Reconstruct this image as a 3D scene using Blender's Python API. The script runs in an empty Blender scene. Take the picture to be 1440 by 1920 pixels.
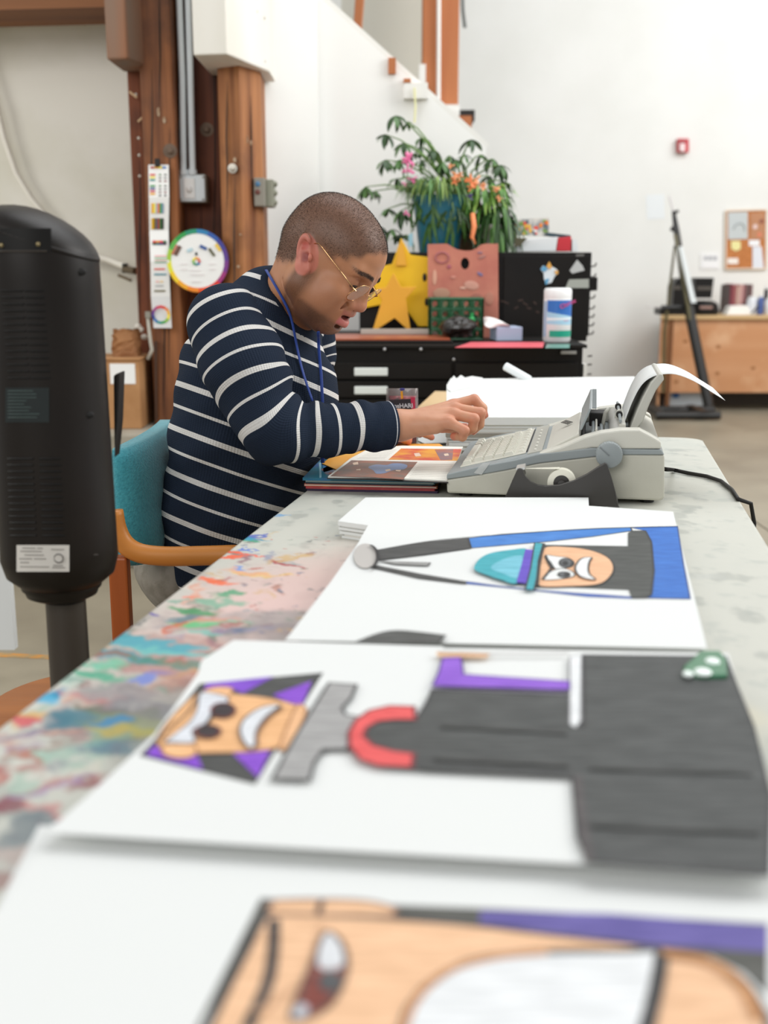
import bpy, bmesh, math, random
import numpy as np
from mathutils import Vector, Matrix
random.seed(7)
RNG = np.random.RandomState(11)
sc = bpy.context.scene
COL = sc.collection
R = math.radians

# ---------------------------------------------------------------- camera
HC = 1.14                       # lens height
FPX = 2100.0                    # focal length in pixels of a 1440x1920 frame
TH = math.atan(460 / FPX)       # looking down
cam = bpy.data.cameras.new('camera'); camo = bpy.data.objects.new('camera', cam); COL.objects.link(camo)
cam.sensor_fit = 'HORIZONTAL'; cam.sensor_width = 24; cam.lens = 35
cam.clip_start = 0.05; cam.clip_end = 60
cam.dof.use_dof = True; cam.dof.focus_distance = 2.1; cam.dof.aperture_fstop = 2.9
camo.location = (0, 0, HC); camo.rotation_euler = (math.pi / 2 - TH, 0, 0)
sc.camera = camo
# ---------------------------------------------------------------- world, lights, exposure
w = bpy.data.worlds.new('world'); sc.world = w; w.use_nodes = True
bg = w.node_tree.nodes['Background']; bg.inputs[0].default_value = (0.94, 0.97, 1.0, 1); bg.inputs[1].default_value = 0.50
def area(name, loc, target, size, sy, power, col=(1, 1, 1)):
    l = bpy.data.lights.new(name, 'AREA'); l.shape = 'RECTANGLE'; l.size = size; l.size_y = sy; l.energy = power; l.color = col
    o = bpy.data.objects.new(name, l); COL.objects.link(o); o.location = loc
    o.rotation_euler = (Vector(target) - Vector(loc)).to_track_quat('-Z', 'Y').to_euler(); return o
area('window_light_right', (4.6, 2.6, 3.4), (-0.3, 2.4, 0.8), 3.0, 2.4, 190, (1, 0.985, 0.96))
area('skylight', (1.2, 4.0, 5.6), (0.2, 4.5, 0), 4.0, 5.0, 205, (0.97, 0.985, 1))
area('fill_light_rear', (-2.6, -3.2, 3.8), (-1.0, 4.5, 1.4), 4.0, 2.6, 190, (1, 0.98, 0.95))  # fill lamp added behind the camera to brighten the left wall and column
area('window_light_left', (-4.3, 2.2, 2.7), (-2.0, 4.7, 1.5), 1.6, 1.6, 62, (1, 0.98, 0.93))
area('window_light_far', (4.5, 6.5, 4.0), (1.5, 9.6, 1.6), 3.0, 2.5, 135, (1, 1, 1))
sc.view_settings.view_transform = 'Standard'; sc.view_settings.look = 'None'
sc.view_settings.gamma = 1; sc.view_settings.use_curve_mapping = False
sc.view_settings.exposure = -0.12

# ---------------------------------------------------------------- measuring helpers (real positions on real planes)
ct, st = math.cos(TH), math.sin(TH)
def ray(px, py):
    a = (px - 720) / FPX; b = -(py - 960) / FPX
    return Vector((a, ct + b * st, -st + b * ct))
CAMP = Vector((0, 0, HC))
def U(px, py, z=0.74):
    d = ray(px, py); return CAMP + d * ((z - HC) / d.z)
def UY(px, py, Y):
    d = ray(px, py); return CAMP + d * (Y / d.y)
def UP(px, py, p0, n):
    d = ray(px, py); return CAMP + d * ((Vector(p0) - CAMP).dot(n) / d.dot(n))
ANG = R(10.5)
TU = Vector((math.sin(ANG), math.cos(ANG), 0))     # along the table
TV = Vector((math.cos(ANG), -math.sin(ANG), 0))    # across the table

# ---------------------------------------------------------------- materials
def lin(c):
    if isinstance(c, str): c = tuple(int(c[i:i+2], 16) for i in (1, 3, 5))
    out = []
    for v in c[:3]:
        v = v / 255.0
        out.append(v / 12.92 if v <= 0.04045 else ((v + 0.055) / 1.055) ** 2.4)
    return tuple(out) + (1.0,)
MATS = {}
def mat(name, col, rough=0.6, metal=0.0, spec=0.5, var=None, bump=None, trans=0.0, alpha=None, stretch=None, sss=0.0, emit=0, sheen=0):
    """var=(scale, colour2, lo, hi): noise mottling; bump=(scale, strength)"""
    if name in MATS: return MATS[name]
    m = bpy.data.materials.new(name); m.use_nodes = True; MATS[name] = m
    nt = m.node_tree; b = nt.nodes['Principled BSDF']
    b.inputs['Base Color'].default_value = lin(col); b.inputs['Roughness'].default_value = rough
    b.inputs['Metallic'].default_value = metal; b.inputs['Specular IOR Level'].default_value = spec
    if trans: b.inputs['Transmission Weight'].default_value = trans
    if alpha is not None: b.inputs['Alpha'].default_value = alpha
    if sss:
        b.inputs['Subsurface Weight'].default_value = sss; b.inputs['Subsurface Radius'].default_value = (0.012, 0.004, 0.002)
    if sheen: b.inputs['Sheen Weight'].default_value = sheen
    tc = nt.nodes.new('ShaderNodeTexCoord'); mp = nt.nodes.new('ShaderNodeMapping'); nt.links.new(tc.outputs['Object'], mp.inputs[0])
    if stretch: mp.inputs['Scale'].default_value = stretch
    if var:
        n = nt.nodes.new('ShaderNodeTexNoise'); n.inputs['Scale'].default_value = var[0]; n.inputs['Detail'].default_value = 6
        nt.links.new(mp.outputs[0], n.inputs['Vector'])
        r = nt.nodes.new('ShaderNodeValToRGB'); r.color_ramp.elements[0].position = var[2]; r.color_ramp.elements[1].position = var[3]
        r.color_ramp.elements[0].color = lin(col); r.color_ramp.elements[1].color = lin(var[1])
        nt.links.new(n.outputs[0], r.inputs[0]); nt.links.new(r.outputs[0], b.inputs['Base Color'])
    if bump:
        n = nt.nodes.new('ShaderNodeTexNoise'); n.inputs['Scale'].default_value = bump[0]; n.inputs['Detail'].default_value = 4
        nt.links.new(mp.outputs[0], n.inputs['Vector'])
        bp = nt.nodes.new('ShaderNodeBump'); bp.inputs['Strength'].default_value = bump[1]; bp.inputs['Distance'].default_value = 0.004
        nt.links.new(n.outputs[0], bp.inputs['Height']); nt.links.new(bp.outputs[0], b.inputs['Normal'])
    return m
def wood(name, c1, c2, axis='z', scale=14, rough=0.6, c3=None):
    s = {'z': (1, 1, 0.06), 'x': (0.06, 1, 1), 'y': (1, 0.06, 1)}[axis]
    m = mat(name, c1, rough, var=(scale, c2, 0.35, 0.68), bump=(scale * 3, 0.25), stretch=s)
    if c3:
        nt = m.node_tree; b = nt.nodes['Principled BSDF']
        src = b.inputs['Base Color'].links[0].from_socket
        n = nt.nodes.new('ShaderNodeTexNoise'); n.inputs['Scale'].default_value = 3.2; n.inputs['Detail'].default_value = 5
        tc = [q for q in nt.nodes if q.type == 'TEX_COORD'][0]; nt.links.new(tc.outputs['Object'], n.inputs['Vector'])
        r = nt.nodes.new('ShaderNodeValToRGB'); r.color_ramp.elements[0].position = 0.52; r.color_ramp.elements[1].position = 0.72
        nt.links.new(n.outputs[0], r.inputs[0])
        mx = nt.nodes.new('ShaderNodeMixRGB'); mx.inputs[2].default_value = lin(c3)
        nt.links.new(r.outputs[0], mx.inputs[0]); nt.links.new(src, mx.inputs[1]); nt.links.new(mx.outputs[0], b.inputs['Base Color'])
    return m

# ---------------------------------------------------------------- mesh builder
def lerp(a, b, t): return a + (b - a) * t
class MB:
    def __init__(s): s.v = []; s.f = []; s.mi = []; s.cur = 0
    def add(s, vs, fs):
        o = len(s.v); s.v += [tuple(q) for q in vs]
        for f in fs: s.f.append([i + o for i in f]); s.mi.append(s.cur)
        return s
    def box(s, c, d, rz=0, M=None):
        x, y, z = d[0] / 2, d[1] / 2, d[2] / 2; c = Vector(c)
        rot = M if M is not None else Matrix.Rotation(rz, 3, 'Z')
        vs = [c + rot @ Vector((i * x, j * y, k * z)) for i in (-1, 1) for j in (-1, 1) for k in (-1, 1)]
        return s.add(vs, [(0, 1, 3, 2), (4, 6, 7, 5), (0, 4, 5, 1), (2, 3, 7, 6), (0, 2, 6, 4), (1, 5, 7, 3)])
    def prism(s, pts, vec):
        pts = [Vector(p) for p in pts]; vec = Vector(vec); n = len(pts)
        nrm = Vector((0, 0, 0))
        for i in range(n): nrm += (pts[i] - pts[0]).cross(pts[(i + 1) % n] - pts[0])
        if nrm.dot(vec) > 0: pts = pts[::-1]
        vs = pts + [p + vec for p in pts]
        fs = [list(range(n)), list(range(2 * n - 1, n - 1, -1))]
        for i in range(n): j = (i + 1) % n; fs.append([i, i + n, j + n, j][::1])
        return s.add(vs, fs)
    def poly(s, pts): return s.add(pts, [list(range(len(pts)))])
    def tube(s, pts, r, n=10, closed=False, sq=None, cap=True):
        pts = [Vector(p) for p in pts]; k = len(pts); rs = r if isinstance(r, (list, tuple)) else [r] * k
        vs = []; up = None
        for i, p in enumerate(pts):
            if closed: t = pts[(i + 1) % k] - pts[i - 1]
            else: t = pts[min(i + 1, k - 1)] - pts[max(i - 1, 0)]
            t.normalize()
            if up is None:
                up = Vector((0, 0, 1)) if abs(t.z) < 0.9 else Vector((0, 1, 0))
            a = t.cross(up)
            if a.length < 1e-6: a = t.orthogonal()
            a.normalize(); b2 = a.cross(t); b2.normalize(); up = b2
            for j in range(n):
                an = 2 * math.pi * j / n; q1, q2 = (sq if sq else (1, 1))
                vs.append(p + a * math.cos(an) * rs[i] * q1 + b2 * math.sin(an) * rs[i] * q2)
        fs = []
        for i in range(k if closed else k - 1):
            i2 = (i + 1) % k
            for j in range(n):
                j2 = (j + 1) % n; fs.append([i * n + j, i2 * n + j, i2 * n + j2, i * n + j2][::-1])
        if not closed and cap: fs.append([j for j in range(n)][::1]); fs.append([(k - 1) * n + j for j in range(n)][::-1])
        return s.add(vs, fs)
    def cyl(s, a, b, r1, r2=None, n=24): return s.tube([a, b], [r1, r1 if r2 is None else r2], n)
    def lathe(s, prof, c=(0, 0, 0), n=32, M=None, rib=None):
        c = Vector(c); vs = []; k = len(prof)
        for (r, z) in prof:
            for j in range(n):
                a = 2 * math.pi * j / n; rr = r * (rib(a, z) if rib else 1)
                q = Vector((rr * math.cos(a), rr * math.sin(a), z))
                vs.append(c + (M @ q if M is not None else q))
        fs = [[i * n + j, i * n + (j + 1) % n, (i + 1) * n + (j + 1) % n, (i + 1) * n + j] for i in range(k - 1) for j in range(n)]
        fs.append(list(range(n))[::-1]); fs.append([(k - 1) * n + j for j in range(n)])
        return s.add(vs, fs)
    def ell(s, c, r, n=16, m=10, M=None):
        return s.lathe([(max(1e-4, math.sin(math.pi * i / m)) * 1, -math.cos(math.pi * i / m)) for i in range(m + 1)], (0, 0, 0), n) if False else s._ell(c, r, n, m, M)
    def _ell(s, c, r, n, m, M):
        c = Vector(c); vs = []; 
        for i in range(m + 1):
            t = math.pi * i / m
            for j in range(n):
                a = 2 * math.pi * j / n
                q = Vector((r[0] * math.sin(t) * math.cos(a), r[1] * math.sin(t) * math.sin(a), -r[2] * math.cos(t)))
                vs.append(c + (M @ q if M is not None else q))
        fs = [[i * n + j, i * n + (j + 1) % n, (i + 1) * n + (j + 1) % n, (i + 1) * n + j] for i in range(m) for j in range(n)]
        return s.add(vs, fs)
    def sheet(s, grid, t=None):
        """grid: rows of points; double sided thin surface, optional thickness vector"""
        h, wd = len(grid), len(grid[0])
        vs = [p for row in grid for p in row]
        fs = [[i * wd + j, i * wd + j + 1, (i + 1) * wd + j + 1, (i + 1) * wd + j] for i in range(h - 1) for j in range(wd - 1)]
        if t is not None:
            t = Vector(t); n = len(vs); vs = vs + [Vector(p) + t for p in vs]
            fs = [f[::-1] for f in fs] + [[q + n for q in f] for f in fs]
            for j in range(wd - 1):
                fs.append([j, j + 1, j + 1 + n, j + n]); b0 = (h - 1) * wd; fs.append([b0 + j + 1, b0 + j, b0 + j + n, b0 + j + 1 + n])
            for i in range(h - 1):
                a, b_ = i * wd, (i + 1) * wd; fs.append([b_, a, a + n, b_ + n]); a += wd - 1; b_ += wd - 1; fs.append([a, b_, b_ + n, a + n])
        return s.add(vs, fs)
    def build(s, name, m, parent=None, smooth=None, bevel=0, seg=2, sub=0, fixn=False):
        me = bpy.data.meshes.new(name); org = Vector((0, 0, 0))
        if parent is not None: org = Vector(parent.get('_loc', parent.location))
        else:
            a = np.array(s.v); org = Vector(((a[:, 0].min() + a[:, 0].max()) / 2, (a[:, 1].min() + a[:, 1].max()) / 2, a[:, 2].min()))
        me.from_pydata([Vector(p) - org for p in s.v], [], s.f)
        ms = m if isinstance(m, (list, tuple)) else [m]
        for q in ms: me.materials.append(q)
        if len(ms) > 1: me.polygons.foreach_set('material_index', s.mi)
        if fixn or len(s.v) < 3000:
            bm = bmesh.new(); bm.from_mesh(me); bmesh.ops.recalc_face_normals(bm, faces=bm.faces); bm.to_mesh(me); bm.free()
        if smooth: me.shade_smooth() if smooth is True else me.shade_smooth()
        me.update()
        o = bpy.data.objects.new(name, me); COL.objects.link(o)
        if smooth and smooth is not True:
            me.set_sharp_from_angle(angle=R(smooth))
        if parent is not None: o.parent = parent
        else: o.location = org
        o['_loc'] = tuple(org)
        if bevel:
            b = o.modifiers.new('bevel', 'BEVEL'); b.width = bevel; b.segments = seg; b.limit_method = 'ANGLE'; b.angle_limit = R(40)
        if sub:
            q = o.modifiers.new('sub', 'SUBSURF'); q.levels = sub; q.render_levels = sub
        return o
def sub(o):
    """children of a part are written in the same world coordinates"""
    return o
def tag(o, label=None, cat=None, group=None, kind=None):
    if label: o['label'] = label
    if cat: o['category'] = cat
    if group: o['group'] = group
    if kind: o['kind'] = kind
    return o
def thing(name, label, cat, loc=(0, 0, 0), group=None):
    o = bpy.data.objects.new(name, None); COL.objects.link(o); o.location = loc; o.empty_display_size = 0.05
    o['_loc'] = tuple(loc); return tag(o, label, cat, group)
def copy_tree(o, parent=None):
    c = o.copy(); COL.objects.link(c)
    if parent is not None: c.parent = parent
    for ch in list(o.children): copy_tree(ch, c)
    return c
def text(name, body, size, m, parent, origin, xdir, ydir, ext=0.0003, align='LEFT', bold=0):
    cu = bpy.data.curves.new(name, 'FONT'); cu.body = body; cu.size = size; cu.extrude = ext; cu.align_x = align; cu.offset = bold
    tmp = bpy.data.objects.new('tmp', cu); COL.objects.link(tmp)
    dg = bpy.context.evaluated_depsgraph_get(); me = bpy.data.meshes.new_from_object(tmp.evaluated_get(dg)); bpy.data.objects.remove(tmp)
    xd = Vector(xdir).normalized(); yd = Vector(ydir).normalized(); zd = xd.cross(yd)
    org = Vector(parent.get('_loc', (0, 0, 0))); o_ = Vector(origin) - org
    M = Matrix(((xd.x, yd.x, zd.x, o_.x), (xd.y, yd.y, zd.y, o_.y), (xd.z, yd.z, zd.z, o_.z), (0, 0, 0, 1)))
    me.transform(M); me.materials.clear(); me.materials.append(m)
    o = bpy.data.objects.new(name, me); COL.objects.link(o); o.parent = parent; o['_loc'] = tuple(org); return o

# ================================================================= SETTING
M_wall = mat('white_plaster', '#ebebe7', 0.8, var=(1.5, '#e4e4df', 0.4, 0.7), bump=(60, 0.05))
M_cream = mat('cream_plaster', '#e2dfd5', 0.8, var=(2.5, '#d2cfbf', 0.4, 0.7), bump=(50, 0.08))
M_conc = mat('concrete_floor', '#988f7c', 0.42, var=(2.2, '#7f7665', 0.35, 0.7), bump=(35, 0.12))
M_ledge = mat('concrete_ledge', '#a8a090', 0.8, var=(9, '#8a8373', 0.4, 0.7), bump=(40, 0.4))
def struct(o): o['kind'] = 'structure'; return o
# concrete floor: slabs between saw cuts
fl = struct(MB().box((0.5, 4.5, -0.06), (12, 15, 0.1)).build('floor', M_conc))
for ix in range(5):
    for iy in range(6):
        cx = -4.3 + ix * 2.4; cy = -1.75 + iy * 2.5
        MB().box((cx, cy, -0.005), (2.392, 2.492, 0.01)).build('floor_slab', M_conc, fl, bevel=0.002)
struct(MB().box((1.9, 9.8, 2.5), (9.4, 0.1, 5.0)).build('wall_back', M_wall))
struct(MB().box((-2.6, 4.95, 2.5), (3.9, 0.1, 5.0)).build('wall_left', M_cream))
# fascia and painted rail under the timber beam at the top left
# white wall piece right of the timber column and the diagonal stair wall
c1 = UY(485, 0, 4.72); c2 = UY(592, 0, 4.9)
struct(MB().prism([(c1.x, 4.72, 0), (c2.x, 4.9, 0), (c2.x, 5.02, 0), (c1.x, 5.02, 0)], (0, 0, 3.2)).build('wall_right', M_wall))
p = [UY(592, -330, 5.0), UY(885, 255, 5.0), UY(1010, 363, 5.0)]
p0 = UY(592, -10, 5.0); p1 = UY(885, 255, 5.0); dz = (p1.z - p0.z) / (p1.x - p0.x)
a = Vector((p0.x - 0.02, 4.98, p0.z - dz * 0.02)); b = Vector((p1.x + 0.06, 4.98, p1.z + dz * 0.06))
struct(MB().prism([(a.x, 4.98, 0), a, b, (b.x, 4.98, 0)], (0, 0.12, 0)).build('wall_stair', mat('stair_wall_white', '#f2f2ef', 0.8, bump=(60, 0.05))))
M_trimw = mat('white_trim', '#ecebe6', 0.6)
d_ = (b - a).normalized(); nn = Vector((-d_.z, 0, d_.x))
struct(MB().prism([a + nn * 0.0, b + nn * 0.0, b + nn * 0.02, a + nn * 0.02], (0, 0.14, 0)).build('trim_1', M_trimw))
struct(MB().box((1.9, 9.74, 0.05), (9.4, 0.02, 0.1)).build('baseboard_back', mat('grey_base', '#b9b7b0', 0.6)))

# far background up the stairs: shaded wall recess, timber posts, white pipe
M_wred = wood('timber_red', '#c07a4c', '#a9633a', 'z', 9, 0.7)
bgp = struct(MB().prism([UY(640, 215, 7.6), UY(800, 215, 7.6), UY(800, -560, 7.6), UY(640, -560, 7.6)], (0, 0.06, 0)).build('wall_landing', mat('shaded_wall', '#cfcec2', 0.85)))  # the shade on this wall is put into its grey colour
def vbox(mb, px0, px1, py0, py1, Y, depth):
    a_ = UY(px0, py0, Y); b_ = UY(px1, py1, Y)
    mb.box(((a_.x + b_.x) / 2, Y + depth / 2, (a_.z + b_.z) / 2), (abs(b_.x - a_.x), depth, abs(a_.z - b_.z))); return mb
lx0 = UY(600, 210, 6.86).x; lx1 = UY(862, 210, 6.86).x; lz = UY(862, 207, 6.86).z
struct(MB().box(((lx0 + lx1) / 2, 7.28, lz - .05), (lx1 - lx0, .82, .1)).build('floor_landing', M_trimw))
struct(MB().box(((lx0 + lx1) / 2, 7.55, (lz - .1) / 2), (lx1 - lx0 - .02, .1, lz - .1)).build('wall_landing_lower', M_wall))
tp = thing('timber_post', 'orange brown timber post with a white pipe, upstairs right of the plant top', 'post', (UY(828, 200, 7.0).x, 7.1, UY(828, 204, 7.0).z))
vbox(MB(), 797, 819, -560, 204, 7.0, 0.2).build('post_half', M_wred, tp, bevel=0.006)
vbox(MB(), 825, 859, -560, 204, 7.0, 0.2).build('post_half', M_wred, tp, bevel=0.006)
vbox(MB(), 786, 798, 120, 160, 6.95, 0.05).build('bracket', M_trimw, tp)
MB().cyl(UY(824, -560, 6.97), UY(822, 204, 6.97), 0.012).build('white_pipe', M_trimw, tp, smooth=40)
lb = MB().prism([UY(708, -330, 6.6), UY(688, -330, 6.6), UY(661, 70, 6.6), UY(676, 72, 6.6)], (0, 0.12, 0)).build('timber_brace', M_wred, bevel=0.004)
tag(lb, 'slanting orange timber brace rising behind the stair wall at the top', 'brace')
ct_ = thing('stair_newel', 'short white capped newel block on the diagonal stair wall', 'newel', tuple(UY(768, 160, 4.94)))
vbox(MB(), 757, 802, 155, 184, 4.94, 0.04).build('block', M_trimw, ct_)
vbox(MB(), 757, 770, 147, 156, 4.94, 0.05).build('cap', M_wred, ct_)
vbox(MB(), 728, 742, 108, 138, 4.96, 0.03).build('wooden_peg', M_wred, ct_)
ys = MB().tube([UY(777, 165, 4.93), UY(779, 200, 4.93), UY(777, 230, 4.93)], 0.004).build('yellow_string', mat('pale_yellow', '#e9e8b0', 0.7)); tag(ys, 'pale yellow string hanging on the white stair wall above the plant', 'string')
pl = thing('stair_landing_shelf', 'dark underside of a small landing shelf at the lower end of the timber post', 'shelf', tuple(UY(858, 226, 6.9)))
vbox(MB(), 826, 862, 196, 207, 6.88, 0.3).build('shelf_edge', M_trimw, pl)
vbox(MB(), 828, 890, 206, 226, 6.9, 0.3).build('underside', mat('near_black', '#15110d', 0.6), pl)
vbox(MB(), 860, 884, 217, 252, 6.86, 0.2).build('bracket', M_wred, pl)
hk = MB().tube([UY(862, -460, 7.6), UY(866, -40, 7.6), UY(868, 20, 7.6), UY(872, 52, 7.6)], 0.012).build('hanging_cable', mat('grey_cable', '#6f7370', 0.5)); tag(hk, 'grey cable end hanging against the white wall beside the timber post', 'cable')

# ---- timber column with corbels, left
M_t1 = wood('timber_dark', '#5c331b', '#a3673b', 'z', 17, 0.7, '#4a2c1c')
M_t2 = wood('timber_mid', '#74421f', '#b27748', 'z', 19, 0.7, '#5e3822')
M_t3 = wood('timber_deep', '#4c2413', '#7f4527', 'z', 15, 0.75, '#3c1d12')
M_tg = wood('timber_grey', '#7d7266', '#9a5f38', 'z', 5, 0.8)
M_wp = mat('white_paint_wood', '#ece9e1', 0.55, var=(3, '#e0dcd0', 0.4, 0.7), bump=(30, 0.25), stretch=(1, 1, 0.3))
zl = 0.525
colm = thing('timber_column', 'reddish brown timber column of several posts under a white painted beam end', 'column', (-0.83, 4.6, zl))
def post(px0, px1, Y, depth, m, top=4.8, z0=zl):
    x0 = UY(px0, 400, Y).x; x1 = UY(px1, 400, Y).x
    MB().box(((x0 + x1) / 2, Y + depth / 2, (z0 + top) / 2), (x1 - x0, depth, top - z0)).build('post', m, colm, bevel=0.006)
post(250, 274, 4.56, 0.24, M_t3)
post(273, 333, 4.42, 0.36, M_t1)
post(334, 416, 4.58, 0.22, M_t3)
x0 = UY(412, 300, 4.42).x; x1 = UY(452, 300, 4.36).x; x2 = UY(493, 300, 4.52).x
MB().prism([(x0, 4.42, zl), (x1, 4.36, zl), (x2, 4.50, zl), (x2 - 0.01, 4.78, zl), (x0, 4.78, zl)], (0, 0, 4.27)).build('post', M_t2, colm, bevel=0.006)
# knots, bolts and nail heads on the posts
M_bolt = mat('pale_bolt', '#c9c4b8', 0.4, 0.5); M_dark = mat('near_black', '#15110d', 0.6)
for (x, y, Y, r) in [(436, 316, 4.36, 0.008), (319, 283, 4.42, 0.012), (388, 243, 4.58, 0.012)]:
    c = UY(x, y, Y); MB().lathe([(r * 2.2, 0), (r * 2.2, 0.002), (r, 0.004), (r, 0.014), (r * 0.6, 0.018)], c, 16, Matrix.Rotation(R(90), 3, 'X')).build('bolt', mat('rusty_bolt', '#6b5848', 0.7) if Y != 4.36 else M_bolt, colm, smooth=40)
for (x, y) in [(260, 259), (261, 291), (255, 177), (268, 222), (262, 330)]:
    c = UY(x, y, 4.56); MB().ell(c, (0.006, 0.003, 0.006), 8, 6).build('nail_head', M_bolt, colm)
for (a_, b_) in [((243, 172), (257, 183)), ((259, 228), (270, 218))]:
    MB().cyl(UY(*a_, 4.54), UY(*b_, 4.53), 0.004, n=8).build('wood_splinter', mat('pale_wood', '#cdb08a', 0.7), colm)
random.seed(31)
for (x, y0, y1, Y) in [(300, -20, 200, 4.419), (285, 130, 560, 4.419), (318, 240, 700, 4.419), (366, 190, 330, 4.579), (378, 380, 640, 4.579), (402, 0, 560, 4.579), (425, 150, 420, 4.385), (440, 330, 640, 4.366), (470, 180, 520, 4.425), (482, 390, 640, 4.46), (308, 560, 780, 4.419), (334.5, 0, 780, 4.50), (262, 300, 620, 4.559)]:
    MB().tube([UY(x + random.uniform(-1.5, 1.5), lerp(y0, y1, t / 5), Y) for t in range(6)], [.0004, .0022, .003, .0026, .002, .0004], 5).build('split', M_dark, colm)
for (x, y, Y, l) in [(463, 262, 4.40, 14), (470, 268, 4.42, 9), (460, 285, 4.40, 10), (297, 210, 4.416, 16), (308, 225, 4.416, 12), (440, 300, 4.362, 10), (470, 470, 4.43, 5), (447, 500, 4.36, 5), (450, 440, 4.36, 4), (455, 395, 4.37, 4)]:
    MB().ell(UY(x, y, Y), (.006, .0012, l / FPX * 2.2), 10, 6).build('pale_scrape', mat('pale_scrape', '#b09a80', .8, var=(60, '#8a6a4c', .4, .6)), colm)
cb = thing('timber_corbel', 'weathered grey brown timber block beside the top of the column', 'beam', tuple(UY(235, 125, 4.3)))
a_ = UY(200, 0, 4.30); b_ = UY(262, 0, 4.30)
zt = 4.8; zb = UY(232, 112, 4.30).z; xm = UY(240, 112, 4.30).x; xe = UY(270, 125, 4.42).x; xs = UY(200, 112, 4.3).x
MB().prism([(xs, 4.30, zb), (xm, 4.28, zb), (xe, 4.42, zb), (xe, 4.56, zb), (xs, 4.56, zb)], (0, 0, zt - zb)).build('block', M_tg, cb, bevel=0.008)
hb = MB().prism([UY(-900, 42, 4.5), UY(202, 13, 4.5), UY(202, -60, 4.5), UY(-900, -60, 4.5)], (0, 0.3, 0)).build('timber_beam', wood('timber_h', '#6b4123', '#8a5830', 'x', 12, 0.7)); tag(hb, 'dark brown horizontal timber beam along the top left corner', 'beam')
M_rail = mat('cream_rail', '#e6e2d6', 0.6)
rl = MB().prism([UY(-900, 47, 4.7), UY(202, 27, 4.7), UY(202, 12, 4.7), UY(-900, 41, 4.7)], (0, 0.2, 0)).build('wall_rail', M_rail); tag(rl, 'cream painted ledge strip directly under the horizontal timber beam', 'ledge')
wb = thing('white_beam_end', 'white painted timber beam end resting on the right posts of the column', 'beam', tuple(UY(430, 130, 4.3)))
z1 = UY(370, 104, 4.16).z
xa = UY(361, 60, 4.16).x; xb = UY(426, 60, 4.16).x; xc = UY(504, 60, 4.5).x
MB().prism([(xa, 4.16, z1), (xb, 4.14, z1), (xc, 4.50, z1), (xc, 4.74, z1), (xa, 4.74, z1)], (0, 0, zt - z1)).build('beam_block', M_wp, wb, bevel=0.006)
for (x, y) in [(480, 22), (494, 34), (480, 72), (495, 115)]:
    MB().ell(UY(x, y, 4.40 if x < 485 else 4.46), (0.007, 0.004, 0.007), 8, 6).build('filled_bolt_hole', mat('dull_putty', '#b9b5aa', 0.7), wb)

ld = struct(MB().box((-2.42, 4.56, zl / 2), (3.86, 0.74, zl)).build('trim_2', M_ledge, bevel=0.012))

# conduit and switch box
cd = thing('switch_box', 'grey metal switch box on the column with two conduits above', 'switch', tuple(UY(360, 380, 4.5)))
M_cond = mat('galvanised', '#dbe3e6', 0.4, 0.0); M_box = mat('grey_box', '#8d897d', 0.45, 0.1)
MB().tube([UY(293, -1200, 4.5), UY(334, -60, 4.5), UY(342, 150, 4.5), UY(344, 318, 4.5), UY(346, 328, 4.5)], 0.0125).build('conduit', M_cond, cd, smooth=40)
MB().tube([UY(311, -1200, 4.5), UY(351, -60, 4.5), UY(357, 150, 4.5), UY(361, 318, 4.5), UY(362, 328, 4.5)], 0.0125).build('conduit', M_cond, cd, smooth=40)
for x in (345, 361): MB().cyl(UY(x, 318, 4.5), UY(x, 328, 4.5), 0.017).build('connector', M_cond, cd, smooth=40)
vbox(MB(), 333, 388, 326, 380, 4.50, 0.08).build('box', M_box, cd, bevel=0.008)
vbox(MB(), 334, 385, 328, 378, 4.490, 0.012).build('cover_plate', M_cond, cd, bevel=0.004)
vbox(MB(), 344, 366, 334, 372, 4.484, 0.008).build('switch_plate', mat('switch_white', '#e9e9e6', 0.4), cd, bevel=0.002)
MB().ell(UY(355, 355, 4.484), (0.012, 0.012, 0.014), 12, 8).build('switch_knob', mat('switch_white', '#e9e9e6', 0.4), cd, smooth=True)
for (x, y) in [(339, 332), (381, 332), (339, 374), (381, 374)]: MB().ell(UY(x, y, 4.488), (0.004, 0.004, 0.004), 8, 6).build('screw', M_box, cd)
jb = thing('junction_box', 'small grey green electrical box on the right edge of the column', 'junction box', tuple(UY(495, 385, 4.46)))
vbox(MB(), 475, 497, 333, 387, 4.42, 0.08).build('box', M_box, jb, bevel=0.004)
vbox(MB(), 495, 513, 336, 388, 4.46, 0.10).build('side_box', mat('greygreen', '#8f9080', 0.5, 0.3), jb, bevel=0.004)
MB().ell(UY(483, 345, 4.417), (0.010, 0.003, 0.010), 10, 6).build('blue_plug', mat('plug_blue', '#4a7ba0', 0.5), jb)
MB().ell(UY(483, 360, 4.417), (0.010, 0.003, 0.010), 10, 6).build('brown_plug', mat('plug_brown', '#6b3b32', 0.5), jb)
for y in (345, 362, 380): MB().ell(UY(515, y, 4.5), (0.012, 0.01, 0.012), 8, 6).build('knockout', mat('greygreen', '#8f9080', 0.5, 0.3), jb)

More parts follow.
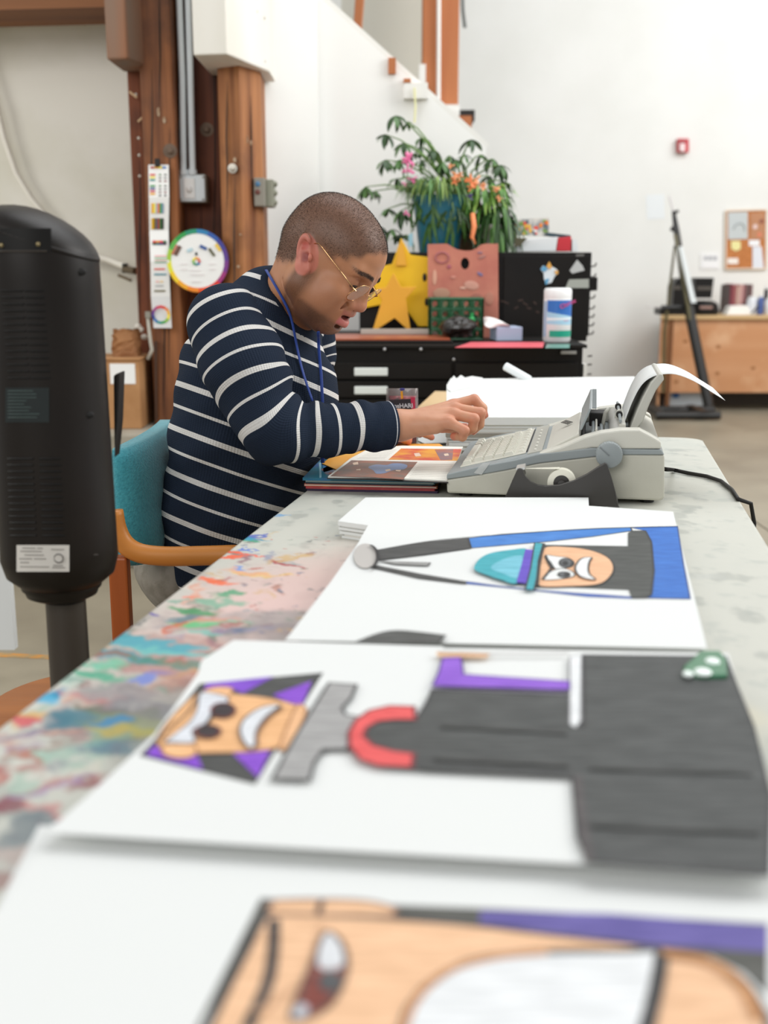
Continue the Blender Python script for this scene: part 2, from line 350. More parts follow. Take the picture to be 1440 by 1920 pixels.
# colour chart strip (folded) and colour wheel
rb = ['#d8342c', '#e8722a', '#f0b020', '#f4e23a', '#8cbf3f', '#2f9a4a', '#1f8f8c', '#2a6fb0', '#35408f', '#6a3a8e', '#a0357a', '#cf2f52']
def cm(c): return mat('print_' + c[1:], c, 0.6)
M_paper = mat('paper_white', '#f1f1ee', 0.75, bump=(300, 0.04))
cs = thing('colour_chart', 'long folded white colour chart strip with small swatches, clipped to the column', 'chart', tuple(UY(300, 615, 4.38)))
fold = [(278, 316, 309), (279, 317, 370), (280, 316, 432), (282, 317, 490), (283, 319, 556), (288, 322, 615)]
rows = []
for i, (xl, xr, y) in enumerate(fold): Yf = 4.385 - (0.018 if i % 2 else 0); rows.append([UY(xl, y, Yf), UY(xr, y, Yf)])
for i in range(5):
    MB().sheet([rows[i], rows[i + 1]], (0, 0.002, 0)).build('panel', M_paper if i < 4 else mat('paper_grey', '#d2d2d0', 0.7), cs)
def onchart(px, py):
    for i in range(5):
        if fold[i][2] <= py <= fold[i + 1][2] + 0.1:
            t = (py - fold[i][2]) / (fold[i + 1][2] - fold[i][2]); ya = 4.385 - (0.018 if i % 2 else 0); yb = 4.385 - (0.018 if (i + 1) % 2 else 0)
            return UY(px, py, lerp(ya, yb, t) - 0.0025)
    return UY(px, py, 4.375)
def swatch(x0, x1, y0, y1, c): return MB().poly([onchart(x0, y0), onchart(x1, y0), onchart(x1, y1), onchart(x0, y1)][::-1]).build('swatch', cm(c), cs)
for i, c in enumerate(['#b8504a', '#e0a030', '#e8d040', '#4a78b8']): swatch(282 + i * 7.5, 289 + i * 7.5, 312, 316, c)
for r_ in range(2):
    for k in range(3 + r_):
        swatch(281, 291, 326 + r_ * 21 + k * 5, 329 + r_ * 21 + k * 5, rb[(k * 3 + r_ * 5) % 12]); swatch(298, 302, 326 + r_ * 21 + k * 6, 329 + r_ * 21 + k * 6, ['#6f8f6a', '#7c7c7c', '#8a6a6a', '#555555'][k]); swatch(308, 312, 326 + r_ * 21 + k * 6, 329 + r_ * 21 + k * 6, ['#555f55', '#777777', '#8a4a4a', '#444444'][k])
for i, c in enumerate(['#f0b020', '#f4e870', '#b9b9c4', '#e07a50', '#3f9a5a', '#7f9ab0']): swatch(284 + i * 3.8, 287.8 + i * 3.8, 381, 400, c)
for i, c in enumerate(['#e0b010', '#8a6a10', '#505a6a', '#a04030', '#2f6a3a', '#2a2a20']): swatch(284 + i * 3.8, 287.8 + i * 3.8, 409, 430, c)
for i, c in enumerate(['#d03030', '#e0902a', '#d84040', '#3a6a3a']): swatch(286 + i * 6.5, 292.5 + i * 6.5, 451, 455, c)
for i, c in enumerate(['#204a30', '#106070', '#20306a', '#3a2040']): swatch(286 + i * 6.5, 292.5 + i * 6.5, 455, 459, c)
for k, c in enumerate(['#e8a0a0', '#90c8a0', '#c8a090', '#80b090']): swatch(290, 313, 479 + k * 4, 481 + k * 4, c)
swatch(289, 309, 503, 506, '#e06a60'); swatch(289, 312, 513, 516, '#5090a0')
swatch(292, 298, 526, 530, '#f0c8c0'); swatch(300, 306, 526, 530, '#f0d8b0'); swatch(291, 307, 535, 537, '#a0a0a0'); swatch(289, 310, 544, 547, '#70653a')
cc = onchart(302, 590)
for k in range(12):
    q = []
    for a0, r0 in ((0, 0.036), (1, 0.036), (1, 0.026), (0, 0.026)):
        an = R(90 - (k + a0 + 3) * 30 + 90); q.append(cc + Vector((r0 * math.cos(an), -0.004, r0 * math.sin(an))))
    MB().poly(q).build('swatch_ring', cm(rb[k]), cs)
MB().box(UY(295, 305, 4.38), (0.02, 0.01, 0.03)).build('clip', M_dark, cs, bevel=0.003)
cw = thing('colour_disc', 'round colour wheel with a rainbow rim and white centre, on the column behind the shoulder', 'colour wheel', tuple(UY(370, 545, 4.37)))
wc = UY(371, 489, 4.372); wr = 56 / FPX * 4.42
wc = Vector((wc.x, 4.372, wc.z)); FX = Matrix.Rotation(R(90), 3, 'X')
MB().lathe([(wr * 0.9, 0), (wr * 0.9, 0.003)], wc, 48, FX).build('white_disc', M_paper, cw)
wcol = ['#2f9a4a', '#1f8f6c', '#2a7fb0', '#2f5aa8', '#3d3f95', '#5a3a8e', '#7a358a', '#a03078', '#d8342c', '#e8501f', '#f08a20', '#f0a820', '#f4cf2a', '#e4e23a', '#a8cc3f', '#5cb04a']
for k in range(16):
    q = []
    for (f0, r0) in ((0, wr), (0.5, wr), (1, wr), (1, wr * 0.86), (0.5, wr * 0.86), (0, wr * 0.86)):
        an = R(135 - (k + f0) * 22.5); q.append(wc + Vector((r0 * math.cos(an), -0.0032, r0 * math.sin(an))))
    MB().prism(q, (0, -0.001, 0)).build('rim_segment', cm(wcol[k]), cw)
def wpatch(px, py, l, h, ang, c, nm='window'):
    c_ = UY(px, py, 4.366); M = Matrix.Rotation(R(ang), 3, 'Y'); MB().box(c_, (l, 0.001, h), M=M).build(nm, cm(c), cw)
wpatch(333, 470, 0.014, 0.04, 30, '#6b4a3a'); wpatch(327, 468, 0.006, 0.04, 30, '#d07050'); wpatch(397, 473, 0.010, 0.034, -35, '#5d5a3a'); wpatch(381, 464, 0.028, 0.012, 25, '#3a5a98')
wpatch(409, 464, 0.012, 0.03, -35, '#ecc850'); wpatch(356, 469, 0.022, 0.012, -20, '#b9d4dc'); wpatch(368, 476, 0.008, 0.012, 0, '#222222')
for k in range(8):
    an = k * math.pi / 4; c_ = UY(368, 490, 4.366); MB().ell(c_ + Vector((0.012 * math.cos(an), 0, 0.012 * math.sin(an))), (0.005, 0.001, 0.005), 8, 4).build('print_dot', cm(rb[k]), cw)
for (x, y, l) in [(366, 507, 20), (370, 515, 26), (345, 495, 12), (345, 505, 12), (398, 495, 12), (398, 505, 12), (368, 528, 18)]: wpatch(x, y, l / FPX * 4.4, 0.003, 0, '#e6dede', 'print_line')

ft = MB().prism([U(-40, 1222, .0003), U(95, 1229, .0003), U(95, 1236, .0003), U(-40, 1230, .0003)], (0, 0, .0008)).build('floor_tape', mat('tape_orange', '#c98a3a', .7, var=(30, '#a58a60', .4, .6))); tag(ft, 'worn orange tape line on the concrete floor at the left', 'tape')
# things at the foot of the column
pb = thing('cardboard_box', 'brown cardboard box with a white label, on the ledge behind the chair', 'box', (UY(220, 790, 4.36).x, 4.45, zl))
M_card = mat('cardboard', '#b98a5c', 0.8, var=(8, '#a8794c', 0.4, 0.7))
bx0 = UY(150, 790, 4.3).x; bx1 = UY(264, 790, 4.3).x; zt_ = UY(200, 676, 4.3).z
MB().box(((bx0 + bx1) / 2, 4.45 - 0.02, (zl + zt_) / 2), (bx1 - bx0, 0.24, zt_ - zl)).build('carton', M_card, pb, bevel=0.004)
MB().box(((bx0 + bx1) / 2, 4.43, zt_ + 0.004), (bx1 - bx0 + 0.01, 0.25, 0.008)).build('lid_flap', M_card, pb, bevel=0.002)
a_ = UY(205, 682, 4.305); b_ = UY(254, 720, 4.305)
MB().box(((a_.x + b_.x) / 2, 4.309, (a_.z + b_.z) / 2), (b_.x - a_.x, 0.002, a_.z - b_.z)).build('label_sheet', M_paper, pb)
br = thing('paper_bag', 'crumpled brown paper bag on top of the cardboard box', 'bag', tuple(UY(235, 672, 4.42)))
grid = []
zb_ = zt_ + 0.009
q0 = UY(211, 672, 4.40); q1 = UY(262, 672, 4.40); hh = UY(235, 617, 4.40).z - zb_
mb = MB(); random.seed(3); rings = []
for i in range(9):
    t = i / 8; z = zb_ + hh * t; ring = []
    for j in range(24):
        an = 2 * math.pi * j / 24; cx = (q0.x + q1.x) / 2; rx = (q1.x - q0.x) / 2 * (1 - 0.05 * t); ry = 0.05 * (1 - 0.5 * t)
        sx = math.copysign(abs(math.cos(an)) ** 0.5, math.cos(an)); sy = math.copysign(abs(math.sin(an)) ** 0.5, math.sin(an))
        jj = 0 if i == 0 else 0.006
        ring.append(Vector((cx + rx * sx + random.uniform(-jj, jj), 4.42 + ry * sy + random.uniform(-jj, jj), z + random.uniform(-jj, jj) * (1 if i else 0))))
    rings.append(ring)
vs = [p for r_ in rings for p in r_]; mb.add(vs, [[i * 24 + j, i * 24 + (j + 1) % 24, (i + 1) * 24 + (j + 1) % 24, (i + 1) * 24 + j] for i in range(8) for j in range(24)]); mb.add(rings[0], [list(range(24))[::-1]])
mb.build('bag', mat('kraft', '#9a6a40', 0.75, var=(9, '#7c4f2c', 0.4, 0.7), bump=(25, 0.5)), br)
pp = thing('wall_pipe', 'cream pipe with a small tap and clamp on the wall left of the column', 'pipe', tuple(UY(225, 515, 4.8)))
MB().tube([UY(120, 468, 4.8), UY(200, 486, 4.8), UY(222, 495, 4.78), UY(238, 500, 4.7)], 0.014).build('pipe', M_rail, pp, smooth=40)
MB().cyl(UY(234, 505, 4.66), UY(254, 508, 4.6), 0.014).build('tap_body', mat('old_brass', '#6a5c48', 0.45, 0.6), pp, smooth=40)
MB().cyl(UY(234, 512, 4.66), UY(234, 494, 4.66), 0.011).build('tap_stem', M_dark, pp)
MB().cyl(UY(222, 516, 4.64), UY(246, 526, 4.62), 0.006).build('tap_handle', mat('old_brass', '#6a5c48', 0.45, 0.6), pp)
ho = MB().tube([UY(-70, -500, 4.85), UY(-60, -100, 4.85), UY(-40, 90, 4.85), UY(-6, 200, 4.85), UY(8, 260, 4.85), UY(30, 325, 4.85), UY(58, 372, 4.85), UY(90, 410, 4.85), UY(120, 440, 4.85)], 0.012).build('wall_hose', M_rail, smooth=True); tag(ho, 'thin cream hose curving down the wall above the black heater', 'hose')
pr = thing('pry_rod', 'thin white rod hanging on the lower part of the column', 'rod', tuple(UY(283, 672, 4.38)))
MB().tube([UY(277, 592, 4.38), UY(282, 640, 4.38), UY(285, 656, 4.38), UY(277, 674, 4.38)], 0.007).build('rod', mat('rod_grey', '#b5b1a4', 0.5), pr, smooth=True)
MB().box(UY(278, 590, 4.38), (0.02, 0.02, 0.024)).build('hook', M_box, pr)
for (x, y) in ((271, 632), (259, 612), (264, 618)): MB().ell(UY(x, y, 4.5 if x > 265 else 4.56), (0.014, 0.01, 0.012), 8, 6).build('plaster_blob', M_rail, colm)
cdw = MB().tube([UY(292, 640, 4.405), UY(292, 700, 4.405), UY(293, 788, 4.405)], 0.007).build('wall_cable', mat('brown_cable', '#4a3020', 0.5)); tag(cdw, 'brown cable running down the column to the concrete ledge', 'cable')
# ================================================================= FLAT FILE CABINET AND WHAT STANDS ON IT
M_blk = mat('black_enamel', '#0e0b09', 0.4, spec=.3, var=(5, '#15110e', 0.4, 0.7)); M_blk2 = mat('black_side', '#13100d', 0.5, spec=.3)
M_hold = mat('label_white', '#e4e9e4', 0.5); M_holdc = mat('label_cream', '#e6e2bd', 0.5)
def X(px, Y, py=600): return UY(px, py, Y).x
def Z(py, Y): return UY(720, py, Y).z
YF = 4.0
zt1 = Z(651, YF)
ff = thing('flat_file', 'black steel flat file cabinet with white drawer labels', 'cabinet', ((X(600, YF) + X(1098, YF)) / 2, 4.4, 0))
xl, xr = X(575, YF), X(1096, YF)
MB().box(((xl + xr) / 2, 4.44, zt1 / 2), (xr - xl, 0.86, zt1 - 0.002)).build('body', M_blk, ff, bevel=0.003)
MB().box(((xl + xr) / 2, 4.43, zt1 + 0.004), (xr - xl + 0.02, 0.9, 0.012)).build('top', M_blk2, ff, bevel=0.002)
xm_ = X(851, YF)
dy0 = zt1 - 0.05; dh = 0.0655
for k in range(9):
    zc_ = dy0 - dh * (k + 0.5)
    if zc_ < 0.08: break
    for (a_, b_, left) in ((xl + 0.02, xm_ - 0.006, 1), (xm_ + 0.006, xr - 0.02, 0)):
        d = MB().box(((a_ + b_) / 2, YF - 0.004, zc_), (b_ - a_, 0.02, dh - 0.008)).build('drawer', M_blk, ff, bevel=0.002)
        if left:
            x0, x1 = X(664, YF), X(727, YF)
            MB().box(((x0 + x1) / 2, YF - 0.020, zc_ - 0.002), (x1 - x0, 0.014, 0.028)).build('label_holder', M_holdc if k == 2 else M_hold, d, bevel=0.003)
for x in (721, 789): MB().ell(UY(x, 655, YF - 0.02), (0.006, 0.006, 0.006), 10, 8).build('knob', mat('steel', '#b5b5b5', 0.3, 0.8), ff, smooth=True)
MB().ell(UY(851, 674, YF - 0.016), (0.006, 0.004, 0.006), 10, 8).build('lock', mat('steel', '#b5b5b5', 0.3, 0.8), ff, smooth=True)
vbox(MB(), 1052, 1081, 658, 664, YF - 0.02, 0.01).build('name_plate', mat('steel_plate', '#a8a8a4', 0.4, 0.5), ff, bevel=0.001)
# strip of white plastic on the right side with hooks
sp = thing('hook_strip', 'white strip with small hooks running down the right edge of the cabinets', 'hooks', (X(1103, 4.2), 4.2, 0.3))
MB().box((xr + 0.012, 4.04, 0.55), (0.012, 0.05, 0.5)).build('strip', M_trimw, sp)
for i, y in enumerate((668, 684, 702)): MB().tube([Vector((xr + 0.02, 4.02, Z(y, 4.02))), Vector((xr + 0.035, 4.02, Z(y, 4.02) + 0.002))], 0.004, 6).build('hook', mat('hook_grey', '#6f6c68', 0.5), sp)
tm = None
# white tube resting on the paper stack
# upper cabinet
YU = 4.46
zu0 = zt1 + 0.011; zu1 = Z(473, YU)
uc = thing('black_cabinet', 'black metal cabinet on top of the flat file, with magnets on its front', 'cabinet', ((X(672, YU) + X(1106, YU)) / 2, 4.66, zu0))
xa, xb = X(674, YU), X(1105, YU)
MB().box(((xa + xb) / 2, YU + 0.20, (zu0 + zu1) / 2), (xb - xa, 0.40, zu1 - zu0)).build('body', M_blk, uc, bevel=0.004)
vbox(MB(), 945, 1100, 480, 640, YU - 0.006, 0.006).build('door_panel', M_blk, uc, bevel=0.002)
for y in (500, 520, 545, 560, 580, 596, 612, 628):
    MB().tube([Vector((xb, YU + 0.03, Z(y, YU))), Vector((xb + 0.02, YU + 0.03, Z(y, YU) + 0.003)), Vector((xb + 0.024, YU + 0.03, Z(y, YU) + 0.014))], 0.004, 6).build('side_hook', mat('hook_grey', '#6f6c68', 0.5), uc)
vbox(MB(), 1106, 1120, 520, 545, YU + 0.0, 0.06).build('latch', M_blk, uc, bevel=0.003)
def flat(name, pts, Y, m, lab=None, cat=None, parent=None, t=0.002, **k):
    o = MB().prism([UY(x, y, Y) for x, y in pts], (0, -t, 0)).build(name, m, parent, **k)
    return tag(o, lab, cat) if lab else o
# smeared chalk-like marks on the cabinet front
for (x, y, l, a_) in [(942, 565, 10, 5), (950, 568, 8, 20), (976, 563, 9, -10), (985, 570, 10, 30), (992, 578, 8, 10), (1003, 568, 7, 40), (968, 577, 8, -30), (1008, 585, 6, 20)]:
    c_ = UY(x, y, YU - 0.0075); MB().box(c_, (l / FPX * YU, 0.0012, 0.005), M=Matrix.Rotation(R(a_), 3, 'Y')).build('dust_smear', mat('dust_smear', '#4a3a34', 0.9), uc)
stk = thing('bird_magnet', 'colourful white and blue cut-out magnet on the black cabinet door', 'magnet', tuple(UY(1030, 530, YU)))
flat('body', [(1018, 498), (1026, 503), (1034, 499), (1044, 505), (1047, 512), (1040, 518), (1034, 530), (1024, 533), (1020, 524), (1019, 512), (1013, 505)], YU - 0.008, mat('sticker_white', '#dce5ea', 0.5), parent=stk)
flat('crest', [(1024, 500), (1030, 490), (1035, 500), (1031, 505)], YU - 0.011, mat('sticker_orange', '#e0a850', 0.5), parent=stk)
flat('wing', [(1013, 505), (1020, 498), (1027, 503), (1021, 510)], YU - 0.011, mat('sticker_blue', '#5fa3c9', 0.5), parent=stk)
flat('tail', [(1022, 524), (1030, 522), (1026, 533), (1022, 533)], YU - 0.011, mat('sticker_blue', '#5fa3c9', 0.5), parent=stk)
flat('spot', [(1040, 507), (1047, 508), (1045, 515), (1041, 514)], YU - 0.011, mat('sticker_orange', '#e0a850', 0.5), parent=stk)
flat('triangle_sticker', [(1068, 507), (1082, 487), (1092, 498), (1096, 507), (1084, 510), (1073, 513)], YU - 0.008, mat('sticker_grey', '#b9bbba', 0.5), 'pale grey triangular sticker at the top right of the black cabinet', 'sticker')
flat('tape_strip', [(1060, 540), (1067, 524), (1104, 523), (1104, 540)], YU - 0.008, mat('tape_grey', '#a3a79f', 0.5), 'grey strip of tape at the right edge of the black cabinet door', 'tape')
flat('small_label', [(1080, 477), (1095, 476), (1095, 480), (1080, 481)], YU - 0.008, mat('label_dim', '#6b6a66', 0.5), 'tiny grey label at the top right corner of the black cabinet', 'label')
# papers and boxes on the upper cabinet
zs = zu1
def onbox(name, px0, px1, py0, py1, Y, depth, m, lab, cat, rz=0, bevel=0.002, parent=None):
    a_ = UY(px0, py0, Y); b_ = UY(px1, py1, Y)
    o = MB().box(((a_.x + b_.x) / 2, Y + depth / 2, (a_.z + b_.z) / 2), (b_.x - a_.x, depth, a_.z - b_.z), rz).build(name, m, parent, bevel=bevel)
    return tag(o, lab, cat) if lab else o
fp = thing('picture_card', 'picture card of mixed fruit colours standing on the black cabinet', 'card', tuple(UY(995, 441, 4.66)))
flat('card', [(961, 412), (1029, 408), (1030, 443), (961, 441)], 4.66, mat('card_grey', '#8f9296', 0.6, var=(40, '#d5d0c8', 0.4, 0.6)), parent=fp, t=0.003)
random.seed(5)
for i in range(26):
    c_ = UY(random.uniform(965, 1026), random.uniform(414, 440), 4.655)
    MB().ell(c_, (random.uniform(.006, .012), .001, random.uniform(.005, .010)), 9, 5).build('fruit_shape', mat(*random.choice([('fr1', '#e8b040'), ('fr2', '#d85040'), ('fr3', '#7f9a50'), ('fr4', '#5a6470'), ('fr5', '#e8842a'), ('fr6', '#d8d8d4')]), 0.6), fp)
zc = zu1
b1 = MB().prism([UY(962, 472, 4.52), UY(985, 448, 4.52), UY(1046, 444, 4.52), UY(1042, 471, 4.52)], (0, 0.14, 0)).build('white_carton', mat('carton_white', '#dfe3e4', 0.6), bevel=0.002); tag(b1, 'pale white carton lying on the black cabinet left of the red one', 'carton')
MB().box(UY(1012, 456, 4.517), (0.05, 0.001, 0.004)).build('print_line', cm('#c98888'), b1) if False else None
b2 = MB().prism([UY(1043, 471, 4.53), UY(1047, 446, 4.53), UY(1071, 443, 4.53), UY(1070, 471, 4.53)], (0, 0.12, 0)).build('red_carton', mat('carton_red', '#c8303a', 0.5), bevel=0.002); tag(b2, 'red carton at the right end of the stack on the black cabinet', 'carton')
b3 = MB().prism([UY(1073, 471, 4.53), UY(1073, 448, 4.53), UY(1082, 450, 4.53), UY(1084, 471, 4.53)], (0, 0.10, 0)).build('white_card_edge', mat('carton_white', '#dfe3e4', 0.6)); tag(b3, 'small upright white card right of the red carton', 'card')
b4 = MB().prism([UY(1027, 442, 4.60), UY(1027, 436, 4.60), UY(1070, 441, 4.60), UY(1070, 446, 4.60)], (0, 0.08, 0)).build('dark_book', mat('dark_teal', '#28414a', 0.5)); tag(b4, 'thin dark teal book behind the cartons', 'book')
b5 = MB().prism([UY(965, 462, 4.50), UY(965, 446, 4.50), UY(988, 447, 4.50), UY(975, 461, 4.50)], (0, -0.012, 0)).build('olive_box', mat('olive', '#4d4a34', 0.6)); tag(b5, 'small dark olive box against the white carton', 'box')

# light box / trimmer on left of the flat file
zt2 = zt1 + 0.0105
tr = thing('paper_trimmer', 'wide board with a worn red-brown top and dark edge, on the flat file', 'paper trimmer', tuple(UY(742, 640, 4.02)))
Yb0 = 4.03; zb0 = Z(637, Yb0); 
x0, x1 = X(590, Yb0), X(850, Yb0)
MB().box(((x0 + x1) / 2, Yb0 + 0.16, (zt2 + zb0) / 2 - 0.002), (x1 - x0, 0.32, zb0 - zt2 - 0.004)).build('base', M_blk2, tr, bevel=0.003)
M_rbr = mat('redbrown_top', '#9a4a30', 0.3, var=(6, '#b0603e', 0.4, 0.7))
MB().box(((x0 + x1) / 2 - 0.005, Yb0 + 0.16, zb0), (x1 - x0 - 0.01, 0.31, 0.006)).build('board', M_rbr, tr, bevel=0.001)
a_ = UY(676, 620, 4.30); b_ = UY(829, 620, 4.30)
MB().box(((a_.x + b_.x) / 2, 4.30, zb0 + 0.014), (b_.x - a_.x, 0.03, 0.02)).build('metal_ruler', mat('ruler', '#b9b7ae', 0.35, 0.4), tr, bevel=0.002)
MB().box((b_.x + 0.01, 4.22, zb0 + 0.028), (0.02, 0.26, 0.02)).build('blade_arm', M_blk, tr, bevel=0.004)
# crumpled black bag
def blob(name, c, r, m, lab, cat, amp=0.25, seed=1, n=28, parent=None):
    rr = np.random.RandomState(seed); vs = []; k = 14
    W = rr.normal(size=(9, 3)) * 2.3; ph = rr.uniform(0, 6.28, 9)
    for i in range(k + 1):
        t = math.pi * i / k
        for j in range(n):
            a = 2 * math.pi * j / n; q = np.array((math.sin(t) * math.cos(a), math.sin(t) * math.sin(a), -math.cos(t)))
            d = 1 + amp * np.abs(np.sin(W @ q + ph)).mean() * 2 - amp
            z = q[2] * r[2] * d
            vs.append(Vector((c[0] + q[0] * r[0] * d, c[1] + q[1] * r[1] * d, c[2] + max(z, -r[2] * 0.9))))
    o = MB().add(vs, [[i * n + j, i * n + (j + 1) % n, (i + 1) * n + (j + 1) % n, (i + 1) * n + j] for i in range(k) for j in range(n)]).build(name, m, parent)
    return tag(o, lab, cat) if lab else o
c_ = UY(858, 622, 4.16)
blob('plastic_bag', (c_.x, 4.16, zb0 + 0.036), (0.06, 0.05, 0.04), mat('bag_black', '#26231f', 0.3), 'crumpled black plastic bag beside the green crate', 'bag', 0.5, 4)
# green crate
gc = thing('green_crate', 'dark green plastic basket with round holes in front of the palette', 'basket', tuple(UY(855, 640, 4.16)))
M_gr = mat('green_plastic', '#1d5a35', 0.4, trans=0.15); M_gr2 = mat('green_bright', '#1f9a4c', 0.4)
x0, x1 = X(806, 4.26), X(905, 4.26); z0 = zt2; z1_ = Z(561, 4.26); w_ = x1 - x0; h_ = z1_ - z0
def crate_wall(o, ux, L, H, nx, nz):
    """grid of bars with open round cells"""
    mb = MB(); ux = Vector(ux)
    for i in range(nx + 1): mb.tube([o + ux * (L * i / nx), o + ux * (L * i / nx) + Vector((0, 0, H))], 0.004, 6)
    for k in range(nz + 1): mb.tube([o + Vector((0, 0, H * k / nz)), o + ux * L + Vector((0, 0, H * k / nz))], 0.004 if 0 < k < nz else 0.006, 6)
    for i in range(nx):
        for k in range(nz):
            c = o + ux * (L * (i + .5) / nx) + Vector((0, 0, H * (k + .5) / nz)); r = min(L / nx, H / nz) * 0.42
            mb.tube([c + ux * (r * math.cos(t * math.pi / 6)) + Vector((0, 0, r * math.sin(t * math.pi / 6))) for t in range(12)], 0.0035, 5, closed=True)
    return mb
crate_wall(Vector((x0, 4.26, z0)), (1, 0, 0), w_, h_, 5, 4).build('front_grille', M_gr, gc)
crate_wall(Vector((x0, 4.36, z0)), (1, 0, 0), w_, h_, 5, 4).build('back_grille', M_gr, gc)
crate_wall(Vector((x0, 4.26, z0)), (0, 1, 0), 0.10, h_, 2, 4).build('side_grille', M_gr, gc)
crate_wall(Vector((x1, 4.26, z0)), (0, 1, 0), 0.10, h_, 2, 4).build('side_grille', M_gr, gc)
MB().box(((x0 + x1) / 2, 4.31, z0 + 0.004), (w_, 0.10, 0.006)).build('bottom', M_gr, gc)
bo = MB().box(((x0 + x1) / 2 + 0.035, 4.31, z0 + 0.05), (w_ * 0.45, 0.06, 0.085)).build('dark_green_tub', mat('tub_green', '#123a22', 0.4), bevel=0.006); tag(bo, 'dark green tub standing inside the green basket', 'tub')
bo = MB().lathe([(0.012, 0), (0.012, 0.03), (0.006, 0.036), (0.006, 0.05)], (X(886, 4.2), 4.235, Z(598, 4.2) - 0.03), 14).build('green_bottle', M_gr2, smooth=40); tag(bo, 'small bright green bottle at the front of the green basket', 'bottle')
# palette board with thumb hole
pb_ = thing('palette_board', 'pink paint-stained wooden palette board with a thumb hole, leaning on the cabinet', 'palette', tuple(UY(870, 640, 4.40)))
def arc(cx, cy, rx, ry, a0, a1, n): return [(cx + rx * math.cos(R(lerp(a0, a1, i / n))), cy - ry * math.sin(R(lerp(a0, a1, i / n)))) for i in range(n + 1)]
top = [(802, 458), (838, 457)] + [(848, 463), (858, 468), (870, 470), (883, 470), (893, 466), (902, 459), (910, 457)] + [(934, 457), (935, 470)]
pts = top + [(935, 640), (803, 640)]
hole = arc(872, 494, 8, 11, 90, 450, 20)[:-1]
# build palette face with a real hole: outer ring joined through a slit
hy = [(872, 470)] + [(h[0], h[1]) for h in hole[::-1]]
ti = pts.index((870, 470))
outl = pts[:ti + 1] + [(871.8, 470.1), (871.8, 483.1)] + arc(872, 494, 8, 11, 91, 449, 24) + [(872.2, 483.1), (872.2, 470.1)] + pts[ti + 1:]
M_pal = mat('palette_pink', '#c67f6a', 0.6, var=(9, '#bb7060', 0.4, 0.62), bump=(30, 0.3))
hl = [(872, 470), (872, 483)] + arc(872, 494, 8, 11, 95, 265, 12) + [(872, 505), (872, 640), (803, 640)] + [(802, 458), (838, 457), (848, 463), (858, 468), (870, 470)]
hr_ = [(872, 470), (883, 470), (893, 466), (902, 459), (910, 457), (934, 457), (935, 640), (872, 640), (872, 505)] + arc(872, 494, 8, 11, -85, 85, 12) + [(872, 483)]
o = MB().prism([UY(x, y, 4.40) for x, y in hl], (0, 0.012, 0)).prism([UY(x, y, 4.40) for x, y in hr_], (0, 0.012, 0)).build('board', M_pal, pb_)
def smear(px, py, rx, ry, c, Y=4.398, a_=0, parent=pb_, nm='paint_mark'):
    M = Matrix.Rotation(R(a_), 3, 'Y'); MB().ell(UY(px, py, Y), (rx / FPX * Y, 0.0012, ry / FPX * Y), 12, 6, M).build(nm, mat('smear' + c[1:], c, 0.6), parent)
mb = MB(); c_ = UY(829, 483, 4.398); mb.tube([c_ + Vector((0.026 * math.cos(t * math.pi / 8), 0, 0.020 * math.sin(t * math.pi / 8))) for t in range(16)], 0.004, 5, closed=True); mb.build('paint_ring', mat('smear_mauve', '#a86668', 0.6), pb_)
for (x, y, rx, ry, c, a_) in [(842, 500, 4, 4, '#a85a68', 0), (900, 514, 6, 3, '#7d6f92', 30), (904, 482, 7, 3, '#a9776e', -20), (884, 535, 14, 8, '#cf9886', 10), (828, 550, 16, 10, '#b58a72', 0), (815, 520, 4, 14, '#d8a48c', 0), (895, 560, 12, 10, '#a86a5a', 20), (845, 575, 20, 14, '#9a8a6a', 0), (918, 560, 8, 12, '#b87c68', 0), (850, 520, 5, 3, '#c88878', 0), (868, 540, 6, 2, '#e0b4a0', 0), (900, 474, 5, 2, '#8a6a7a', 0)]:
    smear(x, y, rx, ry, c, a_=a_)
# tissue box
tb = thing('tissue_box', 'pale blue tissue box with a white tissue pulled out, on the pink sheet', 'tissue box', tuple(UY(950, 643, 4.16)))
x0, x1 = X(927, 4.14), X(977, 4.14); z1_ = Z(613, 4.14)
MB().box(((x0 + x1) / 2, 4.19, (zt2 + 0.002 + z1_) / 2), (x1 - x0, 0.11, z1_ - zt2 - 0.002), R(8)).build('box', mat('tissue_blue', '#aab8d0', 0.6), tb, bevel=0.004)
a_ = UY(931, 613, 4.16); 
g = []
tis = [((905, 595), (908, 610)), ((915, 593), (918, 618)), ((930, 597), (934, 611)), ((945, 604), (946, 616)), ((958, 612), (958, 618))]
for i, (p_, q_) in enumerate(tis):
    row = []
    for k in range(5):
        t = k / 4; row.append(UY(lerp(p_[0], q_[0], t), lerp(p_[1], q_[1], t), 4.15 + 0.03 * math.sin(t * 3.1 + i * 1.3)))
    g.append(row)
MB().sheet(g, (0, 0.003, 0)).build('tissue', M_paper, tb, smooth=True, sub=1)
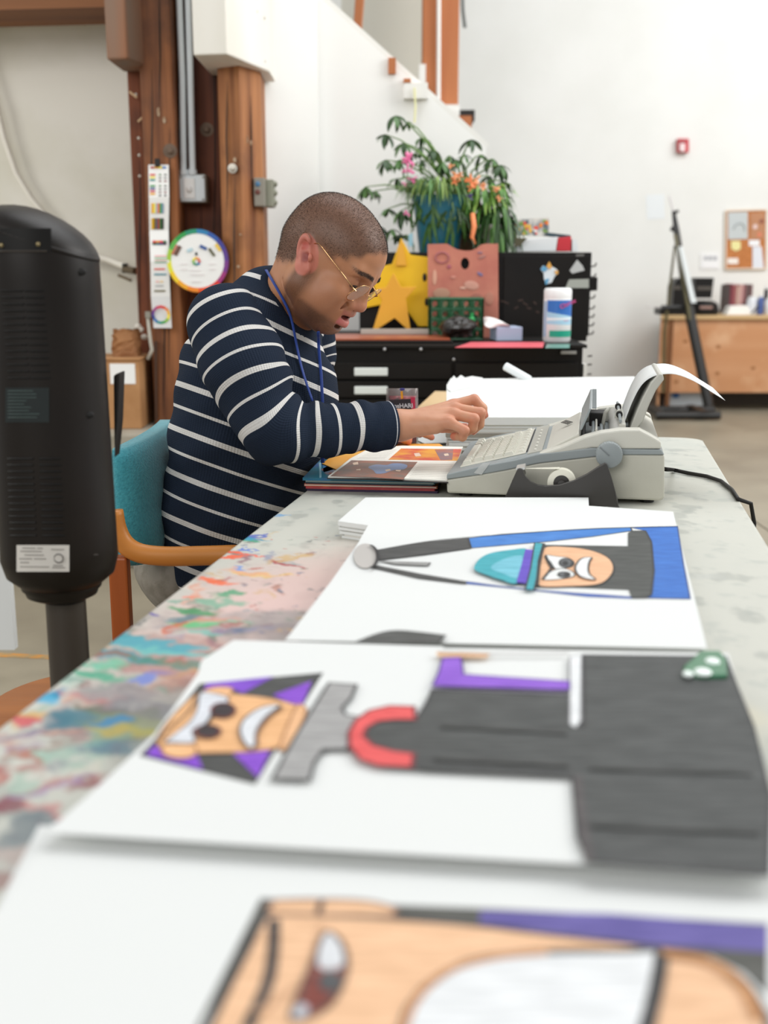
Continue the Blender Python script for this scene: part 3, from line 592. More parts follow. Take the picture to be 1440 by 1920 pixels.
# wipes canister
wp = thing('wipes_canister', 'white wipes canister with a blue and green label on the flat file', 'canister', tuple(UY(1045, 645, 4.12)))
Yw = 4.14; rw = (1070 - 1019) / 2 / FPX * Yw; cx = X(1044.5, Yw); zb_ = zt2; ztop = Z(540, Yw); H = ztop - zb_
M_wh = mat('canister_white', '#eef0f0', 0.35)
MB().lathe([(rw * .9, 0), (rw, 0.006), (rw, H * .80), (rw * .985, H * .81)], (cx, Yw, zb_), 40).build('body', M_wh, wp, smooth=40)
MB().lathe([(rw * .99, H * .81), (rw * 1.0, H * .83), (rw * 1.0, H * .95), (rw * .93, H * .99), (rw * .85, H)], (cx, Yw, zb_), 40).build('lid', M_wh, wp, smooth=40)
def curvepatch(par, name, cx, cy, r, z0, z1, a0, a1, m, n=14, wave=None, off=0.0004):
    mb = MB(); rows = []
    for k in (0, 1):
        row = []
        for i in range(n + 1):
            a = R(lerp(a0, a1, i / n)); z = z0 if k == 0 else z1
            if wave: z = wave[k](i / n)
            row.append(Vector((cx + (r + off) * math.sin(a), cy - (r + off) * math.cos(a), z)))
        rows.append(row)
    return mb.sheet(rows).build(name, m, par, smooth=True)
zz = lambda f: zb_ + H * f
curvepatch(wp, 'label_blue', cx, Yw, rw, zz(.52), zz(.78), -55, 75, mat('lab_blue', '#2f6fc0', 0.4), wave=(lambda t: zz(.56 - .10 * t), lambda t: zz(.78)))
curvepatch(wp, 'label_light_blue', cx, Yw, rw, zz(.28), zz(.6), -55, 75, mat('lab_lblue', '#a8d4ea', 0.4), wave=(lambda t: zz(.34 - .02 * t), lambda t: zz(.57 - .10 * t)), off=0.0005)
curvepatch(wp, 'label_white_band', cx, Yw, rw, 0, 0, -55, 75, mat('lab_white', '#e8f2f6', 0.4), wave=(lambda t: zz(.40 + .03 * t), lambda t: zz(.46 + .0 * t)), off=0.0007)
curvepatch(wp, 'label_green', cx, Yw, rw, 0, 0, -40, 75, mat('lab_green', '#18a184', 0.4), wave=(lambda t: zz(.10), lambda t: zz(.22)), off=0.0007)
curvepatch(wp, 'label_side', cx, Yw, rw, 0, 0, -80, -58, mat('lab_pale', '#a9c4dc', 0.4), wave=(lambda t: zz(.10), lambda t: zz(.76)), off=0.0006)
M_pk = mat('lab_pink', '#d0508a', 0.4)
text('brand_lettering', 'Clorox', 0.021, M_pk, wp, (cx + 0.004, Yw - rw - 0.003, zz(.62)), (1, 0.12, .45), (-.45, 0, 1), 0.0006, bold=0.0004)
curvepatch(wp, 'red_line', cx, Yw, rw, 0, 0, 18, 48, M_pk, wave=(lambda t: zz(.395), lambda t: zz(.405)), off=0.001)
# pink sheet & dark glossy strip on the right of flat file
zf = zt1 + 0.011
def flatz(name, pts, z, m, lab=None, cat=None, t=0.0015, parent=None, **k):
    o = MB().prism([U(x, y, z) for x, y in pts], (0, 0, t)).build(name, m, parent, **k)
    return tag(o, lab, cat) if lab else o
flatz('pink_sheet', [(853, 652), (883, 642), (1020, 642), (1018, 652)], zf, mat('pink_red', '#d9606a', 0.5), 'pinkish red sheet lying on the flat file in front of the tissue box', 'sheet')
flatz('green_tile', [(1022, 653), (1026, 646), (1068, 646), (1068, 653)], zf, mat('teal_tile', '#5f8f84', 0.25), 'small grey green glossy tile in front of the wipes canister', 'tile')

# stars
st1 = thing('yellow_star', 'large bright yellow wooden star leaning behind the amber one', 'star', tuple(UY(760, 612, 4.44)))
M_y1 = wood('yellow_star_paint', '#edbd10', '#f2c81c', 'z', 8, 0.5); M_y2 = wood('amber_star_paint', '#e0a22c', '#e8ae38', 'z', 8, 0.5)
MB().prism([UY(x, y, 4.43) for x, y in [(752, 446), (770, 478), (803, 482), (812, 530), (806, 612), (784, 612), (760, 578), (722, 570), (672, 580), (704, 545), (690, 505), (735, 495)]], (0, 0.02, 0)).build('star_board', M_y1, st1, bevel=0.002)
MB().prism([UY(x, y, 4.428) for x, y in [(748, 462), (752, 448), (756, 462), (762, 498), (742, 498)]], (0, -0.012, 0)).build('star_ridge', M_y2, st1, bevel=0.001)
for (x, y) in [(796, 520), (800, 566)]: MB().ell(UY(x, y, 4.428), (0.008, 0.004, 0.016), 10, 6).build('dark_hole', M_dark, st1)
st2 = thing('amber_star', 'amber wooden five-pointed star standing on the paper trimmer', 'star', tuple(UY(742, 612, 4.34)))
S = [(736, 468), (751, 520), (792, 522), (762, 552), (774, 612), (739, 588), (698, 612), (716, 556), (700, 528), (722, 522)]
S = [(738, 500), (752, 527), (782, 526), (761, 549), (771, 613), (740, 585), (697, 613), (716, 552), (703, 530), (724, 527)]
dzs = (zb0 + 0.006) - UY(740, 613, 4.34).z
MB().prism([UY(x, y, 4.34) + Vector((0, 0, dzs)) for x, y in S], (0, 0.022, 0)).build('star_board', M_y2, st2, bevel=0.002)
# ---------------------------------------------------------------- plants
M_leaf = mat('leaf_green', '#3b5f28', 0.38, var=(18, '#4f7a36', 0.4, 0.7)); M_leafd = mat('leaf_dark', '#28471f', 0.4)
M_leafl = mat('leaf_light', '#6f9a3c', 0.45, var=(12, '#8cae4c', 0.4, 0.7)); M_stem = mat('stem_green', '#6a8a4a', 0.6)
M_stemb = mat('stem_brown', '#7a6a4a', 0.7)
def leafmesh(name, L, W, droop, m, seg=5):
    mb = MB(); rows = []
    for i in range(seg + 1):
        t = i / seg; w = W * math.sin(math.pi * min(1, (t * 0.93 + 0.04))) ** 0.8 * (1.0 if t < .99 else .1)
        x = L * t * (1 - 0.12 * t * t); z = -droop * L * t * t
        rows.append([Vector((x, -w, z + abs(w) * 0.25)), Vector((x, 0, z)), Vector((x, w, z + abs(w) * 0.25))])
    mb.sheet(rows); me = bpy.data.meshes.new(name); me.from_pydata(mb.v, [], mb.f); me.materials.append(m); me.shade_smooth(); return me
leafs = [leafmesh('leaflet', 0.068, 0.0105, 0.25, M_leaf), leafmesh('leaflet', 0.074, 0.011, 0.40, M_leafd), leafmesh('leaflet', 0.062, 0.0105, 0.05, M_leaf)]
def put(me, name, parent, loc, M, s=1):
    o = bpy.data.objects.new(name, me); COL.objects.link(o); o.parent = parent
    q = Matrix.Translation(Vector(loc) - Vector(parent['_loc'])) @ M.to_4x4() @ Matrix.Scale(s, 4); o.matrix_local = q; return o
up = thing('umbrella_plant', 'tall umbrella plant with drooping palm-shaped leaf clusters behind the teal pot', 'plant', (X(870, 4.72), 4.72, zu1))
Yp = 4.70; base = Vector((X(880, Yp), 4.74, zu1 + 0.12))
MB().lathe([(0.055, 0), (0.075, 0.13), (0.08, 0.135), (0.072, 0.14), (0.07, 0.125)], (X(884, Yp), 4.74, zu1), 28).build('pot', mat('brown_pot', '#7a5a38', 0.6), up, smooth=40)
clusters = [(742, 217, 1), (765, 228, .7), (722, 252, 1), (757, 268, 1), (790, 258, .8), (722, 300, 1.1), (748, 300, 1), (686, 350, 1.05), (703, 358, .8), (790, 275, .8), (812, 280, .9), (775, 288, .8), (744, 335, .9),
            (726, 392, .9), (752, 395, 1), (772, 340, .8), (762, 440, 1), (748, 440, .8), (842, 292, .9), (856, 300, .8), (884, 262, 1), (902, 290, 1), (925, 298, 1), (940, 310, 1), (945, 340, .9), (872, 290, .8), (918, 330, .9),
            (920, 395, .9), (935, 420, 1), (948, 440, .9), (925, 450, .8), (905, 440, .9), (712, 425, .8), (760, 470, .9), (790, 300, .8), (830, 305, .9), (735, 430, .9)]
random.seed(21)
hub = UY(820, 350, Yp)
for (px, py, s) in clusters:
    Yc = Yp + random.uniform(-0.14, 0.10)
    c_ = UY(px, py, Yc)
    n = random.choice((5, 6, 6, 7)); a0 = random.uniform(0, 6.28)
    src = UY(lerp(px, 850, 0.55), lerp(py, 380, 0.35) - 5, Yp)
    if py < 420: MB().tube([base, lerp(base, src, .6) + Vector((0, 0, 0.02)), src, lerp(src, c_, .6) + Vector((0, 0, 0.012)), c_], [0.006, 0.005, 0.004, 0.003, 0.002], 6).build('stem', M_stem, up, smooth=True)
    for k in range(n):
        a = a0 + k * 2 * math.pi / n; 
        pitch = random.uniform(0.25, 1.0)
        M = Matrix.Rotation(a, 3, 'Z') @ Matrix.Rotation(pitch, 3, 'Y') @ Matrix.Rotation(random.uniform(-.3, .3), 3, 'X')
        put(random.choice(leafs), 'leaf', up, c_, M, s * random.uniform(0.85, 1.15))
tp_ = thing('fern_pot', 'teal plastic pot with a dense trailing green plant', 'plant', (X(820, 4.6), 4.60, zu1))
rp0 = 36 / FPX * 4.6; rp1 = 50 / FPX * 4.6; zp = Z(366, 4.56)
M_teal = mat('teal_pot', '#1c6478', 0.35)
MB().lathe([(rp0, 0), (lerp(rp0, rp1, .9), (zp - zu1) * .9), (rp1, (zp - zu1) * .9), (rp1 * 1.03, zp - zu1), (rp1 * .95, zp - zu1), (rp1 * .9, (zp - zu1) * .85)], (X(822, 4.6), 4.6, zu1), 40).build('pot', M_teal, tp_, smooth=40)
def foliage(par, c, R3, n, L, W, cols, seed, name='foliage', updir=0.6, fall=0.9, region=None):
    """arching narrow leaves from a crown: stuff"""
    random.seed(seed); objs = []
    for ci, m in enumerate(cols):
        mb = MB()
        for i in range(n // len(cols)):
            a = random.uniform(0, 6.283); q = random.uniform(0, 1) ** 0.5
            s_ = Vector(c) + Vector((math.cos(a) * R3[0] * q, math.sin(a) * R3[1] * q, random.uniform(-.5, 1) * R3[2]))
            d = Vector((math.cos(a), math.sin(a), 0)); l = L * random.uniform(.5, 1.2); u_ = updir * random.uniform(.3, 1.2); rows = []
            side = Vector((-d.y, d.x, 0)) * 1; tw = random.uniform(-.6, .6)
            side = (side + Vector((0, 0, tw))).normalized()
            for k in range(5):
                t = k / 4; w = W * math.sin(math.pi * (t * .92 + .06)); p_ = s_ + d * l * t * (1 - .25 * t) + Vector((0, 0, l * (u_ * t - fall * 1.3 * t * t)))
                rows.append([p_ - side * w, p_ + side * w])
            mb.sheet(rows)
        o = mb.build(name, m, par, smooth=True); o['kind'] = 'stuff'; objs.append(o)
    return objs
foliage(tp_, (X(820, 4.6), 4.6, zp + 0.03), (rp1 * .9, rp1 * .9, .03), 300, 0.105, 0.005, [M_leaf, mat('fern_green', '#7f9a4c', 0.5), mat('fern_mid', '#4f7a3c', 0.5)], 3, updir=.75, fall=.9)
foliage(tp_, (X(845, 4.56), 4.52, Z(395, 4.5)), (.03, .02, .02), 26, 0.12, 0.006, [M_leafd], 8, updir=.1, fall=1.0)
random.seed(4)
mb = MB()
for i in range(34):       # trailing leaves down the pot front
    px = random.uniform(772, 872); py0 = random.uniform(372, 400); l = random.uniform(20, 75) * (1.25 if 800 < px < 850 else .9)
    Yc = 4.50 + abs(px - 822) / 50 * .06; rows = []
    for k in range(5):
        t = k / 4; p_ = UY(px + 8 * math.sin(t * 3 + i), py0 + l * t, Yc - .015 * math.sin(t * 3)); w = .007 * math.sin(math.pi * (t * .9 + .06))
        rows.append([p_ - Vector((w, 0, 0)), p_ + Vector((w, 0.004, 0))])
    mb.sheet(rows)
mb.build('foliage', M_leaf, tp_)['kind'] = 'stuff'
lp = thing('light_green_plant', 'yellow green leafy plant with orange blooms right of the teal pot', 'plant', (X(905, 4.62), 4.62, zu1))
MB().lathe([(0.04, 0), (0.055, 0.1), (0.058, 0.105), (0.05, 0.108), (0.048, 0.09)], (X(915, 4.58), 4.58, zu1), 24).build('pot', mat('white_pot', '#d8d6cf', 0.5), lp, smooth=40)
foliage(lp, (X(900, 4.6), 4.6, Z(375, 4.6)), (.09, .05, .06), 220, 0.085, 0.007, [M_leafl, mat('lime_leaf', '#4f7f2f', 0.5)], 9, updir=.6, fall=.9)
foliage(lp, (X(925, 4.6), 4.58, Z(420, 4.6)), (.06, .05, .07), 150, 0.09, 0.008, [M_leaf, M_leafd], 10, updir=.2, fall=1.2)
MB().tube([Vector((X(912, 4.58), 4.58, zu1 + .1)), UY(905, 420, 4.58), UY(900, 380, 4.58)], .004, 6).build('stem', M_stemb, lp)
M_or = mat('bloom_orange', '#ef8f5a', 0.5); M_or2 = mat('bloom_peach', '#f0a878', 0.5)
def bloom(par, px, py, Y, r, m, seed, n=7):
    random.seed(seed); c = UY(px, py, Y)
    for k in range(n):
        a = random.uniform(0, 6.28); q = Vector((math.cos(a), random.uniform(-.8, .2), math.sin(a))).normalized()
        M = q.to_track_quat('X', 'Z').to_matrix(); mb = MB()
        mb.ell(c + q * r * .5, (r * .6, r * .32, r * .14), 8, 6, M); mb.build('petal', m, par, smooth=True)
for i, (x, y, r, m) in enumerate([(884, 340, .028, M_or), (893, 336, .02, M_or2), (857, 328, .026, M_or2), (852, 340, .018, M_or), (905, 350, .018, M_or2), (930, 352, .018, M_or2), (936, 372, .014, M_or2), (846, 312, .014, M_or2), (884, 352, .02, M_or)]): bloom(lp, x, y, 4.46, r, m, i)
MB().tube([UY(886, 400, 4.47), UY(889, 425, 4.46), UY(885, 445, 4.46), UY(891, 458, 4.46)], [.009, .01, .008, .004], 8).build('orange_ribbon_leaf', M_or, lp, smooth=True)
bloom(lp, 881, 370, 4.47, .016, mat('bloom_violet', '#5a4a8a', .5), 44, 5)
pk = thing('orchid_spray', 'small pink orchid blooms on a thin stem among the umbrella plant leaves', 'flowers', (X(765, 4.55), 4.56, zu1))
MB().tube([Vector((X(775, 4.56), 4.56, zu1)), UY(770, 420, 4.55), UY(762, 350, 4.54), UY(766, 298, 4.54)], .002, 6).build('stem', M_stem, pk)
M_pnk = mat('bloom_pink', '#ee7fb2', 0.5)
for i, (x, y, r) in enumerate([(766, 300, .03), (763, 305, .02), (768, 322, .022), (772, 337, .022), (760, 345, .014), (764, 400, .016), (758, 322, .012)]): bloom(pk, x, y, 4.53, r, M_pnk, i + 60, 6)
lbp = MB().prism([UY(766, 440, 4.52), UY(774, 436, 4.52), UY(774, 462, 4.52), UY(766, 462, 4.52)], (0, 0.003, 0)).build('plant_tag', mat('tag_blue', '#9cc8d8', .5)); tag(lbp, 'pale blue plastic plant tag left of the teal pot', 'tag')
bp = MB().prism([UY(893, 400, 4.62), UY(906, 398, 4.62), UY(908, 450, 4.62), UY(895, 452, 4.62)], (0, .05, 0)).build('white_bottle', mat('pale_bottle', '#dfe4e8', .4), bevel=.01); tag(bp, 'pale white bottle half hidden in the light green plant', 'bottle')

# ================================================================= FAR RIGHT: bench, easel, board
M_ply = wood('plywood', '#d09a70', '#bd8152', 'x', 3.5, 0.6, '#dcae86')
M_pine = mat('pine_edge', '#c9a878', 0.6)
YB = 9.0
bn = thing('plywood_bench', 'long plywood counter at the far right wall', 'counter', (X(1400, YB), 9.3, 0))
x0 = X(1240, YB); x1 = x0 + 2.2
zb1 = Z(598, YB); zb2 = Z(736, YB)
MB().box(((x0 + x1) / 2, YB + 0.01, (zb1 + zb2) / 2), (x1 - x0, 0.02, zb1 - zb2)).build('front_panel', M_ply, bn)
MB().prism([(x0 - .015, YB - .03, zb1 - .003), (x1 + .015, YB - .03, zb1 - .003), (x1 + .015, YB + .63, zb1 - .003), ((x0 - .015) * (YB + .63) / (YB - .03), YB + .63, zb1 - .003)], (0, 0, .03)).build('worktop', M_pine, bn, bevel=0.003)
MB().prism([(x0, YB + .022, 0), (x0 + .022, YB + .022, 0), (x0 * (YB + .6) / YB + .022, YB + .6, 0), (x0 * (YB + .6) / YB, YB + .6, 0)], (0, 0, zb1 - .004)).build('end_panel', M_ply, bn)
MB().box((x1, YB + 0.3, zb1 / 2), (0.022, 0.58, zb1)).build('end_panel', M_ply, bn)
MB().box((x0 + 0.08, YB - 0.01, (zb1) / 2), (0.03, 0.02, zb1)).build('upright', mat('upright_brown', '#7a4c28', .7), bn)
MB().box(((x0 + x1) / 2, YB + 0.45, zb2 / 2), (x1 - x0, 0.02, zb2)).build('kick_panel', mat('kick_dark', '#6b6258', .8), bn)
for (px, py) in [(1285, 640), (1412, 690), (1347, 650), (1345, 700), (1268, 716)]:
    MB().ell(UY(px, py, YB - 0.001), (.02, .001, .014), 12, 6).build('wood_knot', mat('knot', '#a06a3e', .7), bn)
zw = zb1 + 0.027
ub = thing('white_crate', 'white box with a blue patch under the plywood counter', 'box', (X(1290, 9.15), 9.2, 0))
MB().box((X(1290, 9.2), 9.22, .075), (.32, .2, .15)).build('crate', mat('dull_white', '#cfd6dc', .6), ub, bevel=.005)
MB().box((X(1270, 9.2), 9.118, .12), (.05, .002, .05)).build('blue_patch', mat('patch_blue', '#2f68a8', .6), ub)
# machines
def mach(name, lab, px0, px1, pytop, Y, variant):
    t = thing(name, lab, 'machine', (X((px0 + px1) / 2, Y), Y, zw)); xa, xb = X(px0, Y), X(px1, Y); zt = Z(pytop, Y); w = xb - xa; h = zt - zw
    if variant == 0:
        MB().prism([(xa - .10, Y, zw), (xa + w, Y, zw), (xa + w, Y, zw + h * .7), (xa + w * .85, Y, zw + h * .9), (xa + w * .55, Y, zt), (xa + w * .2, Y, zt - .01), (xa, Y, zw + h * .8), (xa, Y, zw + .06), (xa - .10, Y, zw + .05)], (0, .2, 0)).build('housing', M_blk, t, bevel=.006)
        MB().box((xa + w / 2, Y - .004, zw + h * .74), (w, .01, .03)).build('grey_band', mat('band_grey', '#4d4740', .5), t)
    else:
        MB().prism([(xa, Y, zw + h * .45), (xb, Y, zw + h * .45), (xb + .01, Y, zt), (xa - .02, Y, zt)], (0, .12, 0)).build('screen_head', M_blk, t, bevel=.004)
        MB().box((xa + w / 2, Y - .004, zw + h * .72), (w, .01, .03)).build('grey_band', mat('band_grey', '#4d4740', .5), t)
        MB().lathe([(.13, 0), (.14, .03), (.12, .09), (.08, .11)], ((xa + xb) / 2, Y + .05, zw), 28).build('round_base', M_blk, t, smooth=40)
        MB().box(((xa + xb) / 2, Y - .08, zw + .06), (.10, .01, .02)).build('pale_mark', mat('mark', '#9a7a70', .5), t)
    return t
mach('black_printer', 'black humped machine at the left end of the plywood counter', 1260, 1290, 521, 9.1, 0)
mach('black_register', 'black machine with a square head and round base on the plywood counter', 1303, 1332, 521, 9.15, 1)
# binders
random.seed(2)
x = X(1358, 9.3)
for i, (c, h) in enumerate([('#4a3a38', 530), ('#7a3038', 528), ('#9a5a58', 531), ('#c0a090', 533), ('#c89a94', 529), ('#8a5a5a', 530), ('#5a4a48', 531), ('#6a4444', 529)]):
    zt = Z(h + 4, 9.3); w_ = .026
    o = MB().box((x + w_ / 2, 9.36, (zw + zt) / 2), (w_ - .002, .18, zt - zw)).build('binder', mat('binder' + c[1:], c, .6), bevel=.003)
    tag(o, ['black-brown binder at the left end of the binder row', 'dark red binder, second in the row', 'dusty red binder, third in the row', 'beige binder in the middle of the row', 'pale pink binder beside the beige one', 'brown-pink binder right of the pale pink one', 'grey-brown binder, second from the right end', 'dark maroon binder at the right end of the row'][i], 'binder', 'binders on the far counter'); x += w_
o = MB().prism([UY(a_, b_, 9.12) for a_, b_ in [(1362, 590), (1370, 574), (1402, 573), (1410, 590)]], (0, .12, 0)).build('paper_pile', M_paper); tag(o, 'loose pile of white papers on the far counter', 'papers')
def jar(px, pyt, r, c, lab, Y=9.2):
    zt = Z(pyt, Y); h = zt - zw
    t = thing('jar', lab, 'jar', (X(px, Y), Y, zw), 'jars on the far counter')
    MB().lathe([(r * .9, 0), (r, .01), (r, h * .8), (r * .7, h * .92)], (X(px, Y), Y, zw), 18).build('glass', mat('jar' + c[1:], c, .3), t, smooth=40)
    MB().lathe([(r * .75, h * .9), (r * .75, h)], (X(px, Y), Y, zw), 18).build('lid', M_wh, t, smooth=40)
jar(1408, 556, .045, '#d6d8dc', 'pale white jar right of the binders'); jar(1424, 553, .022, '#4a5f9a', 'narrow blue jar on the far counter', 9.15); jar(1440, 560, .04, '#e2e2e2', 'white jar at the right edge of the counter')
jar(1433, 536, .018, '#3a3a40', 'tall dark bottle near the right edge of the counter', 9.35)
o = MB().cyl(UY(1408, 588, 9.05), UY(1422, 574, 9.05), .006).build('marker_pen', M_dark); tag(o, 'black marker pen leaning beside the paper pile', 'pen')
# cork board
cbd = thing('cork_board', 'cork notice board with pinned sheets on the far wall', 'notice board', tuple(UY(1398, 503, 9.74)))
YC = 9.749
flat('cork', [(1362, 397), (1436, 395), (1435, 502), (1361, 503)], YC, mat('cork', '#c68048', .8, var=(40, '#b5713c', .4, .6)), parent=cbd, t=.015)
fr = MB(); P = [UY(x_, y_, YC - .016) for x_, y_ in [(1361, 395), (1437, 393), (1436, 504), (1360, 505)]]
for i in range(4): MB().tube([P[i], P[(i + 1) % 4]], .008, 6).build('frame', mat('frame_pale', '#e8d8c4', .6), cbd)
def pin(pts, c, lab, cat='note'): 
    return flat('pinned_sheet', pts, YC - .018, mat('pin' + c[1:], c, .7), lab, cat, t=.002)
a1 = pin([(1365, 398), (1402, 397), (1402, 448), (1365, 449)], '#c3c9c9', 'pale grey picture pinned to the top left of the cork board')
pin([(1407, 399), (1433, 398), (1433, 448), (1407, 448)], '#b98460', 'brownish photo pinned to the top right of the cork board')
pin([(1371, 452), (1388, 452), (1389, 466), (1380, 471), (1371, 466)], '#eae3a0', 'round yellow note on the cork board')
pin([(1364, 484), (1384, 484), (1384, 495), (1364, 495)], '#f3ebe2', 'small white card at the lower left of the cork board')
pin([(1404, 450), (1424, 450), (1424, 461), (1404, 461)], '#f0f0f2', 'small white slip in the middle of the cork board')
pin([(1411, 462), (1428, 462), (1432, 503), (1411, 503)], '#dfe2ea', 'tall pale sheet hanging at the lower right of the cork board')
for (x_, y_, r1, c) in [(1416, 425, .02, '#e0c8c4'), (1424, 440, .02, '#d88060'), (1428, 415, .02, '#8a5040')]: MB().ell(UY(x_, y_, YC - .021), (r1, .001, r1), 10, 6).build('photo_shape', mat('ps' + c[1:], c, .7), cbd)
MB().tube([UY(x_, y_, YC - .021) for x_, y_ in [(1375, 430), (1380, 421), (1390, 418), (1396, 425), (1396, 434)]], .006, 6).build('drawn_line', mat('dl', '#9ea5a5', .7), cbd)
ws = thing('wall_sign', 'small white wall sign with grey lettering between the easel and cork board', 'sign', tuple(UY(1330, 503, 9.74)))
flat('plate', [(1313, 475), (1348, 475), (1348, 505), (1313, 505)], 9.749, mat('sign_white', '#efefee', .6), parent=ws, t=.006)
flat('lower_card', [(1316, 493), (1347, 493), (1347, 503), (1316, 503)], 9.742, mat('sign_bright', '#f2f2f2', .6), parent=ws, t=.002)
for (x_, l) in [(1320, 6), (1328, 7), (1337, 7)]: flat('grey_mark', [(x_, 481), (x_ + l, 480), (x_ + l, 488), (x_, 488)], 9.742, mat('grey_mark', '#b2b4b8', .7), parent=ws, t=.001)
flat('wall_notice', [(1211, 366), (1245, 364), (1246, 410), (1213, 412)], 9.7495, mat('notice', '#e4e8e9', .7), 'very pale notice sheet on the white wall left of the easel top', 'notice')
fa = thing('fire_alarm', 'small red fire alarm with a white strobe high on the white wall', 'alarm', tuple(UY(1278, 287, 9.7)))
flat('housing', [(1268, 261), (1289, 261), (1289, 287), (1268, 287)], 9.745, mat('alarm_red', '#c23a42', .4), parent=fa, t=.05, bevel=.004)
flat('strobe', [(1274, 269), (1284, 269), (1284, 284), (1274, 284)], 9.69, mat('alarm_white', '#e8d2d2', .3), parent=fa, t=.012, bevel=.003)
flat('grille', [(1271, 263), (1286, 263), (1286, 267), (1271, 267)], 9.693, mat('alarm_dark', '#9a2a30', .4), parent=fa, t=.004)
# easel
YE = 8.5
M_ea = mat('easel_black', '#12100d', .5); M_ea2 = mat('easel_olive', '#5d5636', .5)
el = thing('studio_easel', 'tall dark studio easel standing in front of the plywood counter', 'easel', (X(1300, YE), YE, 0))
def bar(name, pts, r, m=None, sq=None): MB().tube([UY(a_, b_, YE + c) for a_, b_, c in pts], r, 6, sq=sq).build(name, m or M_ea, el)
bar('mast', [(1263, 396, .3), (1268, 430, .25), (1285, 540, .1), (1296, 600, .05), (1329, 762, -.1)], [.014, .024, .032, .04, .04])
bar('side_rail', [(1266, 440, .2), (1287, 560, .05), (1303, 650, 0)], .014, M_ea2)
bar('mast_tip', [(1255, 368, .35), (1263, 400, .3)], .008, mat('pale_metal', '#cfcac8', .4))
bar('top_clamp', [(1261, 402, .28), (1272, 395, .28)], .012); bar('lower_clamp', [(1258, 428, .25), (1268, 432, .25)], .02)
bar('back_leg', [(1265, 462, .3), (1258, 520, .34), (1254, 560, .38), (1246, 620, .40), (1243, 735, .42)], [.008, .010, .010, .014, .014], M_ea2)
bar('brace', [(1265, 462, .3), (1269, 460, .22)], .010)
zfo = 0.03
MB().tube([Vector((X(1236, YE), YE - .05, .04)), Vector((X(1358, YE), YE - .05, .04))], .032, 8).build('base_rail', M_ea, el)
MB().tube([Vector((X(1234, YE + .30), YE + .30, .04)), Vector((X(1350, YE + .30), YE + .30, .04))], .03, 8).build('base_rail', M_ea, el)
MB().box((X(1328, YE), YE + .15, .05), (.06, .44, .04)).build('base_cross', M_ea, el)
MB().box((X(1245, YE), YE + .2, .05), (.05, .5, .04)).build('base_cross', M_ea, el)
bar('canvas_tray', [(1240, 577, .1), (1298, 577, .1)], .022)
bar('tray_pin', [(1210, 575, .15), (1240, 576, .15)], .006, mat('pale_metal', '#cfcac8', .4))
cv = MB().prism([UY(a_, b_, YE + .02) for a_, b_ in [(1274, 462), (1280, 462), (1306, 568), (1296, 568)]], (.004, .10, 0)).build('blank_canvas', mat('canvas_white', '#e3e9ea', .7)); tag(cv, 'blank white canvas seen edge-on leaning on the easel', 'canvas')
# ================================================================= WORK TABLE
L0 = U(300, 1122.5, .74)                                # a point on the left edge
L0 = Vector((-.1445, 1.984, .74))
def T(u, v, z=.74): return Vector((L0.x, L0.y, 0)) + TU * u + TV * v + Vector((0, 0, z))   # u=0 at the books, v across
def toT(p): q = Vector((p.x - L0.x, p.y - L0.y, 0)); return q.dot(TU), q.dot(TV)
uf, ur = toT(U(1250, 820, .74))
U1 = uf; U0 = U1 - 2.44; WT = 0.765
tbl = thing('work_table', 'long pale grey work table covered with paint stains and smears', 'table', tuple(T((U0 + U1) / 2, WT / 2, 0)))
# top: dense grid whose colour is painted with stains
nu, nv = 700, 230
us = np.linspace(U0, U1, nu); vs_ = np.linspace(0, WT, nv)
UU, VV = np.meshgrid(us, vs_, indexing='ij')
rc = 0.05
Uc, Vc = UU.copy(), VV.copy()
for (cu, cv_) in ((U0 + rc, rc), (U0 + rc, WT - rc), (U1 - rc, rc), (U1 - rc, WT - rc)):
    su = -1 if cu < (U0 + U1) / 2 else 1; sv = -1 if cv_ < WT / 2 else 1
    du, dv = (UU - cu) * su, (VV - cv_) * sv; m_ = (du > 0) & (dv > 0)
    mx = np.maximum(du, dv); ln = np.sqrt(du * du + dv * dv) + 1e-9
    f = np.where(m_, mx / ln, 1); Uc = np.where(m_, cu + su * du * f, Uc); Vc = np.where(m_, cv_ + sv * dv * f, Vc)
def vnoise(x, y, seed):
    r = np.random.RandomState(seed); G = r.rand(64, 64); xi = np.floor(x).astype(int); yi = np.floor(y).astype(int)
    fx = x - xi; fy = y - yi; fx = fx * fx * (3 - 2 * fx); fy = fy * fy * (3 - 2 * fy)
    g = lambda a, b: G[a % 64, b % 64]
    return (g(xi, yi) * (1 - fx) + g(xi + 1, yi) * fx) * (1 - fy) + (g(xi, yi + 1) * (1 - fx) + g(xi + 1, yi + 1) * fx) * fy
def fbm(x, y, seed, o=4): return sum(vnoise(x * 2 ** k, y * 2 ** k, seed + k) / 2 ** (k + 1) for k in range(o)) / (1 - .5 ** o)
def L3(c): return np.array(lin(c)[:3])
colr = np.ones((nu, nv, 3)) * L3('#c2c2b8')
def blend(mask, c): 
    global colr
    colr = colr * (1 - mask[..., None]) + L3(c) * mask[..., None]
sm = lambda x, a, b: np.clip((x - a) / (b - a), 0, 1) ** 2 * (3 - 2 * np.clip((x - a) / (b - a), 0, 1))
blend(sm(fbm(UU * 9, VV * 9, 3), .45, .75) * .5, '#b2b6ae')
blend(sm(fbm(UU * 40, VV * 40, 5), .60, .78) * .35, '#98a09a')
blend(sm(fbm(UU * 16 + 5, VV * 26, 15), .62, .74) * .45, '#8c908a')
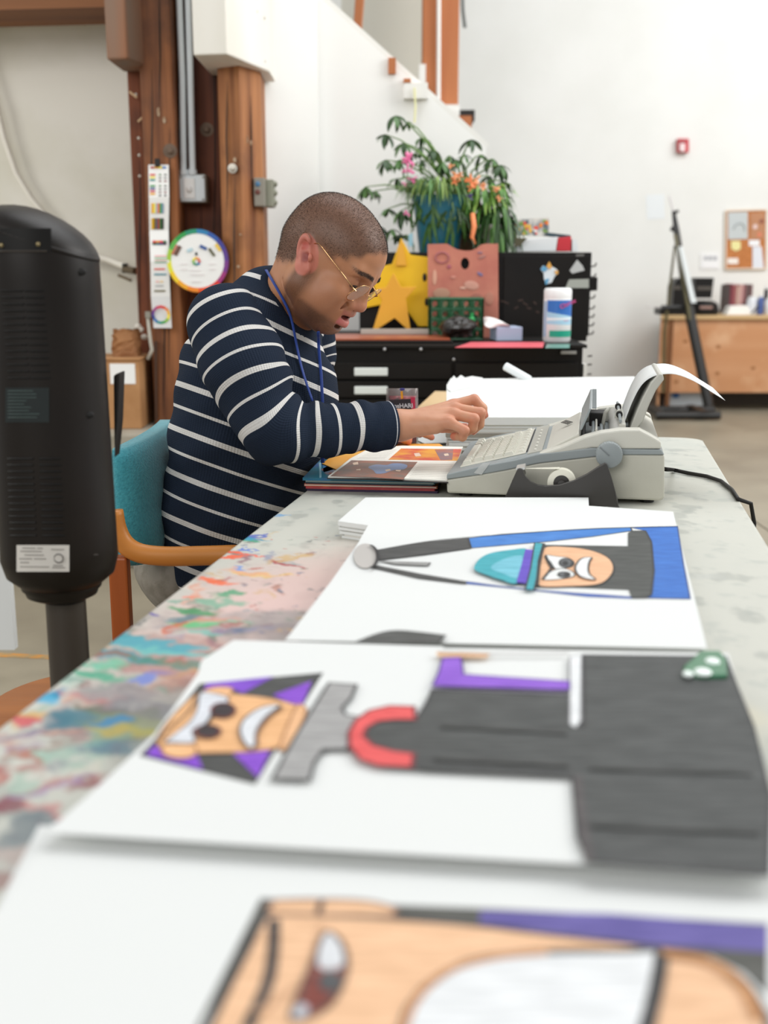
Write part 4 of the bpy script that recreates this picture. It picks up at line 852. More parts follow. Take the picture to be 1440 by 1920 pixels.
# broad washes in table coordinates, found from pixels
wu = (fbm(UU * 14, VV * 14, 21) - .5) * .10; wv = (fbm(UU * 14 + 9, VV * 14, 22) - .5) * .10
su_ = (fbm(UU * 60, VV * 60, 31) - .5) * .035; sv_ = (fbm(UU * 60 + 3, VV * 60, 32) - .5) * .035
def stain(px, py, l, w, ang, c, a=.9, rough=1.0, soft=.35):
    """an elongated smear: centre at a pixel on the table, length/width in metres, angle in the table plane"""
    p = U(px, py, .74); cu, cv_ = toT(p); an = R(ang)
    x = UU + wu * rough * .5 + su_ * rough - cu; y = VV + wv * rough * .5 + sv_ * rough - cv_
    p_ = x * math.cos(an) + y * math.sin(an); q_ = -x * math.sin(an) + y * math.cos(an)
    d = np.sqrt((p_ / l) ** 2 + (q_ / w) ** 2); blend((1 - sm(d, 1 - soft, 1 + soft * .3)) * a, c)
stain(560, 1110, .20, .16, 0, '#dcb9b4', .6, 1, .8); stain(440, 1160, .22, .13, 10, '#d9b4ae', .55, 1, .8)
stain(640, 1060, .16, .10, 0, '#dabcb2', .5, 1, .8); stain(330, 1260, .12, .10, 0, '#b99a96', .6, 1, .8)
stain(280, 1330, .10, .10, 20, '#9c9a94', .6, 1, .8); stain(560, 1165, .05, .16, 0, '#8f8d8c', .65, 1.4, .6)
stain(500, 1190, .04, .20, 10, '#83797a', .6, 1.4, .6); stain(300, 1400, .06, .10, 0, '#8f9088', .6, 1.4, .7)
stain(390, 1215, .03, .12, 5, '#a5796f', .6, 1.2, .6); stain(330, 1240, .03, .14, 10, '#a06a62', .45, 1.2, .6)
rs = np.random.RandomState(5)
for i in range(120):       # random small smears over the painted end of the table
    py = rs.uniform(1000, 1500); t = (py - 925) / 420.
    xl_ = 570 - t * 570; px = xl_ + rs.uniform(10, 40 + 260 * min(1, t + .2))
    if px > 760 - .45 * (py - 1000): continue
    c = ['#8fb0a0', '#5f9c86', '#b4705a', '#7c5a4c', '#3c7f8c', '#6f7aa0', '#c9a04a', '#8a5a6a', '#c8c0b0', '#565a58', '#d8d0c4', '#a84a4a', '#d88a6a', '#4f6f5f'][rs.randint(14)]
    s = rs.uniform(.004, .02); stain(px, py, s * rs.uniform(1, 3), s * .6, rs.uniform(-40, 60), c, rs.uniform(.3, .75), 1.2, .5)
for i in range(90):
    px = rs.uniform(440, 660); py = rs.uniform(1000, 1190); s = rs.uniform(.0018, .0045)
    if px > 740 - .55 * (py - 960) or px < 560 - 1.35 * (py - 925): continue
    stain(px, py, s * rs.uniform(1, 2.5), s, rs.uniform(-60, 60), ['#6a6a70', '#8a6a68', '#5a6a88', '#b85a4a', '#7a8a7a', '#c8a060'][rs.randint(6)], rs.uniform(.35, .8), .5, .5)
for i in range(40):
    px = rs.uniform(10, 250); py = rs.uniform(1330, 1640); s = rs.uniform(.004, .012)
    stain(px, py, s * 2, s, rs.uniform(0, 90), ['#7c3a42', '#a85a5a', '#5a6a7a', '#b8b4a8', '#7f8a88', '#8a7a9a', '#d0c8b8'][rs.randint(7)], .55, 1.2, .6)
for args in [ # px, py, l, w, ang, colour, alpha
    (475, 1012, .035, .007, 80, '#1f8fb0', .9), (470, 1016, .03, .006, 95, '#2fa080', .8), (530, 965, .015, .006, 60, '#6f9fc8', .8), (487, 1008, .012, .006, 10, '#3050b0', .8),
    (432, 1040, .008, .045, 10, '#e0502a', .95), (418, 1048, .006, .03, -20, '#e8603a', .9), (470, 1043, .005, .03, 0, '#e87058', .8), (467, 1033, .012, .004, 0, '#3a68c8', .8), (545, 1058, .006, .03, 30, '#a83a42', .85),
    (455, 1070, .006, .02, 0, '#5a90d8', .8), (500, 1078, .008, .05, 0, '#e8c05a', .6), (470, 1075, .006, .05, 5, '#e0a080', .6),
    (410, 1090, .010, .035, 0, '#e8683a', .9), (350, 1118, .010, .012, 0, '#e88068', .8), (430, 1113, .02, .018, 20, '#3f9a70', .85), (405, 1125, .012, .035, 0, '#5aa88a', .7),
    (365, 1142, .014, .035, 0, '#2f8f5a', .85), (365, 1170, .012, .035, 0, '#58b878', .85), (330, 1175, .035, .008, 0, '#c8603a', .85), (415, 1165, .008, .04, 0, '#7fc09a', .6), (390, 1190, .008, .03, 0, '#70b8a8', .7),
    (268, 1156, .006, .018, 0, '#4a3a9a', .8), (240, 1190, .012, .016, 0, '#6f7a68', .6), (222, 1203, .010, .012, 0, '#5f5648', .7), (255, 1200, .008, .012, 0, '#5a4a3c', .7),
    (290, 1212, .020, .075, 12, '#3f9fae', .9), (240, 1232, .016, .05, 20, '#3a8f9c', .85), (330, 1222, .010, .06, 0, '#6fb8b0', .7), (205, 1228, .008, .03, 0, '#9a5a44', .75), (310, 1240, .012, .06, 5, '#4a7f6a', .7),
    (175, 1262, .012, .05, 25, '#3fa080', .85), (210, 1248, .012, .035, 25, '#5fb89a', .8), (140, 1272, .006, .035, 30, '#7a4a4a', .7), (120, 1265, .01, .03, 30, '#8fc8b8', .5),
    (285, 1272, .035, .008, 25, '#6a80c8', .85), (88, 1296, .026, .017, 20, '#1686ac', .95), (65, 1306, .016, .03, 20, '#5aaed0', .7), (340, 1268, .02, .09, 15, '#a8746a', .5),
    (40, 1350, .01, .014, 0, '#c84050', .8), (66, 1340, .008, .016, 0, '#d8a860', .7), (150, 1300, .006, .05, 25, '#b86a70', .5), (165, 1320, .010, .03, 20, '#a88a80', .5),
    (165, 1348, .022, .045, 0, '#2f6f80', .85), (190, 1330, .012, .03, 10, '#4a5a4a', .7), (215, 1375, .020, .04, 20, '#b0a850', .75), (238, 1350, .02, .04, 15, '#8a9068', .7), (205, 1352, .014, .010, 0, '#2f80b0', .8),
    (200, 1405, .022, .03, 0, '#4f7484', .75), (180, 1385, .016, .02, 0, '#6a9090', .6), (255, 1330, .02, .05, 20, '#70707a', .6), (225, 1300, .02, .05, 10, '#8c8488', .6),
    (75, 1485, .04, .007, 40, '#9a8fb8', .6), (10, 1515, .012, .02, 0, '#7a3444', .8), (90, 1530, .008, .03, 20, '#c06a6a', .6), (60, 1560, .022, .03, 0, '#5a6a74', .7), (30, 1600, .01, .05, 20, '#a88a88', .5), (10, 1650, .01, .04, 0, '#8a4a4a', .6)]:
    stain(*args)
stain(1330, 1080, .02, .03, 0, '#b4b6b0', .5, 1.2, .7); stain(1390, 1350, .05, .03, 0, '#d8cfb4', .45, 1, .8); stain(1300, 930, .03, .02, 0, '#a9aba6', .5, 1.4, .6)
me = bpy.data.meshes.new('tabletop'); org = Vector(tbl['_loc'])
P = np.stack([L0.x + TU.x * Uc + TV.x * Vc - org.x, L0.y + TU.y * Uc + TV.y * Vc - org.y, np.full_like(Uc, .74 - org.z)], -1).reshape(-1, 3)
# rim: skirt down
idx = np.arange(nu * nv).reshape(nu, nv)
ring = list(idx[:, 0]) + list(idx[-1, 1:]) + list(idx[-2::-1, -1]) + list(idx[0, -2:0:-1])
sk1 = P[ring] + np.array([0, 0, -.003]); cen = P.mean(0)
out = sk1 - cen; out[:, 2] = 0; out /= np.linalg.norm(out, axis=1)[:, None]
sk1 = sk1 + out * .003; sk2 = sk1 + np.array([0, 0, -.032]); sk3 = sk2 - out * .02
n0 = len(P); k = len(ring); V = np.concatenate([P, sk1, sk2, sk3])
q = np.stack([idx[:-1, :-1], idx[1:, :-1], idx[1:, 1:], idx[:-1, 1:]], -1).reshape(-1, 4)[:, ::-1]
a_ = np.array(ring); b_ = n0 + np.arange(k); fs = [q]
for A, B in ((a_, b_), (b_, b_ + k), (b_ + k, b_ + 2 * k)): fs.append(np.stack([A, B, np.roll(B, -1), np.roll(A, -1)], -1))
F = np.concatenate(fs)
me.from_pydata(V.tolist(), [], F.tolist())
at = me.color_attributes.new('stain', 'FLOAT_COLOR', 'POINT')
ca = np.ones((len(V), 4), np.float32); ca[:n0, :3] = colr.reshape(-1, 3); ca[n0:, :3] = L3('#bdbdb2')
at.data.foreach_set('color', ca.ravel())
m = mat('painted_tabletop', '#d3d3c9', .5, bump=(90, .12)); nt = m.node_tree
ac = nt.nodes.new('ShaderNodeAttribute'); ac.attribute_name = 'stain'; nt.links.new(ac.outputs['Color'], nt.nodes['Principled BSDF'].inputs['Base Color'])
me.materials.append(m); me.shade_smooth(); me.update()
o = bpy.data.objects.new('tabletop', me); COL.objects.link(o); o.parent = tbl
bm = bmesh.new(); bm.from_mesh(me); bmesh.ops.recalc_face_normals(bm, faces=bm.faces); bm.to_mesh(me); bm.free()
M_leg = mat('table_leg_grey', '#7c7c78', .4, .4)
for u in (U0 + .35, U1 - .35):
    for v in (.10, WT - .10): MB().tube([T(u, v, .70), T(u, v, .012)], .014, 10).build('leg', M_leg, tbl, smooth=40)
    MB().tube([T(u, .10, .12), T(u, WT - .10, .12)], .011, 8).build('cross_bar', M_leg, tbl)
# wooden table beyond
wt = thing('wooden_table', 'pale wooden table butted against the far end of the work table', 'table', (.36, 3.25, 0))
M_lw = wood('light_wood', '#d9bf97', '#c9ab7e', 'y', 8, .5)
A = UY(838, 733, 3.62); wz = .736
pa = U(785, 767, wz); pb2 = U(815, 733, wz)
u0 = U1 + .006
q0 = Vector((pa.x, pa.y, 0)); dv_ = (Vector((pb2.x, pb2.y, 0)) - q0).normalized()
far = q0 + dv_ * (pb2 - pa).length
vl = toT(q0)[1]; 
corn = [T(u0, vl, 0), T(u0, .60, 0), T(u0 + .92, .60, 0), Vector((pb2.x, pb2.y, 0))]
MB().prism([Vector((c.x, c.y, wz - .03)) for c in corn], (0, 0, .03)).build('tabletop', M_lw, wt, bevel=.003)
cx_ = sum((c for c in corn), Vector()) / 4
for c in corn: 
    l = lerp(c, cx_, .14); MB().box((l.x, l.y, (wz - .03) / 2), (.045, .045, wz - .03)).build('leg', M_lw, wt, bevel=.003)

# ---- paper stacks and sheets
M_edge = mat('paper_edge', '#d8d5cc', .8); M_board = mat('grey_board', '#8f8a80', .8); M_pap2 = mat('paper_bright', '#dbdddb', .7)
def layered(name, lab, cat, pts, z0, layers, group=None, jit=.003, seed=1):
    """pts: plan points; layers: list of (thickness, material, inset)"""
    t = thing(name, lab, cat, (sum(p.x for p in pts) / len(pts), sum(p.y for p in pts) / len(pts), z0), group)
    cen = Vector((sum(p.x for p in pts) / len(pts), sum(p.y for p in pts) / len(pts), 0)); z = z0; random.seed(seed)
    for (th_, m_, ins) in layers:
        j = Vector((random.uniform(-jit, jit), random.uniform(-jit, jit), 0))
        q = []
        for p in pts:
            d = (cen - Vector((p.x, p.y, 0))).normalized(); p2 = Vector((p.x, p.y, 0)) + d * ins + j; q.append(Vector((p2.x, p2.y, z)))
        MB().prism(q, (0, 0, th_ - .0004)).build('sheet', m_, t); z += th_
    return t, z
# stack under the drawing of the skier-like figure
zS = .7403
ptsC = [U(x, y, .767) for x, y in [(640, 975), (690, 933), (1100, 933), (1103, 950), (1260, 962), (1322, 1214), (545, 1195), (622, 1096), (676, 1020)]]
ptsC = [U(x, y, .767) for x, y in [(632, 975), (684, 931), (1102, 931), (1103, 949), (1258, 962), (1318, 1207), (560, 1190), (622, 1108), (680, 1020), (696, 984)]]
stC, zC = layered('paper_stack', 'stack of white paper under the blue capped figure drawing', 'paper stack', ptsC, zS, [(.004, M_pap2, .010), (.002, M_edge, .012), (.005, M_pap2, .004), (.002, M_edge, .008), (.004, M_pap2, .005), (.0015, M_edge, .006), (.0075, M_pap2, .0005)], jit=.002)
zc1 = zC + .0003
def sheetobj(name, lab, px, z, t=.0006):
    o = thing(name, lab, 'drawing', tuple(sum((U(x, y, z) for x, y in px), Vector()) / len(px)))
    MB().prism([U(x, y, z) for x, y in px], (0, 0, t)).build('paper', M_pap2, o); return o
INK = {}
def ink(c, rough=.6):
    n = 'ink' + c
    if n not in INK:
        c = '#%02x%02x%02x' % tuple(int(int(c[i:i+2], 16) * .90) for i in (1, 3, 5))
        m = mat(n, c, rough); nt = m.node_tree; b = nt.nodes['Principled BSDF']
        c2 = tuple(min(255, int(int(c[i:i+2], 16) * 1.0 + 24)) for i in (1, 3, 5))
        tc = [q for q in nt.nodes if q.type == 'TEX_COORD'][0]; mp = [q for q in nt.nodes if q.type == 'MAPPING'][0]
        mp.inputs['Scale'].default_value = (1, 9, 1); mp.inputs['Rotation'].default_value = (0, 0, R(10))
        n1 = nt.nodes.new('ShaderNodeTexNoise'); n1.inputs['Scale'].default_value = 26; nt.links.new(mp.outputs[0], n1.inputs['Vector'])
        r = nt.nodes.new('ShaderNodeValToRGB'); r.color_ramp.elements[0].position = .38; r.color_ramp.elements[1].position = .66
        r.color_ramp.elements[0].color = lin(c); r.color_ramp.elements[1].color = lin(c2)
        nt.links.new(n1.outputs[0], r.inputs[0]); nt.links.new(r.outputs[0], b.inputs['Base Color']); INK[n] = m
    return INK[n]
KB = '#3b3d3b'; KO = '#1e1e20'
class Draw:
    def __init__(s, par, z, T_): s.par = par; s.z = z; s.T = T_; s.k = 0
    def pts(s, p): s.k += 1; return [U(*s.T(x, y), s.z + .00012 * s.k) for x, y in p]
    def fill(s, nm, p, c, outline=None, w=.0022):
        q = s.pts(p); MB().prism(q, (0, 0, .00008)).build(nm, ink(c), s.par)
        if outline: s.line(p + [p[0]], outline, w, nm='outline')
        return s
    def line(s, p, c=KO, w=.0022, nm='ink_line'):
        q = s.pts(p); q = [v for k, v in enumerate(q) if k == 0 or (v - q[k - 1]).length > 1e-5]
        if len(q) < 2: return s
        mb = MB(); n_ = len(q); cl = (q[0] - q[-1]).length < 1e-4 and n_ > 3
        if cl: q = q[:-1]; n_ -= 1
        L_ = []; 
        for k in range(n_):
            a_ = q[k - 1] if (k or cl) else q[k]; b_ = q[(k + 1) % n_] if (k < n_ - 1 or cl) else q[k]
            d1 = (q[k] - a_).normalized() if (q[k] - a_).length else (b_ - q[k]).normalized(); d2 = (b_ - q[k]).normalized() if (b_ - q[k]).length else d1
            t = (d1 + d2); t = t.normalized() if t.length > .2 else d1
            nn_ = Vector((-t.y, t.x, 0)); k_ = min(1.6, 1 / max(.4, abs(nn_.dot(Vector((-d1.y, d1.x, 0)))))); L_.append((q[k] - nn_ * w / 2 * k_, q[k] + nn_ * w / 2 * k_))
        for k in range(n_ if cl else n_ - 1):
            (a0, a1), (b0, b1) = L_[k], L_[(k + 1) % n_]; mb.add([a0, b0, b1, a1], [(0, 1, 2, 3)])
        mb.build(nm, ink(c), s.par); return s
    def ell(s, nm, cx, cy, rx, ry, c, outline=None, a0=0, a1=360, n=28, w=.0022):
        p = [(cx + rx * math.cos(R(lerp(a0, a1, i / n))), cy + ry * math.sin(R(lerp(a0, a1, i / n)))) for i in range(n)]
        return s.fill(nm, p, c, outline, w)
def spl(p, n=6):
    """smooth closed curve through points"""
    k = len(p); out = []
    for i in range(k):
        p0, p1, p2, p3 = p[i - 1], p[i], p[(i + 1) % k], p[(i + 2) % k]
        for j in range(n):
            t = j / n
            out.append(tuple(.5 * ((2 * p1[d]) + (-p0[d] + p2[d]) * t + (2 * p0[d] - 5 * p1[d] + 4 * p2[d] - p3[d]) * t * t + (-p0[d] + 3 * p1[d] - 3 * p2[d] + p3[d]) * t ** 3) for d in (0, 1)))
    return out
def splo(p, n=6):
    q = [tuple(2 * a - b for a, b in zip(p[0], p[1]))] + list(p) + [tuple(2 * a - b for a, b in zip(p[-1], p[-2]))]; out = []
    for i in range(1, len(q) - 2):
        p0, p1, p2, p3 = q[i - 1], q[i], q[i + 1], q[i + 2]
        for j in range(n):
            t = j / n
            out.append(tuple(.5 * ((2 * p1[d]) + (-p0[d] + p2[d]) * t + (2 * p0[d] - 5 * p1[d] + 4 * p2[d] - p3[d]) * t * t + (-p0[d] + 3 * p1[d] - 3 * p2[d] + p3[d]) * t ** 3) for d in (0, 1)))
    return out + [p[-1]]
# --- drawing C
shC = sheetobj('drawing_sheet', 'white sheet with a marker figure in a teal cap, blue strips and black hood', [(692, 982), (745, 950), (1104, 949), (1262, 960), (1326, 1217), (535, 1201), (620, 1092), (672, 1018)], zc1)
D = Draw(shC, zc1 + .0006, lambda x, y: (620 + x / 2, 920 + y / 2))
D.fill('blue_strip', [(1125, 138), (1300, 133), (1322, 270), (1348, 405), (1190, 403), (1212, 300), (1205, 200), (1180, 150)], '#2268c4', '#1a3f80', .002)
D.fill('blue_strip', [(515, 178), (640, 163), (900, 146), (1125, 137), (1130, 150), (980, 172), (820, 190), (528, 215)], '#2f78cc', KO)
D.fill('blue_strip', [(505, 340), (640, 360), (780, 374), (1000, 388), (1195, 402), (1130, 404), (960, 397), (760, 374), (640, 362), (500, 348)], '#2a58b4')
D.line([(505, 340), (640, 358), (780, 373), (1000, 390), (1195, 402), (1348, 405)], '#1a2f70', .0025)
D.fill('black_shape', [(800, 203), (1115, 208), (1115, 158), (1130, 150), (1180, 150), (1205, 200), (1212, 300), (1200, 395), (1180, 402), (1128, 402), (1118, 371), (900, 362), (770, 358)], '#3f413e')
D.line([(1130, 150), (1180, 150), (1202, 190), (1212, 300), (1202, 390), (1180, 402), (1128, 402)], KO, .0025)
D.line(splo([(175, 222), (350, 192), (520, 174), (900, 146), (1130, 137), (1300, 133)]), KO, .0025)
D.fill('black_arm', [(175, 222), (350, 193), (515, 177), (525, 215), (350, 240), (180, 260)], KB, KO, .003)
D.fill('black_arm', [(140, 285), (165, 278), (330, 310), (510, 340), (508, 350), (330, 328)], KB)
D.fill('grey_stick', [(172, 262), (240, 266), (374, 270), (364, 282), (245, 276)], '#9a9a98', KO, .0018)
D.fill('face', spl([(795, 216), (900, 212), (985, 226), (1042, 252), (1062, 287), (1048, 322), (1005, 350), (900, 358), (775, 354), (780, 290)], 5), '#f0b98c', KO, .0022)
D.fill('eye', spl([(806, 242), (850, 247), (890, 252), (912, 270), (895, 288), (835, 292), (815, 270)], 4), '#eef0ee', KO, .002)
D.fill('eye', spl([(797, 332), (830, 300), (885, 294), (916, 316), (870, 330)], 4), '#eef0ee', KO, .002)
D.ell('pupil', 882, 270, 24, 17, '#55585a', KO); D.ell('pupil', 875, 314, 22, 11, '#55585a', KO); D.ell('pupil_centre', 880, 271, 11, 8, KO); D.ell('pupil_centre', 884, 313, 9, 6, KO)
D.line([(806, 242), (828, 290), (795, 332)], KO, .003); D.line([(815, 262), (835, 291)], KO, .005)
D.fill('mouth', spl([(978, 250), (940, 254), (917, 290), (938, 322), (992, 333), (970, 312), (966, 285), (972, 262)], 4), '#f1f2f0', KO, .0024)
D.fill('teal_cap', spl([(538, 286), (558, 256), (600, 234), (680, 221), (735, 219), (728, 260), (702, 345), (640, 334), (580, 314), (546, 300)], 5), '#2fa7b4')
D.fill('light_cap', spl([(600, 288), (650, 256), (700, 244), (720, 252), (706, 326), (650, 312)], 4), '#6cc0d4')
D.line([(600, 288), (700, 290)], '#2f98a8', .0015)
D.fill('purple_band', [(730, 220), (762, 222), (748, 290), (736, 348), (696, 343), (715, 280)], '#5a3fc0')
D.fill('teal_band', [(765, 194), (800, 198), (782, 290), (762, 372), (730, 370), (750, 290)], '#2ba0ae', KO, .002)
D.line([(800, 198), (782, 262), (774, 356)], KO, .004)
D.fill('black_shape', splo([(92, 566), (180, 533), (250, 523), (340, 530), (432, 541)], 3) + [(402, 572), (92, 572)], '#454644')
D.line([(432, 541), (402, 572)], KO, .002)
# cut-out knob lying over the left edge of the sheet
kn = MB(); z_ = zc1 + .002; kn.prism([U(620 + (130 + 44 * math.cos(t * .2094)) / 2, 920 + (246 + 46 * math.sin(t * .2094)) / 2, z_) for t in range(30)], (0, 0, .0008))
D.line([(620 + 0, 920)] * 1 + [(620, 920)], KO) if False else None
ko = kn.build('knob_cutout', mat('knob_grey', '#b9b5b0', .6), shC)
D.line([(140 + 36 * math.cos(R(a_)), 246 + 44 * math.sin(R(a_))) for a_ in range(-80, 81, 10)], KO, .004)

# --- drawing A (nearest) then B
zA0 = .7403
ptsA = [U(x, y, .763) for x, y in [(60, 1540), (1500, 1600), (1560, 1990), (-180, 1990)]]
stA, zA = layered('paper_stack', 'thin pile of white paper under the nearest, largest face drawing', 'paper stack', ptsA, zA0, [(.005, M_pap2, .01), (.003, M_edge, .012), (.005, M_pap2, .009), (.003, M_edge, .010), (.0065, M_pap2, .008)], jit=.001)
zA += .0003
shA = sheetobj('drawing_sheet', 'nearest white sheet with a huge blurred tan face drawing cut by the frame', [(100, 1545), (1520, 1610), (1600, 2030), (-230, 2030), (0, 1700)], zA)
D = Draw(shA, zA + .0006, lambda x, y: (340 + x / 1.309, 1640 + y / 1.309))
D.fill('dark_hair', [(195, 58), (535, 75), (800, 85), (1440, 120), (1440, 300), (1380, 240), (1300, 200), (1000, 180), (720, 120), (215, 95), (60, 360), (30, 420), (20, 410)], '#4a4a44')
D.fill('purple_hair', [(735, 88), (1060, 96), (1440, 125), (1440, 190), (1100, 168), (850, 135), (730, 118)], '#5a4f9c')
D.fill('face', splo([(30, 460), (90, 330), (160, 190), (222, 92), (350, 100), (520, 108), (700, 122), (900, 146), (1180, 180), (1290, 205), (1380, 260), (1440, 350)], 4) + [(1440, 500), (30, 500)], '#f0c094', '#3a3432', .004)
D.fill('ear', splo([(232, 62), (330, 60), (450, 64), (525, 82), (520, 102)], 4) + [(360, 100), (222, 96), (210, 80)], '#ecbb90', '#8a6a58', .003)
D.line([(345, 62), (335, 100)], '#5a4438', .004)
D.line(splo([(228, 108), (225, 190), (210, 270), (160, 380)], 5), '#3a3230', .007)
D.line(splo([(345, 120), (300, 250), (240, 300), (190, 340)], 5), '#d8a880', .004)
D.fill('eye', spl([(350, 145), (385, 155), (405, 200), (400, 250), (370, 310), (320, 345), (270, 350), (290, 290), (320, 220)], 4), '#7a3024', '#5a4036', .003)
D.fill('eye_highlight', spl([(352, 148), (382, 158), (398, 200), (390, 228), (335, 225)], 3), '#dcdfe2')
D.ell('pupil', 365, 262, 28, 26, '#4a4c4e'); D.fill('eye_highlight', spl([(290, 318), (312, 325), (300, 348), (272, 348)], 3), '#c4c8d0')
D.fill('mouth', splo([(540, 400), (560, 330), (620, 260), (720, 210), (880, 190), (1080, 188), (1175, 190), (1160, 280), (1130, 400)], 4), '#e9ebec', '#2c2a2a', .005)
D.line(splo([(1180, 188), (1165, 280), (1130, 420)], 4), '#2c2a2a', .008)
D.line(splo([(540, 400), (575, 310), (650, 240), (760, 205), (900, 190)], 4), '#c88a5a', .004)
D.line(splo([(1180, 190), (1290, 208), (1370, 260), (1420, 350)], 4), '#c0844c', .006)

ptsB = [U(x, y, .771) for x, y in [(400, 1262), (455, 1222), (1352, 1240), (1438, 1600), (1100, 1606), (130, 1540), (290, 1390)]]
ptsBl = [p for p in ptsB]
stB, zB = layered('paper_stack', 'stack of white paper beneath the purple haired figure drawing', 'paper stack', ptsBl, zA + .0016, [(.003, M_pap2, .006), (.001, M_edge, .008), (.004, M_pap2, .003)], jit=.0015)
zB = max(zB, zc1 + .0035)
shX = sheetobj('blank_sheet', 'blank white sheet whose corner shows above the purple haired face', [(438, 1201), (830, 1213), (900, 1300), (374, 1270), (374, 1248), (380, 1238)], zB)
shX['category'] = 'paper'
zB += .0009
shB = sheetobj('drawing_sheet', 'white sheet with a purple haired face, red arch and large black body in marker', [(372, 1262), (380, 1236), (660, 1209), (836, 1216), (1366, 1226), (1400, 1350), (1450, 1560), (1470, 1650), (1100, 1622), (540, 1590), (86, 1562), (190, 1470), (290, 1378)], zB)
D = Draw(shB, zB + .0006, lambda x, y: (180 + x / 2.3226, 1180 + y / 2.3226))
D.fill('hair', [(455, 238), (985, 190), (940, 260), (690, 672), (195, 548), (260, 480)], '#3d3e3c', '#2a2a2a', .002)
D.fill('purple_hair', [(480, 235), (775, 205), (640, 278), (600, 262), (560, 250), (470, 265)], '#7a3fc8'); D.fill('purple_hair', [(770, 285), (940, 225), (900, 325), (860, 330)], '#8440cc')
D.fill('purple_hair', [(215, 545), (262, 500), (300, 555), (440, 545), (465, 610)], '#8440d0'); D.fill('purple_hair', [(590, 535), (760, 525), (705, 645)], '#8440cc')
D.fill('face', spl([(265, 480), (330, 380), (440, 280), (520, 275), (640, 285), (760, 300), (860, 325), (905, 345), (880, 400), (840, 490), (770, 520), (640, 535), (440, 540), (340, 555), (285, 520)], 4), '#eeb47c', '#7a5638', .002)
D.fill('ear', spl([(480, 262), (530, 250), (590, 255), (585, 285), (540, 300), (480, 285)], 4), '#efb885', '#b0784c', .002)
D.fill('ear', spl([(290, 505), (350, 500), (430, 505), (430, 545), (370, 560), (300, 545)], 4), '#f0b880', '#b0784c', .002)
D.fill('ear', spl([(870, 340), (905, 335), (912, 370), (850, 500), (800, 515)], 4), '#efb885', '#b0784c', .002)
D.line(splo([(450, 280), (400, 360), (330, 420), (275, 480)], 4), '#5a4030', .002)
D.fill('brow_mask', spl([(455, 278), (520, 280), (575, 300), (555, 335), (510, 345), (490, 400), (420, 440), (430, 490), (330, 492), (305, 485), (400, 410), (440, 350)], 4), '#dde0e6', '#6a6a6e', .0016)
D.ell('eye', 553, 351, 52, 33, '#2c2124', '#6a2020', w=.002); D.ell('eye', 487, 443, 55, 28, '#2c2124', '#6a2020', w=.002)
D.line([(520, 355), (450, 455)], '#241c1e', .003)
D.fill('mouth', spl([(800, 330), (720, 340), (650, 385), (625, 440), (650, 500), (690, 512), (700, 440), (740, 380)], 4), '#dfe2e6', '#4a4040', .0022)
D.line(splo([(810, 335), (745, 385), (700, 450), (700, 510)], 4), '#6a4a3c', .003)
D.fill('grey_collar', [(1015, 232), (1135, 240), (1110, 300), (1070, 340), (1085, 370), (1150, 382), (1110, 440), (1095, 520), (990, 522), (950, 580), (930, 658), (768, 650), (860, 480)], '#a19f9e', '#3a3a3a', .0026)
D.fill('black_body', [(1150, 460), (1175, 400), (1260, 372), (1400, 385), (1445, 310), (1465, 262), (2060, 285), (2060, 420), (2125, 425), (2125, 110), (2740, 118), (2790, 250), (2860, 420), (2935, 720), (2925, 1068), (2700, 1050), (2150, 1012), (2100, 900), (2078, 640), (1450, 610), (1250, 590)], '#3e403f', '#2b2b2c', .003)
D.fill('gap_slot', [(2062, 120), (2115, 112), (2112, 400), (2090, 428), (2062, 415)], '#e9ebec', '#6a6a6c', .0015)
D.line([(2100, 640), (2110, 760), (2150, 1012)], '#4a4444', .006)
D.fill('red_arch', [(1385, 335), (1280, 332), (1190, 352), (1130, 395), (1100, 450), (1105, 510), (1150, 565), (1230, 592), (1375, 600), (1385, 540), (1300, 530), (1210, 505), (1165, 465), (1180, 425), (1230, 400), (1300, 392), (1390, 392)], '#e85050', '#7a2028', .003)
D.fill('purple_edge', [(1508, 125), (1590, 120), (1600, 195), (2062, 225), (2062, 262), (1465, 245), (1495, 180)], '#8a50d0', '#4a2a80', .002)
D.fill('tan_edge', [(1480, 98), (1600, 98), (1720, 103), (1700, 122), (1490, 118)], '#e3b285'); D.line([(1490, 98), (1720, 106), (2060, 104)], '#8a8480', .003)
for i, (a_, b_) in enumerate([((1500, 420), (2050, 450)), ((2150, 600), (2860, 625)), ((2160, 850), (2890, 880)), ((1470, 560), (2060, 590))]):
    D.line([a_, b_], '#393a38', .005, 'marker_stroke')
# clear green plastic case on the right of the black body
gcb = thing('green_case', 'small glossy green clear plastic case on the black part of the drawing', 'case', tuple(U(1320, 1262, zB)))
zG = zB + .0022
MB().prism([U(x, y, zG) for x, y in [(1282, 1258), (1300, 1243), (1312, 1230), (1350, 1230), (1362, 1245), (1364, 1276), (1320, 1277), (1278, 1272)]], (0, 0, .006)).build('case', mat('clear_green', '#2c8a5a', .08, trans=.35, spec=1), gcb, bevel=.002)
M_gl = mat('glint', '#f2fbf6', .05, spec=1)
for (x, y, r) in [(1318, 1260, .008), (1336, 1240, .007), (1290, 1264, .005)]: MB().ell(U(x, y, zG + .006), (r, r * 1.2, .003), 14, 8).build('painted_glint', M_gl, gcb, smooth=True)  # opaque white blobs paint highlights onto the case

